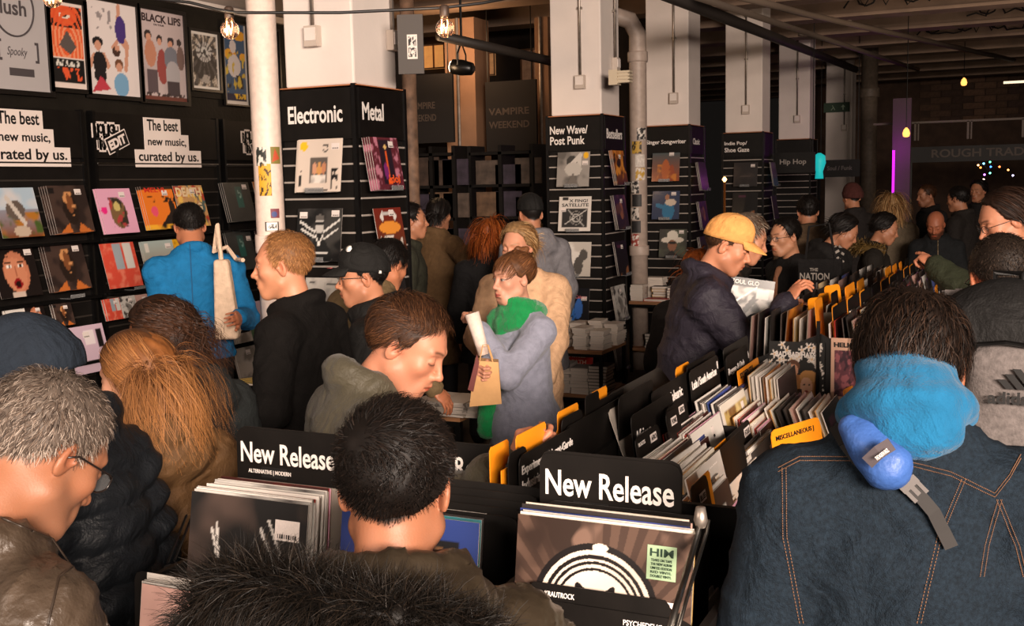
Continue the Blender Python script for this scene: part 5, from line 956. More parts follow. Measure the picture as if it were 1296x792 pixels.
o = fput(P1, 'f', 388, 351, 'cream2', 'pale grey record in a plastic sleeve behind the black cap', stack=1, lab=(.88, .34))
o = fput(P1, 's', 467, 173, 'idol', 'crimson record on the Metal display, upper row', stack=3, lab=(.72, .87)); text('Idol', o, Matrix.Identity(4), .15, .04, .12, .05, mat('ember_ink', (226, 90, 40), .5))
o = fput(P1, 's', 472, 264, 'puppets', 'record of white crosses under an orange sky', lab=(.62, .9, 1.2, 1)[:2]); text('MASTER OF PUPPETS', o, Matrix.Identity(4), .03, .012, .25, .02, MATS['bone_ink'])
o = fput(P1, 's', 476, 345, 'ember', 'dark record at the foot of the Metal display', lab=(.75, .8))
o = fput(P2, 'f', 706, 193, 'bwposes', 'grey record of a folded figure with a yellow dot', lab=(.86, .68))
o = fput(P2, 'f', 708, 249, 'satellite', 'white record lettered Satellite on the New Wave display', lab=(.14, .62)); text('X FING!', o, Matrix.Identity(4), .1, .262, .18, .028, INK); text('SATELLITE', o, Matrix.Identity(4), .03, .222, .26, .03, INK)
fput(P2, 'f', 708, 306, 'bear', 'white record with an orange side bar and a grey dancing bear', behind='whitecard')
o = fput(P2, 'f', 706, 364, 'hotel', 'black record with blue glowing figures', lab=(.84, .7)); text('Too Hotel Cabaret', o, Matrix.Identity(4), .03, .22, .26, .03, mat('pink_ink', (220, 120, 130), .5), bold=0, shear=.3)
o = fput(P2, 'f', 711, 437, 'redposter', 'red record below the book shelf, New Wave display', w=.315)
for k, (s, y) in enumerate((('LAURIED', .21), ('DEATH', .15), ('WITH', .09))): text(s, o, Matrix.Identity(4), .06, y, .19, .04, mat('pale_red_ink', (236, 200, 190), .5), bold=.03)
for k, (px, py, nm, lb, st) in enumerate(((774, 190, 'amber', 'amber record at the top of the Bestsellers side', 2), (776, 247, 'duskman', 'dusky record second from top on the Bestsellers side', 2), (777, 306, 'ember', 'dark record third from top on the Bestsellers side', 1), (775, 363, 'sculpture', 'grey record fourth from top on the Bestsellers side', 1), (776, 426, 'plaindark', 'dark record lowest on the Bestsellers side', 1))):
    fput(P2, 's', px, py, nm, lb, stack=st, lab=(.6, .82))
fput(P3, 'f', 826, 194, 'fire', 'record of flame coloured figures on the Singer Songwriter display', lab=(.7, .95)); fput(P3, 'f', 826, 242, 'bluecoat', 'record of a man in a blue coat on the Singer Songwriter display', lab=(.78, .9)); fput(P3, 'f', 835, 290, 'hat', 'record of a face under a white cowboy hat', lab=(.8, .9))
for px, py, nm, lb in ((883, 205, 'plaindark', 'dark record high on the side of the Singer Songwriter display'), (884, 255, 'duskman', 'brown record in the middle of that same narrow side, third display'), (885, 300, 'plaindark', 'dark record low on the side of the Singer Songwriter display')): fput(P3, 's', px, py, nm, lb, stack=2)
fput(P4, 'f', 929, 206, 'plaindark', 'black record on the Indie Pop display', lab=(.8, .86)); fput(P4, 'f', 929, 244, 'ember', 'dark record with orange glints on the Indie Pop display', stack=2)
fput(P4, 's', 975, 205, 'plaindark', 'dark record high on the side of the Indie Pop display', stack=1); fput(P4, 's', 976, 248, 'plaindark', 'dark record low on the side of the Indie Pop display')
# ================================================================ record racks
RND = random.Random(11)
EDGES = [(222, 212, 204), (206, 196, 186), (150, 136, 124), (46, 42, 40), (190, 60, 50), (226, 214, 200), (120, 96, 78), (70, 84, 104), (232, 224, 216), (196, 150, 96), (90, 80, 76), (210, 170, 160), (34, 31, 30)]
GEN = []
for k, (a, c) in enumerate(zip(('sculpture', 'whitecard', 'rosy', 'plaindark', 'redtri', 'cream2', 'amber', 'navy', 'whitecard', 'beast', 'ember', 'pink', 'plaindark'), EDGES)): GEN.append(sleeve_mesh(ART[a], .315, .315, .0042, 7, k, c))
for g in GEN: g.materials.append(PRINT)
CN = ['white', 'cream', 'grey', 'black', 'red', 'ivory', 'brown', 'blue', 'bright white', 'tan', 'taupe', 'pink', 'charcoal']; FAR = []
def loose(M, label, group, k=None, w=.315, far=False):
    if k is None: k = RND.randrange(len(GEN))
    if far: FAR.append((M @ Matrix.Translation((0, -.315, 0)), k)); return
    if label.startswith('record '): label = CN[k]+' edged '+label; group = label
    o = bpy.data.objects.new('record_sleeve', GEN[k]); COL.objects.link(o); o.matrix_world = M @ Matrix.Translation((0, -.315, 0)); return tag(o, label, 'record', group)
def card_mesh(w, h, tab=None, r=.02, t=.0022):
    """divider card; origin lower left; tab=(x0,x1,dh) raises a tab"""
    p = [(0, 0), (w, 0)]
    if tab: x0, x1, dh = tab; prof = [(w, h-dh), (x1+.008, h-dh), (x1, h-dh+.008), (x1, h-r*.4), (x1-r*.4, h), (x0+r*.4, h), (x0, h-r*.4), (x0, h-dh+.008), (x0-.008, h-dh), (0, h-dh)]; prof = [q for q in prof if -1e-6 <= q[0] <= w+1e-6]
    else: prof = [(w, h-r), (w-r*.3, h-r*.3), (w-r, h), (r, h), (r*.3, h-r*.3), (0, h-r)]
    return MB().prism(p+prof, lambda u, v, q: (u, v, q-t), t).mesh('divider_card')
def card(M, w, h, label, m=CARD, tab=None, txt=(), group=None, cat='divider', lift=0):
    """M has its origin at the card's top left corner"""
    o = link('divider_card', card_mesh(w, h, tab), m); o.matrix_world = M @ Matrix.Translation((0, -h, 0)); tag(o, label, cat, group)
    for (s, x, y, tw, th, *mm) in txt: text(s, o, Matrix.Identity(4), x, h-y-th, tw, th, mm[0] if mm else LETTER, bold=.02 if th > .012 else .01)
    return o
def tag_label(o, x, y, s, w=.05, h=.022):
    l = link('stuck_label', MB().box((0, 0, .0006), (w, h, .0008)).mesh('stuck_label'), PRICE, o); l.location = (x, y, .0006); text(s, l, Matrix.Identity(4), -w*.42, -h*.3, w*.84, h*.6, INK, out=.0012, bold=.02)
# ---- crates facing the camera
def nframe(org, le=8, az=0):
    """frame of something facing -Y (towards the camera), leaning back"""
    a = math.radians(le); r = Vector((math.cos(math.radians(az)), math.sin(math.radians(az)), 0)); n = Vector((r.y, -r.x, 0)); u = -n*math.sin(a)+Vector((0, 0, math.cos(a))); return face_frame(org, r, u)
def crate(label, x0, x1, y0, y1, zt, zb=.0):
    t = thing('record_crate', label, 'record crate', (x0, y0, 0)); w, d = x1-x0, y1-y0
    MB().bx((0, 0, 0), (.014, d, zt)).build('side_panel', CARD, t); MB().bx((w-.014, 0, 0), (w, d, zt)).build('side_panel', CARD, t)
    MB().bx((.014, 0, 0), (w-.014, .014, zt-.16)).build('front_panel', CARD, t); MB().bx((.014, d-.014, 0), (w-.014, d, zt+.08)).build('back_panel', CARD, t)
    MB().bx((.014, .014, zt-.45), (w-.014, d-.014, zt-.43)).build('base_board', CARD, t); return t
def nstack(TLf, TLb, n, label, art=None, artlab=None, le=10, group=None, arts=(), pl=None, az=0, seed=0):
    rr = random.Random(seed)
    for k in range(n):
        f = k/(n-1) if n > 1 else 0; p = Vector(TLf).lerp(Vector(TLb), f); p += Vector((rr.uniform(-.004, .004), 0, rr.uniform(-.006, .006))) if k else Vector()
        M = nframe(p, le-2*f+rr.uniform(-.5, .5)*(k > 0), az)
        if k == 0 and art:
            o = bpy.data.objects.new('record_sleeve', sl(art, .315, .004, 72)); COL.objects.link(o); o.matrix_world = M @ Matrix.Translation((0, -.315, 0)); tag(o, artlab, 'record')
            if len(o.data.materials) == 0: o.data.materials.append(PRINT)
            first = o
        elif k in arts: put(p, M.to_3x3() @ Vector((1, 0, 0)), M.to_3x3() @ Vector((0, 1, 0)), arts[k][0], arts[k][1])
        else: loose(M, label, group or label, None if pl is None else pl[k % len(pl)])
    return first if art else None
def newrel(px, py, y, w, sub, label, le=2, h=.30):
    o = card(nframe(ony(px, py, y), le), w, h, label, cat='sign'); k = Matrix.Identity(4); text('New Release', o, k, w*.045, h-.084, w*.91, .052, out=.0012, bold=.016)
    e = link('board_back', card_mesh(w, h), CARD, o); e.location = (0, .004, -.008)
    if sub: MB().bx((w*.25, h-.118, .0005), (w*.5, h-.092, .002)).build('label_tape', INK, o); text(sub, o, k, w*.24 if len(sub) < 8 else w*.12, h-.112, w*.16 if len(sub) < 8 else w*.42, .013, out=.0024, bold=.01)
    return o
# metal crate
F0 = ony(656, 650, 1.69); B0 = ony(664, 630, 1.90)
him = None
nstack(F0, ony(668, 632, 1.86), 13, 'record packed behind the large ring cover in the Metal crate', 'plaindark', 'brown record with a black ring emblem in the Metal crate', seed=1, pl=(0, 9, 4, 8, 1, 7, 3, 5, 2))
him = [o for o in COL.objects if o.get('label') == 'brown record with a black ring emblem in the Metal crate'][0]
him.data = sleeve_mesh([('fill', (88, 68, 58)), ('rays', (66, 50, 43), .5, .28, 46, .1), ('noise', (50, 38, 33), 4, .55, .2), ('noise', (116, 92, 80), 7, .6, .2), ('ring', (26, 22, 22), .47, .53, .2, .36), ('ring', (222, 204, 188), .47, .53, .30, .325), ('ring', (222, 204, 188), .47, .53, .265, .278), ('ring', (222, 204, 188), .47, .53, .23, .248), ('ell', (226, 210, 196), .47, .53, .215, .215), ('line', (26, 22, 22), .37, .37, .37, .66, .014), ('line', (26, 22, 22), .37, .66, .58, .49, .014), ('line', (26, 22, 22), .57, .66, .36, .49, .014), ('line', (26, 22, 22), .57, .37, .57, .66, .014), ('ell', (222, 204, 188), .49, .87, .045, .022)],   .315, .315, .004, 220, 3, (206, 196, 186)); him.data.materials.append(PRINT)
st = MB().box((.262, .262, .0006), (.05, .056, .0008)).build('green_sticker', mat('sage_sticker', (150, 176, 140), .5), him)
text('HIM', him, Matrix.Identity(4), .242, .272, .04, .013, mat('deep_green_ink', (30, 54, 40), .5), out=.0014)
for q in range(5): text(('TEARS ON TAPE', 'THE NEW ALBUM', 'LIMITED EDITION', 'RED VINYL', 'DOUBLE VINYL')[q], him, Matrix.Identity(4), .244, .264-q*.0065, .036, .0042, MATS['deep_green_ink'], out=.0014, bold=.01)
price(him, .255, .178, 1.15); 
M = nframe(F0+Vector((0, -.006, 0)), 10)
for (dx, dz, dy, w, h, s, sx, lab) in ((.035, -.104, -.036, .27, .12, 'KRAUTROCK', .03, 'black divider tab lettered Krautrock before the ring cover'), (.03, -.128, -.05, .30, .1, 'PSYCHEDELIC', .18, 'black divider tab lettered Psychedelic before the ring cover'), (.02, -.17, -.072, .33, .08, 'GARAGE/SURF/TURF', .14, 'lowest black divider lettered Garage Surf Turf before the ring cover')):
    Mx = nframe(F0+Vector((dx, dy, dz)), 10); card(Mx, w, h, lab, txt=((s, sx, .012, .006*len(s), .009),), tab=(0, w*.92, .018) if w < .3 else None)
card(nframe(F0+Vector((.0, -.14, -.215)), 60), .33, .2, 'pale grey board lying in front of the lowest divider', mat('grey_card', (150, 140, 130), .6))
newrel(683, 572, 1.98, .293, 'METAL', 'black sign lettered New Release Metal in the centre front')
card(nframe(ony(690, 632, 1.93), 5), .33, .28, 'plain black rounded divider under the Metal sign')
cr = crate('black crate holding the New Release Metal records', F0.x-.04, F0.x+.345, F0.y-.14, 2.06, F0.z-.14)
t = thing('chrome_rail', 'bright steel side rail running down beside the ring cover', 'rail', ony(886, 668, 1.70)); e = ony(846, 800, 1.42)-t.location; MB().tube([(0, 0, .015), (-.003, -.003, -.01), e*.5, e], .005, 8).build('rod', STEEL, t, True); MB().tube([(.012, .01, .012), (.009, .006, -.01), e*.5+Vector((.01, .01, 0)), e+Vector((.01, .01, 0))], .003, 6).build('rod', STEEL, t, True); MB().lathe([(.008, -.012), (.012, 0), (.008, .022)], 10, Matrix.Translation((.0, .004, .012))).build('end_cap', GALV, t, True)
# centre crate, blue cover
w_ = .315; TR = ony(607, 662, 1.84); T0 = TR - Vector((w_, 0, 0)); nstack(T0, ony(618, 640, 2.1)-Vector((.315, 0, 0)), 6, 'record packed behind the blue cover in the centre crate', 'navy', 'blue record with a black panel just right of the dark haired head', seed=3, arts={1: ('teal', 'teal record directly behind the blue one')}, pl=(12, 0, 3, 1))
for k in range(5): card(nframe(ony(585+k*9, 647-k*9, 1.98+k*.03)-Vector((.2, 0, 0)), 5), .33, .28, 'plain black rounded divider card right of the dark haired head', group='black dividers behind the blue cover')
lz = ony(655, 569, 2.42); newrel(*proj(lz-Vector((.31, 0, 0)))[:2], 2.42, .31, None, 'black sign ending in lease right of the dark haired head'); crate('black crate holding the blue and teal records', T0.x-.03, T0.x+.345, T0.y-.12, 2.25, T0.z-.17)
ts = card(nframe(ony(640, 578, 2.5), 2), .06, .28, 'narrow black sign ending in the letters on', txt=(('on', .012, .03, .035, .03),), cat='sign')
card(nframe(ony(560, 596, 2.46), 3), .3, .3, 'tall plain black board behind the lease sign')
# left crate, alternative / modern
T1 = ony(243, 621, 1.87)
c_ = nstack(T1, ony(283, 602, 2.1), 18, 'record packed behind the dark ringed cover in the left crate', 'cosmos', 'black record with pale curved strokes in the left crate', seed=5, pl=(8, 0, 8, 5, 0, 4, 11, 8, 2, 4, 1)); price(c_, .265, .255, 1.15)
newrel(299, 541, 2.15, .305, 'ALTERNATIVE | MODERN', 'black sign lettered New Release Alternative Modern'); crate('black crate holding the alternative and modern records', T1.x-.03, T1.x+.37, T1.y-.1, 2.2, T1.z-.16)
card(nframe(ony(292, 603, 2.12), 4), .33, .28, 'grey backing card behind the left crate records', mat('grey_card', (150, 140, 130), .6))
for k, (px, py) in enumerate(((212, 690), (221, 686))):
    a = ony(px+24, py-38, 1.95); t = thing('steel_strut', ('left of two', 'right of two')[k]+' thin struts leaning at the corner of the left crate', 'rail', a); MB().tube([(0, 0, 0), ony(px, py+22, 1.8)-a], .003, 6).build('rod', DARKM, t)
T2 = ony(180, 738, 1.62); nstack(T2, ony(186, 727, 1.72), 7, 'record packed behind the rosy cover at the bottom left', 'rosy', 'rosy record with two dark silhouettes at the bottom left', seed=7, pl=(1, 0, 5))
card(nframe(ony(170, 721, 1.78), 4), .36, .3, 'black backing card behind the rosy record'); crate('black crate holding the rosy record', T2.x-.03, T2.x+.36, T2.y-.1, 1.85, T2.z-.1)
card(nframe(ony(206, 712, 1.9), 20), .3, .2, 'black card lying between the left crate and the rosy record')
# ---- the long genre rack: sleeves facing right (+X)
def xframe(org, le=14, az=0):
    a = math.radians(le); z = math.radians(az); r = Vector((math.sin(z), math.cos(z), 0)); n = Vector((r.y, -r.x, 0)); u = -n*math.sin(a)+Vector((0, 0, math.cos(a))); return face_frame(org, r, u)
def rstack(px, py, X, n, label, art=None, artlab=None, dx=.0085, dz=.0035, le=14, az=0, seed=0, lab=None, pl=None, fan=0):
    rr = random.Random(seed+50); p0 = onx(px, py, X); res = None
    for k in range(n):
        p = p0+Vector((-dx*k, rr.uniform(-.012, .012)*(k > 0), dz*k+rr.uniform(-.005, .005)*(k > 0))); M = xframe(p, le+rr.uniform(-.8, .8)*(k > 0)-fan*k, az+rr.uniform(-1.5, 1.5)*(k > 0))
        if k == 0 and art:
            o = bpy.data.objects.new('record_sleeve', sl(art, .315, .004, 44)); COL.objects.link(o); o.matrix_world = M @ Matrix.Translation((0, -.315, 0)); tag(o, artlab, 'record'); res = o
            if len(o.data.materials) == 0: o.data.materials.append(PRINT)
            if lab: price(o, .315*lab[0], .315*lab[1], lab[2] if len(lab) > 2 else 1, tall=True)
        else: loose(M, label, label, None if pl is None else pl[k % len(pl)])
    return res
def rcard(px, py, X, w, h, label, m=CARD, le=10, az=0, **k): return card(xframe(onx(px, py, X), le, az), w, h, label, m, **k)
# tall back boards and left-facing side with orange tabs
rcard(657, 578, -.985, .33, .30, 'black sign lettered Experimental Avant-Garde Industrial', le=0, cat='sign', txt=(('Experimental / Avant-Garde', .012, .024, .30, .026), ('Industrial / Noise', .012, .058, .2, .024)))
rcard(716, 541, -1.0, .52, .40, 'long plain dark board behind the Metal sign', le=0)
rcard(741, 502, -1.02, .3, .28, 'small black card showing above the long dark board', le=0, tab=(.0, .1, .03))
for k, (px, py, X, w, tb) in enumerate(((620, 567, -1.07, .2, (0, .1, .05)), (634, 562, -1.02, .33, (.08, .25, .06)), (702, 524, -1.04, .22, (.02, .16, .05)), (749, 497, -1.05, .12, (0, .12, .03)))):
    rcard(px, py, X, w, .3, ('short orange divider tab nearest the lease sign', 'broad orange divider sheet above the Experimental sign', 'orange divider tab left of the long dark board', 'small orange divider tab below the stacked books')[k], ORANGE, le=0, tab=tb)
for k, (px, py, X) in enumerate(((643, 575, -1.0), (711, 530, -1.01), (640, 585, -1.03))): rcard(px, py, X, .1+.04*k, .26, ('black tab card beside the broad orange sheet', 'black tab card beside the second orange tab', 'black card low beside the lease sign')[k], le=0, az=0)
rcard(771, 498, -1.10, .5, .30, 'slanting dark board above the long rack, left one', mat('charcoal_board', (40, 37, 34), .6), le=38)
rcard(783, 503, -.97, .30, .42, 'tall rounded black divider left of the African sign', le=0)
rcard(769, 520, -1.0, .2, .3, 'white edged record stuck beyond the long dark board', mat('dim_white_card', (170, 160, 150), .5), le=20)
# genre signs
rcard(798, 527, -.905, .37, .33, 'black genre sign lettered African', cat='sign', le=6, txt=(('African', .02, .045, .13, .036),))
rcard(824, 497, -.955, .39, .34, 'black genre sign lettered Disco Balearic', cat='sign', le=6, txt=(('Disco / Balearic', .03, .03, .27, .032),))
rcard(872, 470, -.94, .36, .34, 'black genre sign lettered Latin South American', cat='sign', le=6, txt=(('Latin / South American', .015, .035, .3, .028), ('1', .33, .02, .012, .025)))
rcard(869, 463, -.965, .36, .34, 'blank black card standing behind the Latin sign', le=6)
rcard(918, 452, -.93, .33, .33, 'black genre sign lettered Reggae and Dub', cat='sign', le=6, txt=(('Reggae & Dub', .02, .045, .24, .03),))
rcard(915, 442, -.985, .4, .34, 'blank dark card behind the Reggae sign', mat('charcoal_board', (40, 37, 34), .6), le=6, txt=(('& Dub', .3, .06, .08, .03),))
rcard(855, 466, -.99, .16, .3, 'orange divider between the Disco and Latin signs', ORANGE, le=4)
o = rcard(933, 470, -.88, .34, .3, 'orange divider with a lettered tab right of the Reggae sign', ORANGE, le=8, tab=(0, .33, .06), txt=(('SOUTHERN SOUL', .03, .012, .2, .02, INK),))
rcard(944, 473, -.865, .3, .3, 'black card before the lettered orange divider', le=8, txt=(('FUNK', .02, .02, .06, .016),))
for k, (px, py, X, lb) in enumerate(((803, 556, -.87, 'small lettered black divider low under the African sign'), (842, 519, -.88, 'third small black divider with a pale label'))):
    o = rcard(px, py, X, .2, .2, lb, le=10, txt=(('ROOTS', .02, .015, .05, .01),)); tag_label(o, .14, .175, 'AFRO')
o = rcard(842, 524, -.86, .12, .2, 'short black divider with a white tag near the stack tops', le=10); tag_label(o, .06, .17, 'FUNK')
# upper tier stacks
rstack(830, 590, -.79, 9, 'record in the upper tier under the African sign', 'plaindark', 'bent dark record at the front of the African stack', seed=1, pl=(8, 4, 9, 0, 8, 5, 1, 8), dx=.0075, dz=-.001)
rstack(856, 585, -.79, 3, 'record tucked under the leaning white card', 'redtri', 'record with red triangles beside the bent dark one', seed=2)
rstack(874, 550, -.81, 11, 'record in the upper tier under the Disco sign', 'whitecard', 'plain white record with fine text before the Disco stack', seed=3, lab=(.65, .88, .7), pl=(8, 11, 4, 8, 5, 4, 8, 12), dx=.0075, dz=0)
rstack(911, 514, -.83, 11, 'record in the upper tier under the Latin sign', 'beast', 'white edged record with a yellow animal picture', seed=4, lab=(.8, .82), pl=(8, 0, 12, 8, 3, 7, 8), dx=.0075, dz=.001)
rstack(937, 499, -.845, 4, 'record behind the grey sculpture cover', 'sculpture', 'grey record showing a pale sculpture, beside the yellow animal', seed=5, lab=(.5, .85))
rstack(984, 480, -.74, 9, 'record in the stack left of the daisy poster', 'plaindark', 'dark green record at the front of the stack by the daisy poster', seed=6, pl=(8, 1, 9, 8, 6, 0), dx=.012, dz=.001, le=6)
rstack(966, 466, -.86, 3, 'pale record leaning behind the daisy poster stack', 'teal', 'pale teal record leaning left of the daisy poster', seed=8, pl=(8, 0))
rstack(1040, 522, -.56, 10, 'record in the stack below the daisy poster', 'ember', 'dark record leading the stack below the daisy poster', seed=9, pl=(12, 9, 8, 12, 5, 2, 12), dx=.02, dz=.0, le=20)
rcard(1066, 494, -.58, .2, .26, 'orange divider beside the light blue hood', ORANGE, le=22, az=10)
# middle tier
o = rcard(876, 592, -.72, .36, .28, 'orange divider stepping up over the middle tier', ORANGE, tab=(.14, .34, .045), txt=(('FUNK', .2, .012, .06, .012, INK),)); o = rcard(891, 586, -.7, .4, .3, 'rounded black divider before the stepped orange one', txt=(('AFRO FUNK', .02, .02, .09, .014),))
rstack(868, 607, -.70, 6, 'record fanned out beside the stepped orange divider', seed=11, pl=(8, 9, 8), dx=.012)
o = rcard(868, 622, -.66, .2, .2, 'orange divider low at the left of the middle tier', ORANGE, tab=(.06, .2, .03)); o = rcard(873, 618, -.65, .14, .2, 'black divider tagged Blues in the middle tier'); tag_label(o, .08, .16, 'BLUES')
o = rstack(878, 648, -.66, 6, 'record behind the blue striped cover', 'bluewoman', 'dark record with a blue stripe and orange dot', seed=12, lab=(.62, .72, 1.4), pl=(9, 8, 3)) 
o = rstack(924, 613, -.68, 13, 'record in the stack behind the Witch cover', 'witch', 'cream record lettered Witch with four pictures', seed=13, lab=(.86, .84, 1.1), pl=(8, 1, 9, 8, 0, 7, 5, 8), dx=.0082); text('WITCH', o, Matrix.Identity(4), .05, .215, .19, .07, INK, bold=.03)
o = rcard(913, 560, -.75, .34, .2, 'black divider with a white tag above the Witch stack'); tag_label(o, .29, .17, 'FOLK', .07, .026)
o = rstack(950, 574, -.70, 4, 'record behind the grey cover above the Witch stack', 'plaindark', 'grey record with a tall label above the Witch stack', seed=14, lab=(.78, .8, 1.4))
o = rstack(962, 545, -.72, 11, 'record with a pink edge in the middle tier', 'redtri', 'dark red record partly hidden by the orange card', seed=15, pl=(8, 11, 4, 8, 9, 4), dx=.008)
o = rcard(938, 546, -.77, .22, .24, 'black lettered divider left of the orange card', txt=(('JAZZ VOCAL', .02, .015, .1, .014),)); o = rcard(950, 531, -.79, .27, .24, 'orange divider arching above the pink edged records', ORANGE, tab=(.06, .26, .05), txt=(('JAZZ FUNK', .1, .012, .1, .014, INK),))
o = rcard(975, 545, -.64, .26, .3, 'bright orange card turned towards the camera left of the denim jacket', ORANGE, az=22, le=10, txt=(('MISCELLANEOUS J', .02, .02, .2, .018, INK),))
# lower tier
o = rcard(868, 716, -.60, .34, .24, 'upper orange divider in the lowest tier', ORANGE, tab=(0, .2, .045), txt=(('SOUL', .03, .015, .08, .014, mat('faded_ink', (150, 90, 20), .6)),)); o = rcard(884, 703, -.58, .3, .26, 'black divider with a white tag in the lowest tier', tab=(.13, .26, .04)); tag_label(o, .2, .235, 'SOUL')
o = rstack(906, 752, -.56, 8, 'red edged record in the lowest tier', seed=21, pl=(11, 4, 8, 4), dx=.008); o = rstack(888, 772, -.52, 5, 'white edged record at the bottom edge of the rack', seed=22, pl=(8, 8, 12), dx=.012)
for k in range(2): rcard(931+k*4, 727+k*3, -.545+k*.012, .3, .3, ('rear', 'front')[k]+' orange divider beside the grey cover at the bottom', ORANGE, tab=(.0, .26, .05))
o = rcard(950, 706, -.53, .28, .3, 'black divider before the paired orange dividers'); tag_label(o, .1, .27, 'R&B')
rstack(940, 756, -.50, 3, 'record behind the beige cover at the bottom', 'beigeman', 'beige record with a grey triangle at the bottom beside the denim jacket', seed=23)
rstack(938, 690, -.57, 9, 'record in the lowest tier beneath the Witch cover', seed=24, pl=(8, 11, 9, 5, 8, 0), dx=.01)
# carcass of the rack
rk = thing('record_rack', 'long black stepped record rack running away from the camera', 'record rack', (-.9, 2.0, 0))
def rp(lo, hi, nm='trough_board'): MB().bx(tuple(a-b for a, b in zip(lo, (-.9, 2.0, 0))), tuple(a-b for a, b in zip(hi, (-.9, 2.0, 0)))).build(nm, BLACK, rk)
rp((-1.16, 2.25, 0), (-.44, 4.18, .62), 'plinth'); rp((-1.0, 2.25, .62), (-.985, 4.18, 1.2), 'ridge_board')
for X, z in ((-.755, 1.10), (-.635, .95), (-.47, .8)): rp((X, 2.3, .62), (X+.012, 4.18, z))
for y in (2.28, 3.2): rp((-.985, y, .62), (-.76, y+.012, 1.16), 'bin_partition'); rp((-.74, y, .62), (-.64, y+.012, 1.0), 'bin_partition')
rp((-1.17, 4.18, 0), (-1.125, 4.2, 1.1), 'end_panel')
g = MB(); g.prism([(-.3, 0), (.42, 0), (.42, 1.17), (.14, 1.31), (-.3, 1.12)], lambda u, v, w: (-.82+u+.9, 4.2+w-2.0, v), .018); g.build('gable_panel', mat('satin_black_panel', (24, 22, 21), .4), rk)
MB().bx((-.68+.9-.012, 4.185-2, .6), (-.68+.9, 4.2-2, 1.36)).build('joint_strip', DARKM, rk)
# posters on the gable
def gprint(px0, py0, px1, py1, ops, label, ex=None, n=60):
    y = 4.193; A = ony(px0, py1, y); B = ony(px1, py0, y); w, h = B.x-A.x, B.z-A.z; t = thing('poster', label, 'poster', (A.x, y, A.z)); MB().bx((0, 0, 0), (w, .003, h)).build('sheet', INK, t); M = face_frame((0, -.001, 0), (1, 0, 0), (0, 0, 1)); o = link('print', print_mesh(ops, w, h, n, 9), PAPER, t); o.matrix_local = M
    if ex: ex(t, M @ Matrix.Translation((0, 0, .0005)), w, h)
rr = random.Random(4); dz_ = []
for k in range(30):
    a = (rr.uniform(.04, .96), rr.uniform(.68, .97)) if k < 20 else (rr.choice((.05, .93, .88))+rr.uniform(-.04, .04), rr.uniform(.2, .7)); dz_.append(a)
ops = [('fill', (26, 24, 22))]
for i, (x, y) in enumerate(dz_):
    for q in range(5): an = q*1.257+i; ops.append(('line', (226, 214, 204), x, y, x+.06*math.cos(an), y+.06*math.sin(an), .014))
    ops.append(('ell', (214, 170, 110), x, y, .016, .016))
ops += [('ell', (96, 60, 40), .44, .62, .12, .1), ('ell', (206, 150, 120), .44, .55, .09, .1), ('noise', (170, 110, 60), 8, .2, .2, (.5, .1, .9, .48)), ('ell', (26, 24, 22), .9, .3, .07, .3), ('ell', (176, 116, 60), .7, .3, .2, .22), ('ell', (196, 140, 80), .72, .46, .16, .1), ('ell', (222, 170, 140), .68, .3, .11, .15), ('ell', (150, 60, 50), .68, .22, .035, .02), ('ell', (70, 50, 40), .64, .33, .02, .012), ('ell', (70, 50, 40), .73, .33, .02, .012), ('ell', (190, 190, 190), .66, .06, .2, .07)]
gprint(973, 434, 1044, 510, ops, 'daisy covered poster lettered Bad Bad Hats on the rack gable', lambda t, M, w, h: text('BAD BAD HATS', t, M, w*.12, h*.76, w*.72, h*.085, bold=.04), 70)
gprint(1051, 429, 1101, 505, [('fill', (206, 164, 140)), ('rect', (100, 52, 62), .1, .06, .95, .8), ('noise', (56, 28, 40), 7, .5, .1, (.1, .06, .95, .8)), ('noise', (150, 84, 90), 9, .6, .08, (.1, .06, .95, .8))], 'beige poster lettered Helicon with a dark red picture', lambda t, M, w, h: text('HELICON', t, M, w*.08, h*.85, w*.85, h*.08, INK, bold=.04), 50)
# ---- second rack beyond the gable
rk2 = thing('record_rack', 'second black record rack continuing into the dark hall', 'record rack', (-.7, 4.35, 0))
def rp2(lo, hi, nm): MB().bx(tuple(a-b for a, b in zip(lo, (-.7, 4.35, 0))), tuple(a-b for a, b in zip(hi, (-.7, 4.35, 0)))).build(nm, BLACK, rk2)
rp2((-.98, 4.35, 0), (-.22, 8.35, .9), 'plinth'); rp2((-.71, 4.3, .9), (-.685, 8.35, 1.22), 'ridge_board'); rp2((-.995, 4.35, .9), (-.983, 8.35, 1.18), 'trough_board'); rp2((-.45, 4.35, .9), (-.438, 8.35, 1.12), 'trough_board'); rp2((-.23, 4.35, .9), (-.218, 8.35, 1.05), 'trough_board')
cols = [(-.965, -.74, 1.37, -1, 'left side'), (-.50, -.66, 1.35, 1, 'middle row'), (-.29, -.45, 1.27, 1, 'right row')]
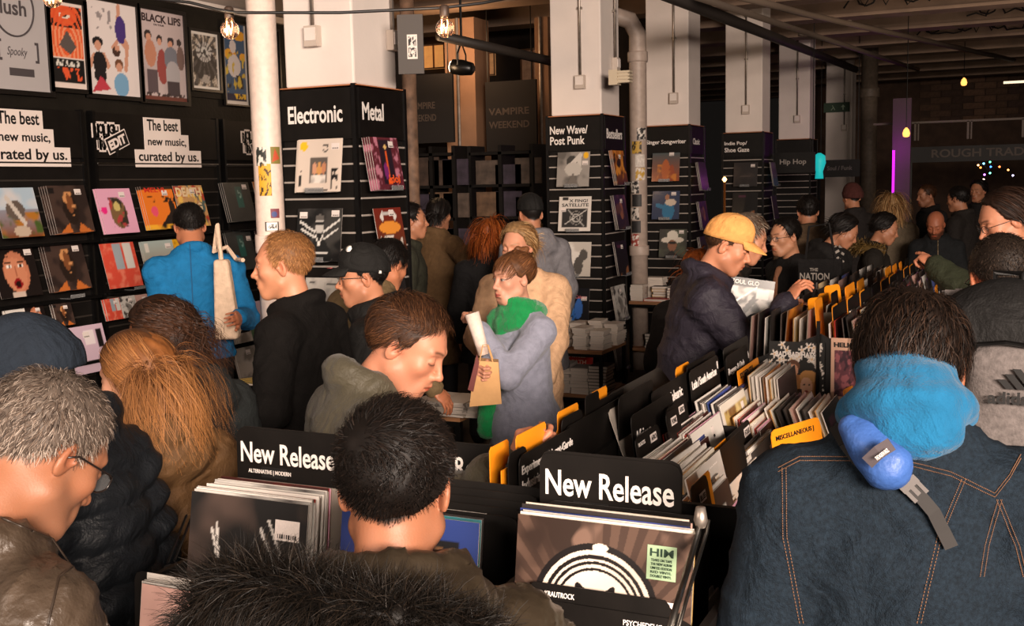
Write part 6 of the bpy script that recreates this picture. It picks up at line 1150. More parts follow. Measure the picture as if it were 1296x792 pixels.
for xf, xb, zt0, sgn, nm in cols:
    y = 4.32; b = 0
    while y < 8.0:
        zt = zt0-.028*(y-4.3); n = 9 if y < 5.6 else (6 if y < 7 else 4)
        if not (nm == 'right row' and y < 4.5):
            for k in range(n):
                f = k/(n-1); x = xf+(xb-xf)*f+RND.uniform(-.006, .006); le = RND.uniform(2, 9)+(8 if sgn > 0 else 0)*(1-f); p = Vector((x, y+RND.uniform(-.012, .012), zt+RND.uniform(-.02, .012)-(0 if sgn < 0 else .0)))
                if sgn < 0: M = xframe(p, -2+RND.uniform(-3, 3))
                else: M = xframe(p, le, RND.uniform(-3, 3))
                loose(M, 'record in the second rack, %s, %s' % (nm, ('nearest bins', 'middle bins', 'far bins')[0 if y < 5.4 else 1 if y < 6.9 else 2]), 'records %s %d' % (nm, 0 if y < 5.4 else 1 if y < 6.9 else 2), RND.choice((0, 2, 4, 5, 6, 7, 9, 10, 3, 12, 8, 3, 12)), far=y > 5.9)
        if b % 1 == 0:
            ori = RND.random() < .6; x = xb+(.0 if sgn > 0 else .015); w = RND.uniform(.14, .3)
            card(xframe(Vector((x, y+.02, zt+.05)), 5), w, .3, ('orange' if ori else 'black')+' divider standing in the second rack, %s' % nm, ORANGE if ori else CARD, group='dividers %s %s' % ('orange' if ori else 'black', nm))
        if nm == 'middle row': card(xframe(Vector((-.655, y+.02, zt+.045)), 4), .33, .34, 'black genre board along the ridge of the second rack', CARD, group='ridge boards of the second rack', cat='sign', txt=((('Hip Hop', 'Rap', 'Jazz', 'Soul', 'Funk', 'House', 'Techno', 'Dub', 'Rock', 'Folk', 'Pop')[b % 11], .05, .05, .16, .04, mat('grey_lettering', (150, 142, 136), .6)),))
        y += .40; b += 1
Vf_, Ff_, Cf_ = [], [], []; nv = 0
for M_, k in FAR:
    me = GEN[k]; n = len(me.vertices); v = np.empty(n*3, np.float32); me.vertices.foreach_get('co', v); v = v.reshape(-1, 3)[-8:]; c = np.empty(n*4, np.float32); me.attributes['Col'].data.foreach_get('color', c); c = c.reshape(-1, 4)
    f = np.array([(0, 1, 2, 3), (4, 7, 6, 5), (0, 4, 5, 1), (1, 5, 6, 2), (2, 6, 7, 3), (3, 7, 4, 0)]); A_ = np.array(M_); Vf_.append(v @ A_[:3, :3].T+A_[:3, 3]); Ff_.append(f+nv); cc = c[-8:].copy(); cc[:4] = c[:-8].mean(0); Cf_.append(cc); nv += 8
tag(link('record_sleeves', np_mesh('record_sleeves', np.concatenate(Vf_), np.concatenate(Ff_), False, {'Col': ('FLOAT_COLOR', np.concatenate(Cf_))}), PRINT), 'mass of record sleeves packed into the dark far end of the second rack', 'records', kind='stuff')
loose(nframe(W(1000, 398, 4.55), 6, 40), 'gold record the man in the yellow cap is flicking past', None, 9)
for k, (px, py) in enumerate(((1022, 378), (1035, 372), (1043, 362))): card(xframe(W(px, py, 4.7+.1*k), 8, 20), .14, .2, ('orange divider tab by the hand of the man in the yellow cap', 'middle orange divider tab left of the tall black post', 'orange divider tab touching the tall black post')[k], ORANGE)
# ================================================================ book tables
PAGE = mat('page_block', (214, 202, 190), .8, noise=.08, nscale=200, stretch=(1, 1, 20))
BOOKM = [mat('book_cover_%d' % i, c, .5) for i, c in enumerate(((222, 214, 206), (206, 196, 188), (30, 27, 26), (196, 50, 40), (226, 170, 40), (60, 90, 120), (120, 60, 44), (200, 190, 180), (90, 84, 80)))]
_bk = {}
def book(x, y, z, w, d, t, rz, ci, label, group):
    k = (round(w, 2), round(d, 2), round(t, 3))
    if k not in _bk:
        c = MB().bx((0, 0, 0), (w, d, .0022)).bx((0, 0, t-.0022), (w, d, t)).bx((0, 0, 0), (.0025, d, t)).mesh('cover'); p = MB().bx((.002, .003, .0022), (w-.003, d-.003, t-.0022)).mesh('page_block'); _bk[k] = (c, p)
    t_ = bpy.data.objects.new('book', _bk[k][0]); COL.objects.link(t_)
    if len(t_.data.materials) == 0: t_.data.materials.append(BOOKM[0])
    t_.material_slots[0].link = 'OBJECT'; t_.material_slots[0].material = BOOKM[ci]; t_.location = (x, y, z); t_.rotation_euler = (0, 0, rz); tag(t_, label, 'book', group)
    p = link('page_block', _bk[k][1], PAGE, t_); return t_
def pile(P, n, t, cis, label, group, w=.17, d=.24, rz=0, seed=0):
    rr = random.Random(seed); z = P[2]
    for k in range(n):
        book(P[0]+rr.uniform(-.008, .008), P[1]+rr.uniform(-.008, .008), z, w, d, t, rz+rr.uniform(-.09, .09), cis[k % len(cis)], label, group); z += t+.0006
def table(label, A, B, depth, z, shelves=(), name='book_table'):
    """front edge from A to B (xy), extends back"""
    t = thing(name, label, 'table', (A[0], A[1], 0)); w, = (B[0]-A[0],)
    for zz in (z,)+tuple(shelves): MB().bx((0, 0, zz-.03), (w, depth, zz)).build('board', WOOD, t); MB().bx((.0, -.004, zz-.055), (w, .012, zz-.03)).build('rail', DARKM, t)
    for x in (.0, w-.03):
        for y in (.0, depth-.03): MB().bx((x, y, 0), (x+.03, y+.03, z-.03)).build('leg', DARKM, t)
    return t
# table before the New Wave display
A = W(672, 448, 8.35); B = W(768, 432, 8.6); zt = .72
A = onz(672, 452, .62); 
def tb(px0, px1, py, y, depth, label, shelves=(), name='book_table', zoff=0):
    P = ony(px0, py, y); Q = ony(px1, py, y); return table(label, (P.x, y), (Q.x, y), depth, P.z, shelves, name), P, Q
T_a, P, Q = tb(668, 762, 440, 8.35, .6, 'ply topped table of white books before the New Wave display', (.15,))
for k, (fx, fy, n) in enumerate(((.02, .03, 9), (.3, .02, 7), (.58, .03, 8), (.8, .05, 7), (.1, .32, 9), (.36, .33, 8), (.62, .33, 9), (.83, .34, 8))):
    pile((P.x+fx*(Q.x-P.x)+.01, 8.35+fy, P.z), n, .022, (0, 7, 0, 1), 'white paperback in a %s pile of the table before the New Wave display' % ('front row' if k < 4 else 'back row'), 'white books %s' % ('front' if k < 4 else 'back'), w=.12, d=.2, seed=k)
for k, fx in enumerate((.02, .28, .52, .76)):
    pile((P.x+fx*(Q.x-P.x)+.03, 8.36, .151), (8, 9, 8, 9)[k], .026, ((6, 8, 2), (0, 7), (0, 1), (2, 2, 8))[k], ('dark and red book in the leftmost low pile', 'white book in the second low pile', 'white book in the third low pile', 'black book in the rightmost low pile')[k], 'low pile %d' % k, w=.16, d=.22, seed=20+k)
T_b, P, Q = tb(796, 858, 381, 10.3, .5, 'two tier ply shelf of books before the Singer Songwriter display', ())
zlow = ony(800, 440, 10.3).z; MB().bx((0, 0, zlow-.03), (Q.x-P.x, .5, zlow)).build('board', WOOD, T_b)
w3 = Q.x-P.x
for k, (fx, fy, n, cis, w, lb) in enumerate(((.0, .05, 6, (0, 1), .13, 'white book in the left pile of the ply shelf'), (.3, .02, 1, (3,), .24, 'flat red book at the front of the ply shelf'), (.36, .2, 5, (2, 4), .16, 'black and yellow book in the middle pile of the ply shelf'), (.72, .1, 5, (2, 8), .12, 'dark book in the right pile of the ply shelf'), (.12, .3, 8, (0, 7), .2, 'white book in the rear pile of the ply shelf'))):
    pile((P.x+fx*w3, 10.3+fy, P.z), n, .026, cis, lb, lb, w=w, d=.15, seed=40+k)
pile((P.x+.3*w3, 10.33, zlow), 5, .028, (2, 2), 'black book on the lower ply shelf', 'black books low shelf', w=.2, d=.16, seed=60)
# low table behind the green scarf woman and left table
T_c, P, Q = tb(520, 582, 522, 4.95, .5, 'low table with pale piled records behind the grey puffer jacket', ())
for k in range(3): pile((P.x+.02+k*.16, 4.93, P.z), 6, .012, (7, 1, 0), 'pale flat record in a pile behind the grey puffer jacket', 'pale flat pile', w=.15, d=.26, seed=70+k)
T_d, P, Q = tb(268, 318, 545, 3.55, .6, 'crowded book table between the hooded woman and the ginger haired man', ())
for k in range(2): pile((P.x+.02+k*.1, 3.57+.12*k, P.z), 5+2*k, .024, (2, 3, 0, 6, 2), 'dark and red book piled left of the ginger haired man', 'books left table', w=.13, d=.18, seed=80+k)
o = thing('magazine', 'black and yellow chevron striped magazine on the left book table', 'magazine', (P.x+.03, 3.62, P.z+.19)); m = link('cover', print_mesh([('fill', (30, 26, 24))]+[('line', (226, 190, 40), -.1+q*.2, 0, .25+q*.2, .5, .045) for q in range(5)]+[('line', (226, 190, 40), .25+q*.2, .5, -.1+q*.2, 1, .045) for q in range(5)], .2, .26, 34), PAPER, o); m.location = (0, 0, .006); MB().bx((0, 0, 0), (.2, .26, .005)).build('pages', PAGE, o)
# ================================================================ the crowd
FACE_OUT = ((0, .045, -.02), (.067, .088, .108)); SHO = ((0, -.045, -.27), (.21, .125, .1))
def away(px): return 25+math.degrees(math.atan((648-px)/FPX))
def cloth(name, c, rough=.85, **k): k.setdefault('bump', .25); k.setdefault('bscale', 180); k.setdefault('noise', .12); k.setdefault('nscale', 30); k.setdefault('spec', .25); k.setdefault('wr', .35); return mat(name, c, rough, **k)
def flow_back(P, N): return np.stack([np.sign(P[:, 0])*.28+P[:, 0]*3, -.55-.0*P[:, 1], -.35+0*P[:, 2]], -1)
def flow_side(P, N): return np.stack([np.full(len(P), .8), -.2+0*P[:, 1], -.2+0*P[:, 2]], -1)
def flow_front(P, N): return np.stack([P[:, 0]*3, .6+0*P[:, 1], -.2+0*P[:, 2]], -1)
def short_hair(f, cols, n=3500, length=.035, thick=.014, seed=1, **k): k.setdefault('width', .0009); return add_hair(f, n=n, length=length, segs=4, thick=thick, colors=cols, seed=seed, grav=.05, lift=.25, **k)
def beanie(f, m):
    k = 60; th, ph = np.meshgrid(np.linspace(-math.pi, math.pi, k*2+1), np.linspace(-.42, math.pi/2, 26)); D = np.stack([np.cos(ph)*np.sin(th), np.cos(ph)*np.cos(th), np.sin(ph)], -1)
    R = CR_R+np.array((.011, .013, .022)); P = CR_C+np.array((0, -.006, .004))+D*R; rib = .0012*np.sign(np.sin(th*50))*np.cos(ph); P = P+D*rib[..., None]; P[..., 2] += .16*P[..., 1]
    low = ph < .12; P = P+D*(np.where(low, .006, 0)+np.where(np.abs(ph-.12) < .04, .002, 0))[..., None]; ii = np.arange(P.shape[0]*P.shape[1]).reshape(P.shape[:2]); F = np.stack([ii[:-1, :-1], ii[:-1, 1:], ii[1:, 1:], ii[1:, :-1]], -1).reshape(-1, 4)
    o = head_part(f, 'beanie', np_mesh('beanie', P.reshape(-1, 3), F, True), m); s = o.modifiers.new('thickness', 'SOLIDIFY'); s.thickness = .004; return o
def fur(f, path, r, n, length, cols, seed=1, name='fur_trim', width=.0011):
    """fur standing off a soft rope along world points"""
    rr = np.random.RandomState(seed); P = np.array([list(p) for p in path]); seg = rr.randint(0, len(P)-1, n); t = rr.rand(n)[:, None]; c = P[seg]*(1-t)+P[seg+1]*t; T = P[seg+1]-P[seg]; T /= np.linalg.norm(T, axis=1)[:, None]
    u = rr.normal(size=(n, 3)); u -= (u*T).sum(1)[:, None]*T; u /= np.linalg.norm(u, axis=1)[:, None]; d = u+rr.normal(size=(n, 3))*.45+T*.3*fold(c, 30, 2)[:, None]; d /= np.linalg.norm(d, axis=1)[:, None]; A = [c+u*r]; L = length*(.5+.5*rr.rand(n))[:, None]/4
    for k in range(4): d = d+np.array((0, 0, -.16))+rr.normal(size=(n, 3))*.1; d /= np.linalg.norm(d, axis=1)[:, None]; A.append(A[-1]+d*L)
    A = np.stack(A, 1); S = np.cross(T, u)[:, None, :]*0+np.cross(d, rr.normal(size=(n, 3)))[:, None, :]; S = S/np.linalg.norm(S, axis=2)[..., None]; w = width*np.linspace(1, .2, 5)[None, :, None]
    V = np.stack([A-S*w, A+S*w], 2).reshape(-1, 3); b = np.arange(n)[:, None]*10+np.arange(4)[None]*2; F = np.stack([b, b+1, b+3, b+2], -1).reshape(-1, 4)
    cs = np.array([lin(q) for q in cols])[rr.randint(0, len(cols), n)]*(.6+.8*rr.rand(n, 1)); col = np.repeat(cs, 10, 0); mb = MB().tube(path, r, 10); V2 = np.array(mb.v); F2 = np.array([q for q in mb.f if len(q) == 4])+len(V)
    V = np.concatenate([V, V2])-f['root']; F = np.concatenate([F, F2]); col = np.concatenate([col, np.tile(np.array(lin(cols[0]))*.6, (len(V2), 1))]); return link(name, np_mesh(name, V, F, True, {'Col': ('FLOAT_COLOR', np.concatenate([col, np.ones((len(col), 1))], 1))}), hair_mat(), f['o'])
def part_solid(f, name, prims, h, m, k=.02, disp=None, cut=None):
    v, fc = solid(prims, h, k, disp=disp, cut=cut); o = link(name, np_mesh(name, v-f['root'], fc, True), m, f['o']); f.setdefault('parts', {})[name] = (v, fc); return o
def hit(f, px, py, which=None):
    v, fc = (f['gv'], f['gf']) if which is None else f['parts'][which]; key = 'b'+str(which)
    if key not in f: f[key] = BVHTree.FromPolygons(v.tolist(), fc.tolist())
    loc, n, i, d = f[key].ray_cast(CAM, ray(px, py).normalized()); return loc, n
def seam_px(f, pts, m, r=.0014, name='seam', dashed=False, off=.001):
    out = []
    for i in range(len(pts)-1):
        for t in np.linspace(0, 1, 14, endpoint=(i == len(pts)-2)):
            l, n = hit(f, pts[i][0]*(1-t)+pts[i+1][0]*t, pts[i][1]*(1-t)+pts[i+1][1]*t)
            if l is not None: out.append(l+n*off-Vector(f['root']))
    b = MB()
    if len(out) < 3: return
    if dashed:
        o2 = []
        for i in range(len(out)-1):
            for q in (0, .5): a = out[i].lerp(out[i+1], q); c = out[i].lerp(out[i+1], q+.32); b.tube([a, c], r, 4)
    else: b.tube(out, r, 5)
    return b.build(name, m, f['o'], True)
HB = dict(dark=((20, 16, 14), (30, 22, 18), (14, 11, 10)), brown=((70, 44, 28), (48, 30, 20), (96, 62, 38)), ginger=((150, 100, 58), (120, 78, 44), (176, 126, 78)), grey=((120, 104, 92), (84, 70, 60), (160, 146, 134), (54, 44, 38)), blonde=((190, 146, 96), (150, 108, 66), (214, 176, 126)), auburn=((150, 70, 26), (112, 54, 22), (180, 96, 40)))
TAN = (196, 132, 98); PALE = (222, 170, 142)
# --- A grey haired man, lower left, brown leather jacket
A = figure('grey haired man in glasses and brown leather jacket at the lower left', W(56, 576, 1.85), face=-8, pitch=40, body=-2, lean=10, neckoff=(.03, -.02, 0), skin=(168, 116, 86), sw=.19, bulk=.03, coat=mat('worn_brown_leather', (62, 51, 41), .42, noise=.3, nscale=9, bump=.4, bscale=60, rgb2=None), coat_h=.008, fc=dict(hair=(96, 80, 68), beard=.25, red=.7), folds=.008, fs=22, voxel=.0032, hem=.7, hs=1.04)
short_hair(A, HB['grey'], n=9000, length=.026, thick=.014, width=.0008, seed=2, noise=.5, root_dark=.8)
glasses(A, rx=.023, rz=.017, thick=.0018)
for P_ in (((40, 672), (85, 690), (120, 716), (135, 792)), ((0, 655), (40, 672)), ((60, 792), (75, 730), (110, 703))): seam_px(A, P_, mat('dark_leather_seam', (44, 34, 26), .5), .002)
# --- B navy beanie, black puffer
Bf = figure('person in a navy ribbed beanie and black puffer at the left edge', W(34, 478, 2.55), face=118, pitch=22, body=95, lean=4, skin=(176, 112, 76), sw=.15, bulk=.04, coat=cloth('black_puffer', (24, 27, 31), .5), coat_h=.01, puff=(.085, .02), collar='high', fc=dict(hair=(20, 16, 14)), hem=.75)
beanie(Bf, cloth('navy_knit', (26, 34, 44), .9)); glasses(Bf, mat('gold_wire', (190, 140, 80), .3, .8), round_=True, thick=.0013)
# --- C long highlighted hair, brown coat
Cf = figure('woman with long highlighted hair in a brown waxed coat', W(170, 478, 3.05), face=86, pitch=14, body=62, kind='female', skin=PALE, sw=.16, bulk=.025, coat=cloth('brown_waxed_coat', (92, 66, 40), .7), coat_h=.009, collar='hood', hem=.55, folds=.008, fs=18, armr=1.1, fc=dict(hair=(110, 66, 34)))
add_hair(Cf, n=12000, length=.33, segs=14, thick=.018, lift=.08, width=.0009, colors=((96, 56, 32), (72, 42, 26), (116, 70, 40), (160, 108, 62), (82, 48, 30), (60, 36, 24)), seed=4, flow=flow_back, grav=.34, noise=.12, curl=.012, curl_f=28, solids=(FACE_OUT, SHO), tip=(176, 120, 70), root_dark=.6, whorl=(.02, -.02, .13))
for P_ in (((145, 560), (175, 552), (182, 556), (150, 570)), ((176, 560), (188, 640), (180, 720))): seam_px(Cf, P_, mat('coat_seam', (70, 50, 30), .7), .002)
for q in ((152, 560), (170, 557)):
    l, n = hit(Cf, *q)
    if l: MB().lathe([(.007, 0), (.007, .003), (.003, .004)], 10, Matrix.Translation(l-Vector(Cf['root'])) @ n.to_track_quat('Z', 'Y').to_matrix().to_4x4()).build('press_stud', GALV, Cf['o'], True)
def hair_mass(f, prims, col, amp=.004):
    v, fc = solid(prims, .007, .04, disp=lambda X: amp*fold(X*np.array((1, 1, .25)), 90)); M3 = np.array(f['Mh'].to_3x3()); o = f['Mh'].translation; w = v @ M3.T + np.array(o); c = np.array(lin(col))*(1+.4*fold(v*np.array((1, 1, .2)), 160)[:, None]); return link('hair_mass', np_mesh('hair_mass', w, fc, True, {'Col': ('FLOAT_COLOR', np.concatenate([np.clip(c, 0, 1), np.ones((len(c), 1))], 1))}), hair_mat(), f['o'])
hair_mass(Cf, [E_((0, -.05, .03), (.083, .085, .09)), C_((0, -.06, 0), (.02, -.1, -.2), .075, .05)], (112, 68, 34))
# --- D curly dark hair, black hoodie
Df = figure('curly haired person in a black hooded top behind the brown coat', W(202, 430, 3.6), face=112, pitch=18, body=70, kind='female', skin=(170, 110, 78), sw=.17, bulk=.03, coat=cloth('black_hoodie', (27, 30, 30), .9), coat_h=.011, collar='hood', hem=.7, fc=dict(hair=(24, 16, 12)))
hair_mass(Df, [E_((0, -.05, .02), (.085, .085, .085)), C_((0, -.06, 0), (0, -.09, -.18), .08, .06)], (30, 20, 15), .008)
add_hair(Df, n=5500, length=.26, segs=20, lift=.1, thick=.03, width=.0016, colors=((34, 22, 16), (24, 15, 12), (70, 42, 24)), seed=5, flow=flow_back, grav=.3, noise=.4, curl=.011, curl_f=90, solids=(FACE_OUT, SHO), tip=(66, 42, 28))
# --- E blue work jacket, tote
Ef = figure('man in a bright blue work jacket facing the record wall', W(240, 288, 6.0), face=48, pitch=22, body=46, lean=4, lhint=(.1, -.2, -1), rhint=(.3, .1, -1), skin=TAN, sw=.2, bulk=.03, coat=cloth('bright_blue_twill', (18, 100, 150), .85), coat_h=.012, collar='stand', hem=1.0, fc=dict(hair=(28, 20, 18)), rw=W(303, 402, 5.75), lw=W(222, 412, 6.2), folds=.007, voxel=.006, fs=16)
short_hair(Ef, HB['dark'], n=2500, length=.03, width=.0014)
seam_px(Ef, ((240, 305), (243, 360), (246, 432)), mat('blue_seam', (16, 76, 118), .8), .003)
t = thing('tote_bag', 'cream canvas tote bag hanging from the blue jacketed shoulder', 'bag', W(288, 430, 5.75)); C0 = t.location
CANV = cloth('cream_canvas', (206, 180, 156), .9); b = MB(); b.prism([(-.07, 0), (.05, .0), (.06, .04), (.02, .42), (-.055, .42)], lambda u, v, w: (u*.9063-w*.42, u*.4226+w*.9, v), .07); o = b.build('bag_body', CANV, t); m_ = o.modifiers.new('soft', 'BEVEL'); m_.width = .015; m_.segments = 3
top = W(274, 318, 5.8)-C0; b = MB(); pts = [Vector((-.03, .02, .41)), Vector((-.035, .01, .6)), top+Vector((0, -.02, .0)), top+Vector((.02, .06, .02)), top+Vector((.03, .12, -.05)), Vector((.03, .12, .41))]; b.tube(pts, .012, 6); b.build('strap', CANV, t)
# --- F ginger man, black coat
Ff = figure('balding ginger haired man in a black wool coat seen in profile', W(357, 337, 4.15), face=116, pitch=4, body=96, lean=3, skin=(222, 158, 124), sw=.2, bulk=.035, coat=cloth('black_wool', (19, 17, 16), .95, spec=.12), coat_h=.01, collar='stand', hem=.62, fc=dict(hair=(150, 104, 66), beard=.35, beard_c=(170, 120, 84), recede=30, brow=.4, eyes='open', red=.8), voxel=.0036, lw=W(262, 540, 3.9), folds=.006)
short_hair(Ff, HB['ginger'], n=6000, length=.026, thick=.012, width=.0009, seed=8, recede=26, noise=.45, root_dark=.85)
part_solid(Ff, 'lapel', [T_(Ff['t'](0, .0, .012), .078, .014, 1.05, np.array(Matrix(Ff['Rt'].tolist()) @ Matrix.Rotation(math.radians(-24), 3, 'X')))], .007, cloth('black_wool', (25, 23, 22)))
# --- G black cap, glasses
Gf = figure('man in a black baseball cap and glasses with a black high collared coat', W(459, 352, 4.75), face=124, pitch=4, body=105, skin=(206, 146, 112), sw=.19, bulk=.04, coat=cloth('black_cotton', (20, 19, 18), .8), coat_h=.011, collar='high', hem=.7, fc=dict(hair=(24, 20, 18), beard=.2, eyes='open'), voxel=.004)
short_hair(Gf, HB['dark'], n=1200, length=.018, thick=.004, width=.001, capthick=.002); cp = cap_hat(Gf, cloth('black_cap_cloth', (22, 21, 20), .8), logo=1); glasses(Gf)
M_ = face_frame((-.089, .0, .088), (0, -1, 0), (0, .25, 1)); M_ = face_frame((-.079, -.045, .1), (0, 1, 0), (.25, 0, 1)); 
for s_, z in ((.03, 0),):
    o = MB().lathe([(.015, 0), (.016, .002), (.004, .003)], 7).build('embroidered_flower', LETTER, cp, True); o.matrix_local = Matrix.Translation((-.055, .045, .135)) @ Vector((-.7, .5, .5)).to_track_quat('Z', 'Y').to_matrix().to_4x4(); o = MB().box((0, 0, 0), (.03, .012, .003)).build('embroidered_mark', mat('dull_red_thread', (150, 60, 60), .8), cp); o.matrix_local = Matrix.Translation((-.02, .135, .06)) @ Matrix.Rotation(.4, 4, 'Z')
o = MB().box((0, 0, 0), (.012, .004, .012)).build('back_mark', LETTER, cp); o.matrix_local = Matrix.Translation((-.075, -.075, .025)) @ Matrix.Rotation(math.radians(50), 4, 'Z')
# --- H olive jacket seen from behind
Hf = figure('dark haired person in an olive jacket bending away behind the black cap', W(493, 336, 5.6), face=-10, pitch=30, body=-5, lean=22, skin=(206, 140, 104), sw=.19, bulk=.035, coat=cloth('olive_cotton', (104, 86, 60), .8), coat_h=.012, collar='stand', hem=.85, fc=dict(hair=(30, 20, 16)), voxel=.006, rw=W(548, 490, 5.2))
short_hair(Hf, HB['dark'], n=2500, length=.05, thick=.02, width=.0014)
# --- I grey green puffer, leaning over the crates
If = figure('man in a grey green puffer jacket leaning over the crates with downcast eyes', W(517, 440, 3.02), face=-80, pitch=30, roll=-4, body=-40, lean=12, skin=(212, 150, 120), sw=.19, bulk=.045, rhint=(.1, -.1, -1), neckoff=(-.02, 0, -.0), coat=cloth('grey_green_nylon', (68, 63, 50), .55, sheen=.1), coat_h=.0085, puff=(.13, .018), collar='high', hem=.85, fc=dict(hair=(60, 40, 28), beard=.18, red=.9, lash=.9), voxel=.0028, folds=.006, fs=20, rw=W(650, 590, 2.66), rh='hold', lw=W(520, 640, 2.7), hs=1.05)
add_hair(If, n=7000, length=.062, segs=6, thick=.02, width=.0009, colors=HB['brown']+((54, 34, 22),), seed=12, grav=.03, noise=.4, lift=.3, flow=lambda P, N: np.stack([P[:, 0]*3+.25, np.where(P[:, 2] > .09, .25, -.5), np.where(P[:, 2] > .06, .0, -.6)], -1), recede=12, root_dark=.7, lenfn=lambda P: np.where((np.abs(P[:, 0]) > .055) & (P[:, 1] > .0), .5, 1.0))
# --- J front man, fur hood
Jf = figure('dark haired man with a faded nape and fur trimmed hood in front', W(502, 618, 1.76), face=20, pitch=12, body=30, lean=4, skin=(172, 118, 88), sw=.2, bulk=.05, coat=mat('dark_olive_nylon', (50, 42, 32), .38, noise=.2, nscale=14, bump=.2, bscale=40), coat_h=.008, collar='high', hem=.7, fc=dict(hair=(24, 18, 15), beard=.5, beard_c=(40, 28, 22)), voxel=.0032, folds=.009, fs=24, hs=1.04,
    extra=lambda f: [E_(f['t'](0, -.1, -.03), (.15, .06, .07), f['Rt'], k=.04), T_(f['t'](0, -.05, .015), .125, .035, .8, np.array(Matrix(f['Rt'].tolist()) @ Matrix.Rotation(math.radians(-10), 3, 'X')), k=.03)])
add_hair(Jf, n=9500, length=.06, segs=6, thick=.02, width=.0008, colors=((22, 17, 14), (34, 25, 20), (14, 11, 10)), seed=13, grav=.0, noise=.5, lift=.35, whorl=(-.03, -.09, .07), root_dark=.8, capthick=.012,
    lenfn=lambda P: np.interp(P[:, 2], [-.03, .0, .05, .09], [.1, .16, .4, 1.0]))
Jt = Jf['t']; fur(Jf, [W(*p) for p in ((240, 850, 1.62), (256, 775, 1.6), (300, 735, 1.56), (360, 745, 1.5), (430, 768, 1.47), (500, 782, 1.46), (566, 794, 1.48), (622, 825, 1.52))], .022, 12000, .068, ((22, 18, 15), (34, 27, 21), (14, 12, 10)), seed=3, width=.0008)
MB().tube([Vector(Jf['Mh'] @ Vector(p)) for p in ((.062, .09, .012), (.078, .06, .012), (.082, 0, .01))], .0025, 6).build('glasses_temple', DARKM, Jf['o'])
# --- K green scarf
Kf = figure('woman with fringe, emerald scarf and lavender grey coat', W(649, 353, 5.3), face=150, pitch=4, body=142, kind='female', skin=(226, 172, 146), sw=.165, bulk=.028, coat=cloth('lavender_grey_wool', (136, 138, 154), .95, sheen=.15), coat_h=.009, collar='lapel', hem=.6, fc=dict(hair=(90, 56, 34), eyes='open', lips=(190, 96, 84)), voxel=.0036, lw=W(609, 418, 5.15), rw=W(612, 466, 5.0), rh='grip', lh='grip', folds=.004, fs=12, rhint=(.3, -.5, -.8), lpalm=(-.5, -.2, -.6))
add_hair(Kf, n=3500, length=.085, segs=8, thick=.014, width=.0012, colors=((110, 70, 42), (82, 50, 30), (140, 92, 56)), seed=14, flow=lambda P, N: np.stack([P[:, 0]*2, np.where(P[:, 1] > .02, .6, -.5), np.where(P[:, 1] > .02, -.3, .5)], -1), grav=.1, noise=.3, solids=(((0, .045, -.03), (.07, .072, .09)),))
b = solid([E_((.0, -.07, .125), (.026, .024, .022)), E_((.012, -.052, .14), (.016, .018, .014)), E_((-.012, -.085, .135), (.014, .016, .016))], .004, .01, disp=lambda X: .002*fold(X, 160)); bun = np_mesh('hair_bun', b[0], b[1], True, {'Col': ('FLOAT_COLOR', np.tile(np.array(lin((104, 66, 40))+(1,)), (len(b[0]), 1)))}); head_part(Kf, 'hair_bun', bun, hair_mat())
GS = cloth('emerald_wool', (14, 128, 66), .95, sheen=.3, bscale=260, bump=.5); t_ = Kf['t']
part_solid(Kf, 'scarf', [T_(t_(0, .01, .0), .085, .036, 1.05, Kf['Rt']), T_(t_(0, .015, .04), .075, .032, 1.1, np.array(Matrix(Kf['Rt'].tolist()) @ Matrix.Rotation(.25, 3, 'X'))), T_(t_(0, .02, -.03), .1, .032, 1.0, np.array(Matrix(Kf['Rt'].tolist()) @ Matrix.Rotation(-.3, 3, 'X'))),
    C_(t_(.07, .11, -.03), t_(.07, .155, -.3), .045, .05), C_(t_(.07, .155, -.3), t_(.08, .17, -.58), .05, .05), C_(t_(.0, .11, -.05), t_(-.02, .15, -.34), .04, .036)], .007, GS, .02, disp=lambda X: .004*fold(X, 60)+.0015*np.sin(X[..., 0]*400+X[..., 2]*60))
t = thing('paper_bag', 'brown paper carrier bag held by the woman in the emerald scarf', 'bag', W(614, 512, 4.98)); KR = mat('kraft_paper', (196, 150, 98), .75, noise=.1, nscale=12, bump=.1); a_ = math.radians(25)
b = MB(); rz = Matrix.Rotation(a_, 4, 'Z'); b.prism([(-.07, 0), (.075, .01), (.065, .2), (-.04, .21)], lambda u, v, w: tuple(rz @ Vector((u, w-.04, v))), .085); b.build('bag_body', KR, t)
for w_ in (-.035, .04): MB().tube([rz @ Vector((-.02, w_, .2)), rz @ Vector((-.005, w_*.6, .27)), rz @ Vector((.02, w_*.6, .27)), rz @ Vector((.04, w_, .2))], .003, 6).build('handle', KR, t)
MB().prism([(-.075, .08), (-.05, .07), (-.02, .2), (-.03, .24)], lambda u, v, w: tuple(rz @ Vector((u, w-.05, v))), .01).build('fold_line', mat('dark_red_strap', (96, 30, 24), .6), t)
t = thing('rolled_paper', 'rolled pale newspaper in the hand of the scarfed woman', 'paper', W(612, 440, 5.0)); MB().tube([Vector((0, 0, -.03)), Vector((-.02, -.01, .06)), Vector((-.045, -.02, .16))], [.026, .03, .034], 14).build('roll', mat('newsprint', (226, 206, 194), .8, noise=.1, nscale=60), t, True)
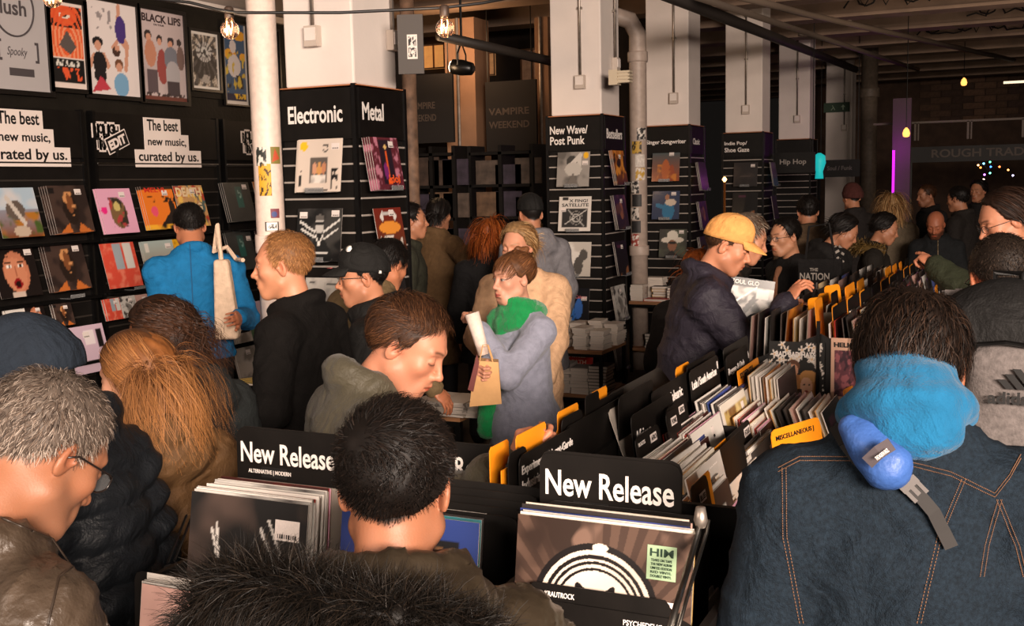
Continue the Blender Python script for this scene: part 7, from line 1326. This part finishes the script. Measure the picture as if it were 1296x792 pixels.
# --- L blonde in beige trench
Lf = figure('blonde woman in a beige coat standing behind the scarfed woman', W(655, 313, 5.95), face=176, pitch=10, body=192, kind='female', skin=(224, 166, 136), sw=.18, bulk=.035, coat=cloth('beige_gabardine', (196, 158, 124), .85), coat_h=.011, collar='lapel', hem=.5, fc=dict(hair=(150, 110, 70), eyes='down', lips=(190, 100, 90)), voxel=.004, rw=W(606, 440, 5.75), lw=W(692, 488, 5.7), folds=.009, fs=12, armr=1.15)
add_hair(Lf, n=4500, length=.2, lift=.05, segs=12, thick=.026, width=.0016, colors=HB['blonde']+((120, 84, 52),), seed=15, flow=flow_back, grav=.3, noise=.15, curl=.006, curl_f=40, solids=(((0, .06, -.03), (.07, .11, .12)), SHO))
part_solid(Lf, 'scarf', [C_(Lf['t'](.075, .07, .02), Lf['t'](.07, .15, -.2), .035, .035), C_(Lf['t'](.07, .15, -.2), Lf['t'](.07, .15, -.42), .035, .035), T_(Lf['t'](0, 0, .01), .075, .02, 1.0, Lf['Rt'])], .01, mat('tartan_wool', (110, 66, 36), .9, rgb2=(60, 52, 50), nscale=14, stretch=(1, 1, 3)))
# --- background people in the left rooms
def simple(label, px, py, d, face, coatc, hairc, kind='male', pitch=8, long=0, hat=None, skin=(196, 140, 108), **k):
    k.setdefault('hem', .62); k.setdefault('bulk', .035); k.setdefault('collar', 'stand'); fcx = dict(hair=hairc[0]); fcx.update(k.pop('fc', {}))
    f = figure(label, W(px, py, d), face=away(px)+face, pitch=pitch, kind=kind, skin=skin, coat=cloth('coat_%d_%d_%d' % coatc, coatc, .85), coat_h=.016, fc=fcx, voxel=.006, **k)
    if hat is None:
        if long: add_hair(f, n=1200, length=long, segs=9, thick=.025, width=.003, colors=hairc, seed=px, flow=flow_back, grav=.3, noise=.3, solids=(FACE_OUT, SHO))
        elif hairc: short_hair(f, hairc, n=900, length=.035, thick=.018, width=.0022, seed=px)
    elif hat == 'cap': cap_hat(f, cloth('black_cap_cloth', (22, 21, 20), .8), logo=1)
    elif hat == 'beanie': beanie(f, k.get('hatm') or cloth('dull_red_knit', (70, 36, 32), .9))
    return f
simple('dark haired woman in a long brown tweed coat browsing the back shelves', 557, 272, 9.0, -35, (88, 66, 42), HB['dark'], 'female', long=.16, hem=.45, rw=W(605, 302, 8.8))
simple('pale faced person in profile just behind the Metal display', 521, 280, 7.6, -86, (46, 46, 36), HB['dark'], pitch=0, fc=dict(eyes='open'))
simple('person with long ginger hair seen from behind in the back room', 620, 300, 8.0, -10, (24, 23, 24), HB['auburn'], 'female', long=.26)
simple('person in a backwards black cap and grey hooded top in the back room', 671, 272, 7.6, 20, (110, 108, 112), HB['dark'], hat='cap', collar='hood')
# --- Q yellow cap
Qf = figure('man in a mustard yellow cap and navy bomber flicking through records', W(921, 312, 4.75), hs=.95, face=-80, pitch=22, body=-62, lean=10, skin=(220, 156, 122), sw=.2, bulk=.045, coat=cloth('navy_bomber', (42, 38, 48), .6), coat_h=.009, collar='stand', hem=.95, fc=dict(hair=(70, 44, 30), beard=.4, beard_c=(120, 74, 50), recede=0), voxel=.0034, rw=W(994, 386, 4.55), rh='flip', rpalm=(.0, .1, -1), rhint=(-.2, -.3, -.9), lw=W(985, 400, 4.9), folds=.008, fs=15)
short_hair(Qf, HB['brown'], n=2500, length=.014, thick=.004, width=.001, capthick=.002); cap_hat(Qf, cloth('mustard_cotton', (216, 154, 88), .85), brim_len=.08)
Rf = figure('older man with brown grey hair in a black leather sleeved jacket behind the yellow cap', W(945, 303, 5.75), face=-74, pitch=20, body=-70, lean=8, skin=(206, 148, 116), sw=.2, bulk=.04, coat=mat('black_leather', (26, 24, 22), .32, noise=.2, bump=.3, bscale=30), coat_h=.012, collar='stand', hem=.9, fc=dict(hair=(80, 62, 48)), voxel=.005, rw=W(1008, 400, 5.5), lw=W(955, 385, 5.3), lh='grip')
short_hair(Rf, HB['brown']+((150, 136, 120), (170, 156, 140)), n=2200, length=.05, thick=.022, width=.0013)
t = thing('record_sleeve', 'black and white record held up behind the yellow capped man', 'record', W(925, 349, 5.0)); Mx = Matrix.Rotation(math.radians(12), 4, 'Z') @ Matrix.Rotation(math.radians(12), 4, 'Y'); r_ = Vector((.93, .25, -.14)); Mf = face_frame((0, 0, 0), r_, Vector((.08, .2, 1)))
o = link('sleeve', sleeve_mesh([('fill', (196, 190, 184)), ('rect', (24, 22, 22), 0, .8, 1, 1), ('noise', (60, 58, 56), 3, .55, .1, (0, 0, 1, .8)), ('line', (40, 38, 38), .3, .1, .7, .7, .06), ('rect', (222, 216, 210), .62, .55, .9, .78), ('line', (230, 226, 220), .0, .3, .6, .8, .02)], .2, .2, .004, 34, 3), PRINT, t); o.matrix_local = Mf @ Matrix.Translation((0, -.2, 0)); text('SOUL GLO', o, Matrix.Identity(4), .01, .17, .12, .02)
simple('auburn haired person half hidden behind the yellow capped man', 884, 345, 6.4, -10, (40, 36, 34), HB['auburn'], 'female', long=.2)
# --- middle right crowd
Sf = simple('black haired man in glasses with an earbud and open black coat', 993, 300, 7.3, 128, (22, 21, 21), HB['dark'], fc=dict(eyes='open'), skin=(214, 160, 126), collar='lapel', rw=W(1015, 400, 7.0)); glasses(Sf, rx=.023, rz=.016); head_part(Sf, 'earbud', MB().lathe([(.003, -.018), (.006, -.01), (.007, 0), (.004, .006)], 8).mesh('earbud', True), LETTER).matrix_local = Sf['Mh'] @ Matrix.Translation((.084, -.002, -.004))
part_solid(Sf, 'jumper', [C_(Sf['t'](0, .1, -.06), Sf['t'](0, .165, -.3), .03, .035)], .012, cloth('tan_knit', (150, 104, 78)))
simple('person in a brown coat with a pale grey hood turned away', 1022, 268, 8.8, 10, (76, 60, 44), HB['dark'], collar='hood')
Uf = simple('dark haired person in a black hoodie with a white print looking down', 1068, 293, 8.2, -82, (26, 24, 23), HB['dark'], 'female', pitch=30, long=.14, collar='hood', fc=dict(), body=-115, rw=W(1105, 372, 7.3))
PR = mat('print_white', (150, 142, 134), .7)
def chest_text(f, px, py, s, w, h):
    l, n = hit(f, px, py)
    if l is None: return
    r = Vector((0, 0, 1)).cross(n).normalized(); M = face_frame(l-Vector(f['root'])-r*w/2+n*.004, r, (0, 0, 1)); text(s, f['o'], M, 0, -h/2, w, h, PR, name='chest_print', out=.004)
for q_, (a1, b1, w1) in enumerate(((1057, 312, .03), (1063, 313, .045), (1058, 319, .05), (1066, 321, .03), (1059, 327, .035), (1065, 330, .05))):
    l, n = hit(Uf, a1, b1)
    if l is not None: o = MB().box((0, 0, .004), (w1, .018, .003)).build('chest_print', PR, Uf['o']); o.matrix_local = face_frame(l-Vector(Uf['root']), Vector((0, 0, 1)).cross(n), (0, 0, 1)) @ Matrix.Rotation(.5*(-1)**q_, 4, 'Z')
t = thing('tote_bag', 'black tote bag with white lettering beside the records', 'bag', W(1010, 388, 6.9)); MB().bx((0, 0, 0), (.26, .05, .3)).build('bag_body', cloth('black_canvas', (22, 20, 20)), t); k_ = face_frame((0, -.002, 0), (1, .0, 0), (0, 0, 1)); text('NATION', t, k_, .01, .17, .18, .045, PR); text('GALLE', t, k_, .03, .11, .16, .045, PR); text('THE', t, k_, .07, .225, .05, .02, PR); MB().tube([(.04, .02, .3), (.06, .02, .5), (.18, .02, .52), (.22, .02, .3)], .008, 6).build('strap', MATS['black_canvas'], t)
Vf = simple('black haired woman in a coat with a tan fur hood', 1120, 290, 9.0, -84, (30, 26, 22), HB['dark'], 'female', pitch=18, long=.09, body=-80)
fur(Vf, [Vf['t'](*p) for p in ((-.13, .08, .0), (-.15, -.05, .02), (-.05, -.15, .0), (.05, -.15, .0), (.15, -.05, .0), (.13, .08, -.02))], .03, 1200, .06, ((110, 86, 46), (84, 64, 34), (130, 104, 60)), width=.003)
Wf = simple('bald bearded man in a dark zipped jacket facing the camera', 1184, 285, 10.4, 172, (28, 30, 32), None or HB['dark'], pitch=26, hat='none', fc=dict(hair=(120, 70, 50), scalp=0, beard=.8, beard_c=(30, 22, 18)), skin=(196, 124, 92))
seam_px(Wf, ((1187, 304), (1187, 325)), mat('brass_zip', (120, 104, 80), .4, .5), .006, 'zip')
simple('person with long fair hair and pale scarf in the far dark crowd', 1128, 262, 11.2, 10, (96, 84, 68), HB['blonde'], 'female', long=.3)
simple('person in a dull red beanie in the far crowd', 1078, 250, 11.0, 30, (30, 26, 25), HB['dark'], hat='beanie')
simple('shadowed person standing left of the purple panel', 1172, 248, 12.6, 120, (26, 24, 24), HB['brown'])
simple('shadowed person below the far fascia board', 1212, 252, 11.0, 60, (34, 30, 28), HB['dark'])
simple('shadowed tall person near the parked car', 1238, 242, 12.8, 150, (28, 26, 26), HB['dark'], long=.1)
# --- AA green jacket reaching across, Z with backpack
AAf = figure('long haired man in glasses and green jacket reaching across from the right', W(1272, 280, 4.5), face=114, pitch=22, body=92, lean=16, skin=(214, 152, 120), sw=.19, bulk=.045, coat=cloth('dark_green_bomber', (44, 48, 34), .7), coat_h=.01, hem=.9, fc=dict(hair=(40, 26, 20), eyes='down'), voxel=.004, lw=W(1186, 338, 4.75), lh='point', lpalm=(0, .1, -1), lhint=(.2, -.3, -.9))
add_hair(AAf, n=3200, length=.17, segs=10, thick=.022, width=.0014, colors=((44, 28, 20), (60, 38, 26), (30, 20, 15)), seed=21, flow=flow_back, grav=.25, noise=.25, solids=(FACE_OUT, SHO)); glasses(AAf, rx=.022, rz=.017)
el, wr = AAf['J'][-1]; dv = Vector(el-wr).normalized(); c = Vector(wr)+dv*.012; t = thing('bracelet', 'yellow and black beaded bracelets on the reaching wrist', 'bracelet', c); q = dv.to_track_quat('Z', 'Y').to_matrix().to_4x4()
MB().lathe([(.03, -.012), (.036, -.006), (.036, .006), (.03, .012)], 18, q).build('yellow_band', mat('yellow_band', (236, 176, 30), .6), t, True); MB().lathe([(.03, -.004), (.034, 0), (.03, .004)], 18, Matrix.Translation(-dv*.018) @ q).build('black_band', DARKM, t, True)
MB().tube([W(1296, 300, 4.2), W(1306, 292, 4.15), W(1330, 300, 4.3)], .012, 6)
Zf = figure('man with cropped greying hair in a black padded jacket wearing a backpack', W(1266, 356, 3.05), face=18, pitch=18, body=2, lean=4, skin=(190, 122, 90), sw=.2, bulk=.045, coat=cloth('black_quilt', (15, 14, 14), .7), coat_h=.01, puff=(.09, .008), collar='high', hem=.75, fc=dict(hair=(34, 26, 22)), voxel=.0036)
short_hair(Zf, ((34, 26, 22), (22, 17, 15), (74, 60, 50)), n=5000, length=.016, thick=.009, width=.0009, seed=22, noise=.6); glasses(Zf)
bpk = thing('backpack', 'grey marl and black backpack with three slanted bars on its pocket', 'backpack', W(1272, 478, 2.72)); R0 = np.array(Matrix.Rotation(math.radians(2), 3, 'Z')); MARL = mat('grey_marl', (98, 91, 89), .9, noise=.25, nscale=70, bump=.3, bscale=200)
def bsolid(name, prims, h, m, k=.03, **kw): v, fc = solid(prims, h, k, **kw); return link(name, np_mesh(name, v, fc, True), m, bpk)
bsolid('bag_body', [E_((0, .0, .0), (.17, .1, .25)), C_((-.08, 0, .12), (.08, 0, .12), .09), C_((-.09, 0, -.15), (.09, 0, -.15), .09)], .012, cloth('black_cordura', (17, 16, 16), .7), .05)
bsolid('front_pocket', [C_((-.045, -.085, .05), (.045, -.085, .05), .046), C_((-.05, -.085, -.13), (.05, -.085, -.13), .05), E_((0, -.09, -.04), (.09, .055, .14))], .01, MARL, .04)
MB().tube([(-.105, -.115, -.1), (-.1, -.125, .05), (-.06, -.135, .1), (0, -.14, .108), (.06, -.135, .1), (.1, -.125, .05), (.105, -.115, -.1)], .006, 6).build('zip', DARKM, bpk); MB().tube([(-.03, .0, .2), (-.03, .0, .26), (.03, .0, .26), (.03, .0, .2)], .009, 6).build('grab_handle', DARKM, bpk)
fm = face_frame((-.035, -.152, -.03), (1, 0, 0), (0, 0, 1))
for k in range(3): o = MB().prism([(0, 0), (.017, 0), (.017-.018+.002*k-.0, .03+.016*k-.0), (-.018, .03+.016*k)] if False else [(0, 0), (.018, 0), (-.002-.008*k, .022+.013*k), (-.02-.008*k, .022+.013*k)], lambda u, v, w: (u, v, w), .003).build('slanted_bar', INK, bpk); o.matrix_local = fm @ Matrix.Translation((.04+.024*k, .03, 0))
text('adidas', bpk, fm @ Matrix.Translation((0, 0, .006)), .0, -.006, .105, .03, INK, bold=.03)
for s in (-1, 1):
    pts = [Vector((s*.08, .03, .14)), Vector((s*.115, .09, .2)), Vector((s*.13, .16, .19)), Vector((s*.14, .24, .1)), Vector((s*.15, .26, -.05))]
    b = MB()
    for i in range(len(pts)-1):
        d = (pts[i+1]-pts[i]); M = face_frame((pts[i]+pts[i+1])/2, (1, 0, 0), d); b.box(M.translation, (.052, d.length+.01, .014), M.to_3x3())
    b.build('shoulder_strap', MARL, bpk)
for k in range(3): o = MB().box((0, 0, 0), (.012, .06, .003)).build('side_stripe', LETTER, bpk); o.matrix_local = Matrix.Translation((-.145, -.06, -.02-.04*k)) @ Matrix.Rotation(math.radians(-50), 4, 'Z') @ Matrix.Rotation(math.radians(90), 4, 'X') @ Matrix.Rotation(math.radians(35), 4, 'Z')
# --- Y denim jacket, blue hood
DEN = mat('dark_indigo_denim', (21, 32, 42), .85, noise=.35, nscale=160, bump=.45, bscale=500, spec=.2, wr=.4)
Yf = figure('man in a dark denim jacket with a sky blue hood seen from behind', W(1154, 472, 1.82), face=-6, pitch=14, body=14, lean=3, skin=(178, 118, 88), sw=.188, bulk=.033, coat=DEN, coat_h=.0085, collar='stand', hem=.8, fc=dict(hair=(26, 18, 15)), voxel=.0034, folds=.007, fs=16, hs=1.0, neckoff=(.0, -.0, .045))
add_hair(Yf, n=9000, length=.06, segs=7, thick=.022, width=.0009, colors=((30, 21, 16), (18, 13, 11), (52, 36, 26)), seed=31, grav=.12, noise=.55, lift=.25, whorl=(.01, -.05, .12), root_dark=.75, curl=.003, curl_f=70)
y_ = Yf['t']; HOODM = cloth('sky_blue_fleece', (18, 92, 132), .9, sheen=.12, bscale=300, bump=.35)
part_solid(Yf, 'hood', [C_(y_(0, -.008, .12), y_(0, -.03, .07), .056, .082), T_(y_(0, -.02, .062), .084, .024, 1.1, np.array(Matrix(Yf['Rt'].tolist()) @ Matrix.Rotation(math.radians(-20), 3, 'X'))), E_(y_(.01, -.1, .035), (.06, .035, .035), Yf['Rt']), T_(y_(0, .0, .125), .062, .013, 1.15, Yf['Rt'])], .0065, HOODM, .035, disp=lambda X: .004*fold(X, 30, 4))
ST = mat('tan_topstitch', (112, 80, 58), .8)
for dy in (0, 5):
    for P_ in (((985, 592), (1012, 578), (1075, 578), (1147, 583), (1203, 597), (1259, 624)), ((1259, 624), (1278, 600), (1292, 575))): seam_px(Yf, [(a, b+dy) for a, b in P_], ST, .0009, 'topstitch', True)
for dx in (0, 5):
    for P_ in (((990, 592), (991, 680), (1012, 790)), ((1217, 606), (1186, 680), (1160, 790)), ((1263, 632), (1246, 690), (1240, 730)), ((1261, 632), (1285, 690), (1295, 730))): seam_px(Yf, [(a+dx, b) for a, b in P_], ST, .0009, 'topstitch', True)
wl_ = MB()
def onY(px, py, off=0.012, which=None):
    l, n = hit(Yf, px, py, which); 
    if l is None: l = W(px, py, 1.8); n = -ray(px, py).normalized()
    return l-ray(px, py).normalized()*off
a_, b_ = onY(1078, 540, .02), onY(1122, 588, .025)
t = thing('crossbody_bag', 'small sky blue pouch strapped across the denim back', 'bag', a_); v, fc = solid([C_(np.zeros(3), np.array(b_-a_), .02, .034), C_(np.array(b_-a_)*.4, np.array(b_-a_)*1.0, .028, .034)], .005, .02, disp=lambda X: .002*fold(X, 60)); link('pouch', np_mesh('pouch', v, fc, True), mat('cornflower_nylon', (56, 92, 158), .5, bump=.2, bscale=120), t)
def ribbon(pts, w, th, nm, m, par, org):
    b = MB()
    for i in range(len(pts)-1):
        d = pts[i+1]-pts[i]; n = (CAM-pts[i]).normalized(); M = face_frame((pts[i]+pts[i+1])/2-org, d.cross(n), d); b.box(M.translation, (w, d.length*1.08, th), M.to_3x3())
    return b.build(nm, m, par)
WEB = mat('black_webbing', (30, 27, 26), .7)
ribbon([onY(1058, 540), onY(1070, 560), onY(1085, 580), onY(1108, 600)], .022, .004, 'strap', WEB, t, a_)
ribbon([onY(1140, 602), onY(1160, 622), onY(1182, 648), onY(1194, 672), onY(1204, 692)], .02, .004, 'strap', WEB, t, a_)
ribbon([onY(1098, 585, .07), onY(1112, 572, .078), onY(1128, 562, .07)], .02, .003, 'band', mat('grey_webbing', (70, 62, 66), .7), t, a_)
bc = onY(1150, 612, .012); fr = face_frame(bc-a_, (onY(1160, 622)-onY(1140, 602)).cross((CAM-bc).normalized()), onY(1160, 622)-onY(1140, 602)); b = MB(); b.box((0, 0, 0), (.03, .014, .008)); b.box((-.011, .016, 0), (.006, .022, .007)); b.box((.011, .016, 0), (.006, .022, .007)); b.box((0, .014, 0), (.007, .022, .005)); b.box((0, -.012, 0), (.026, .012, .006)); o = b.build('buckle', mat('grey_buckle', (78, 72, 70), .4), t); o.matrix_local = fr
tm = face_frame(onY(1108, 580, .084)-a_, onY(1122, 568, .08)-onY(1106, 580, .08), (CAM-bc).cross(onY(1122, 568, .08)-onY(1106, 580, .08))); o_ = text('THE NORTH FACE', t, tm, 0, -.004, .022, .006, LETTER)
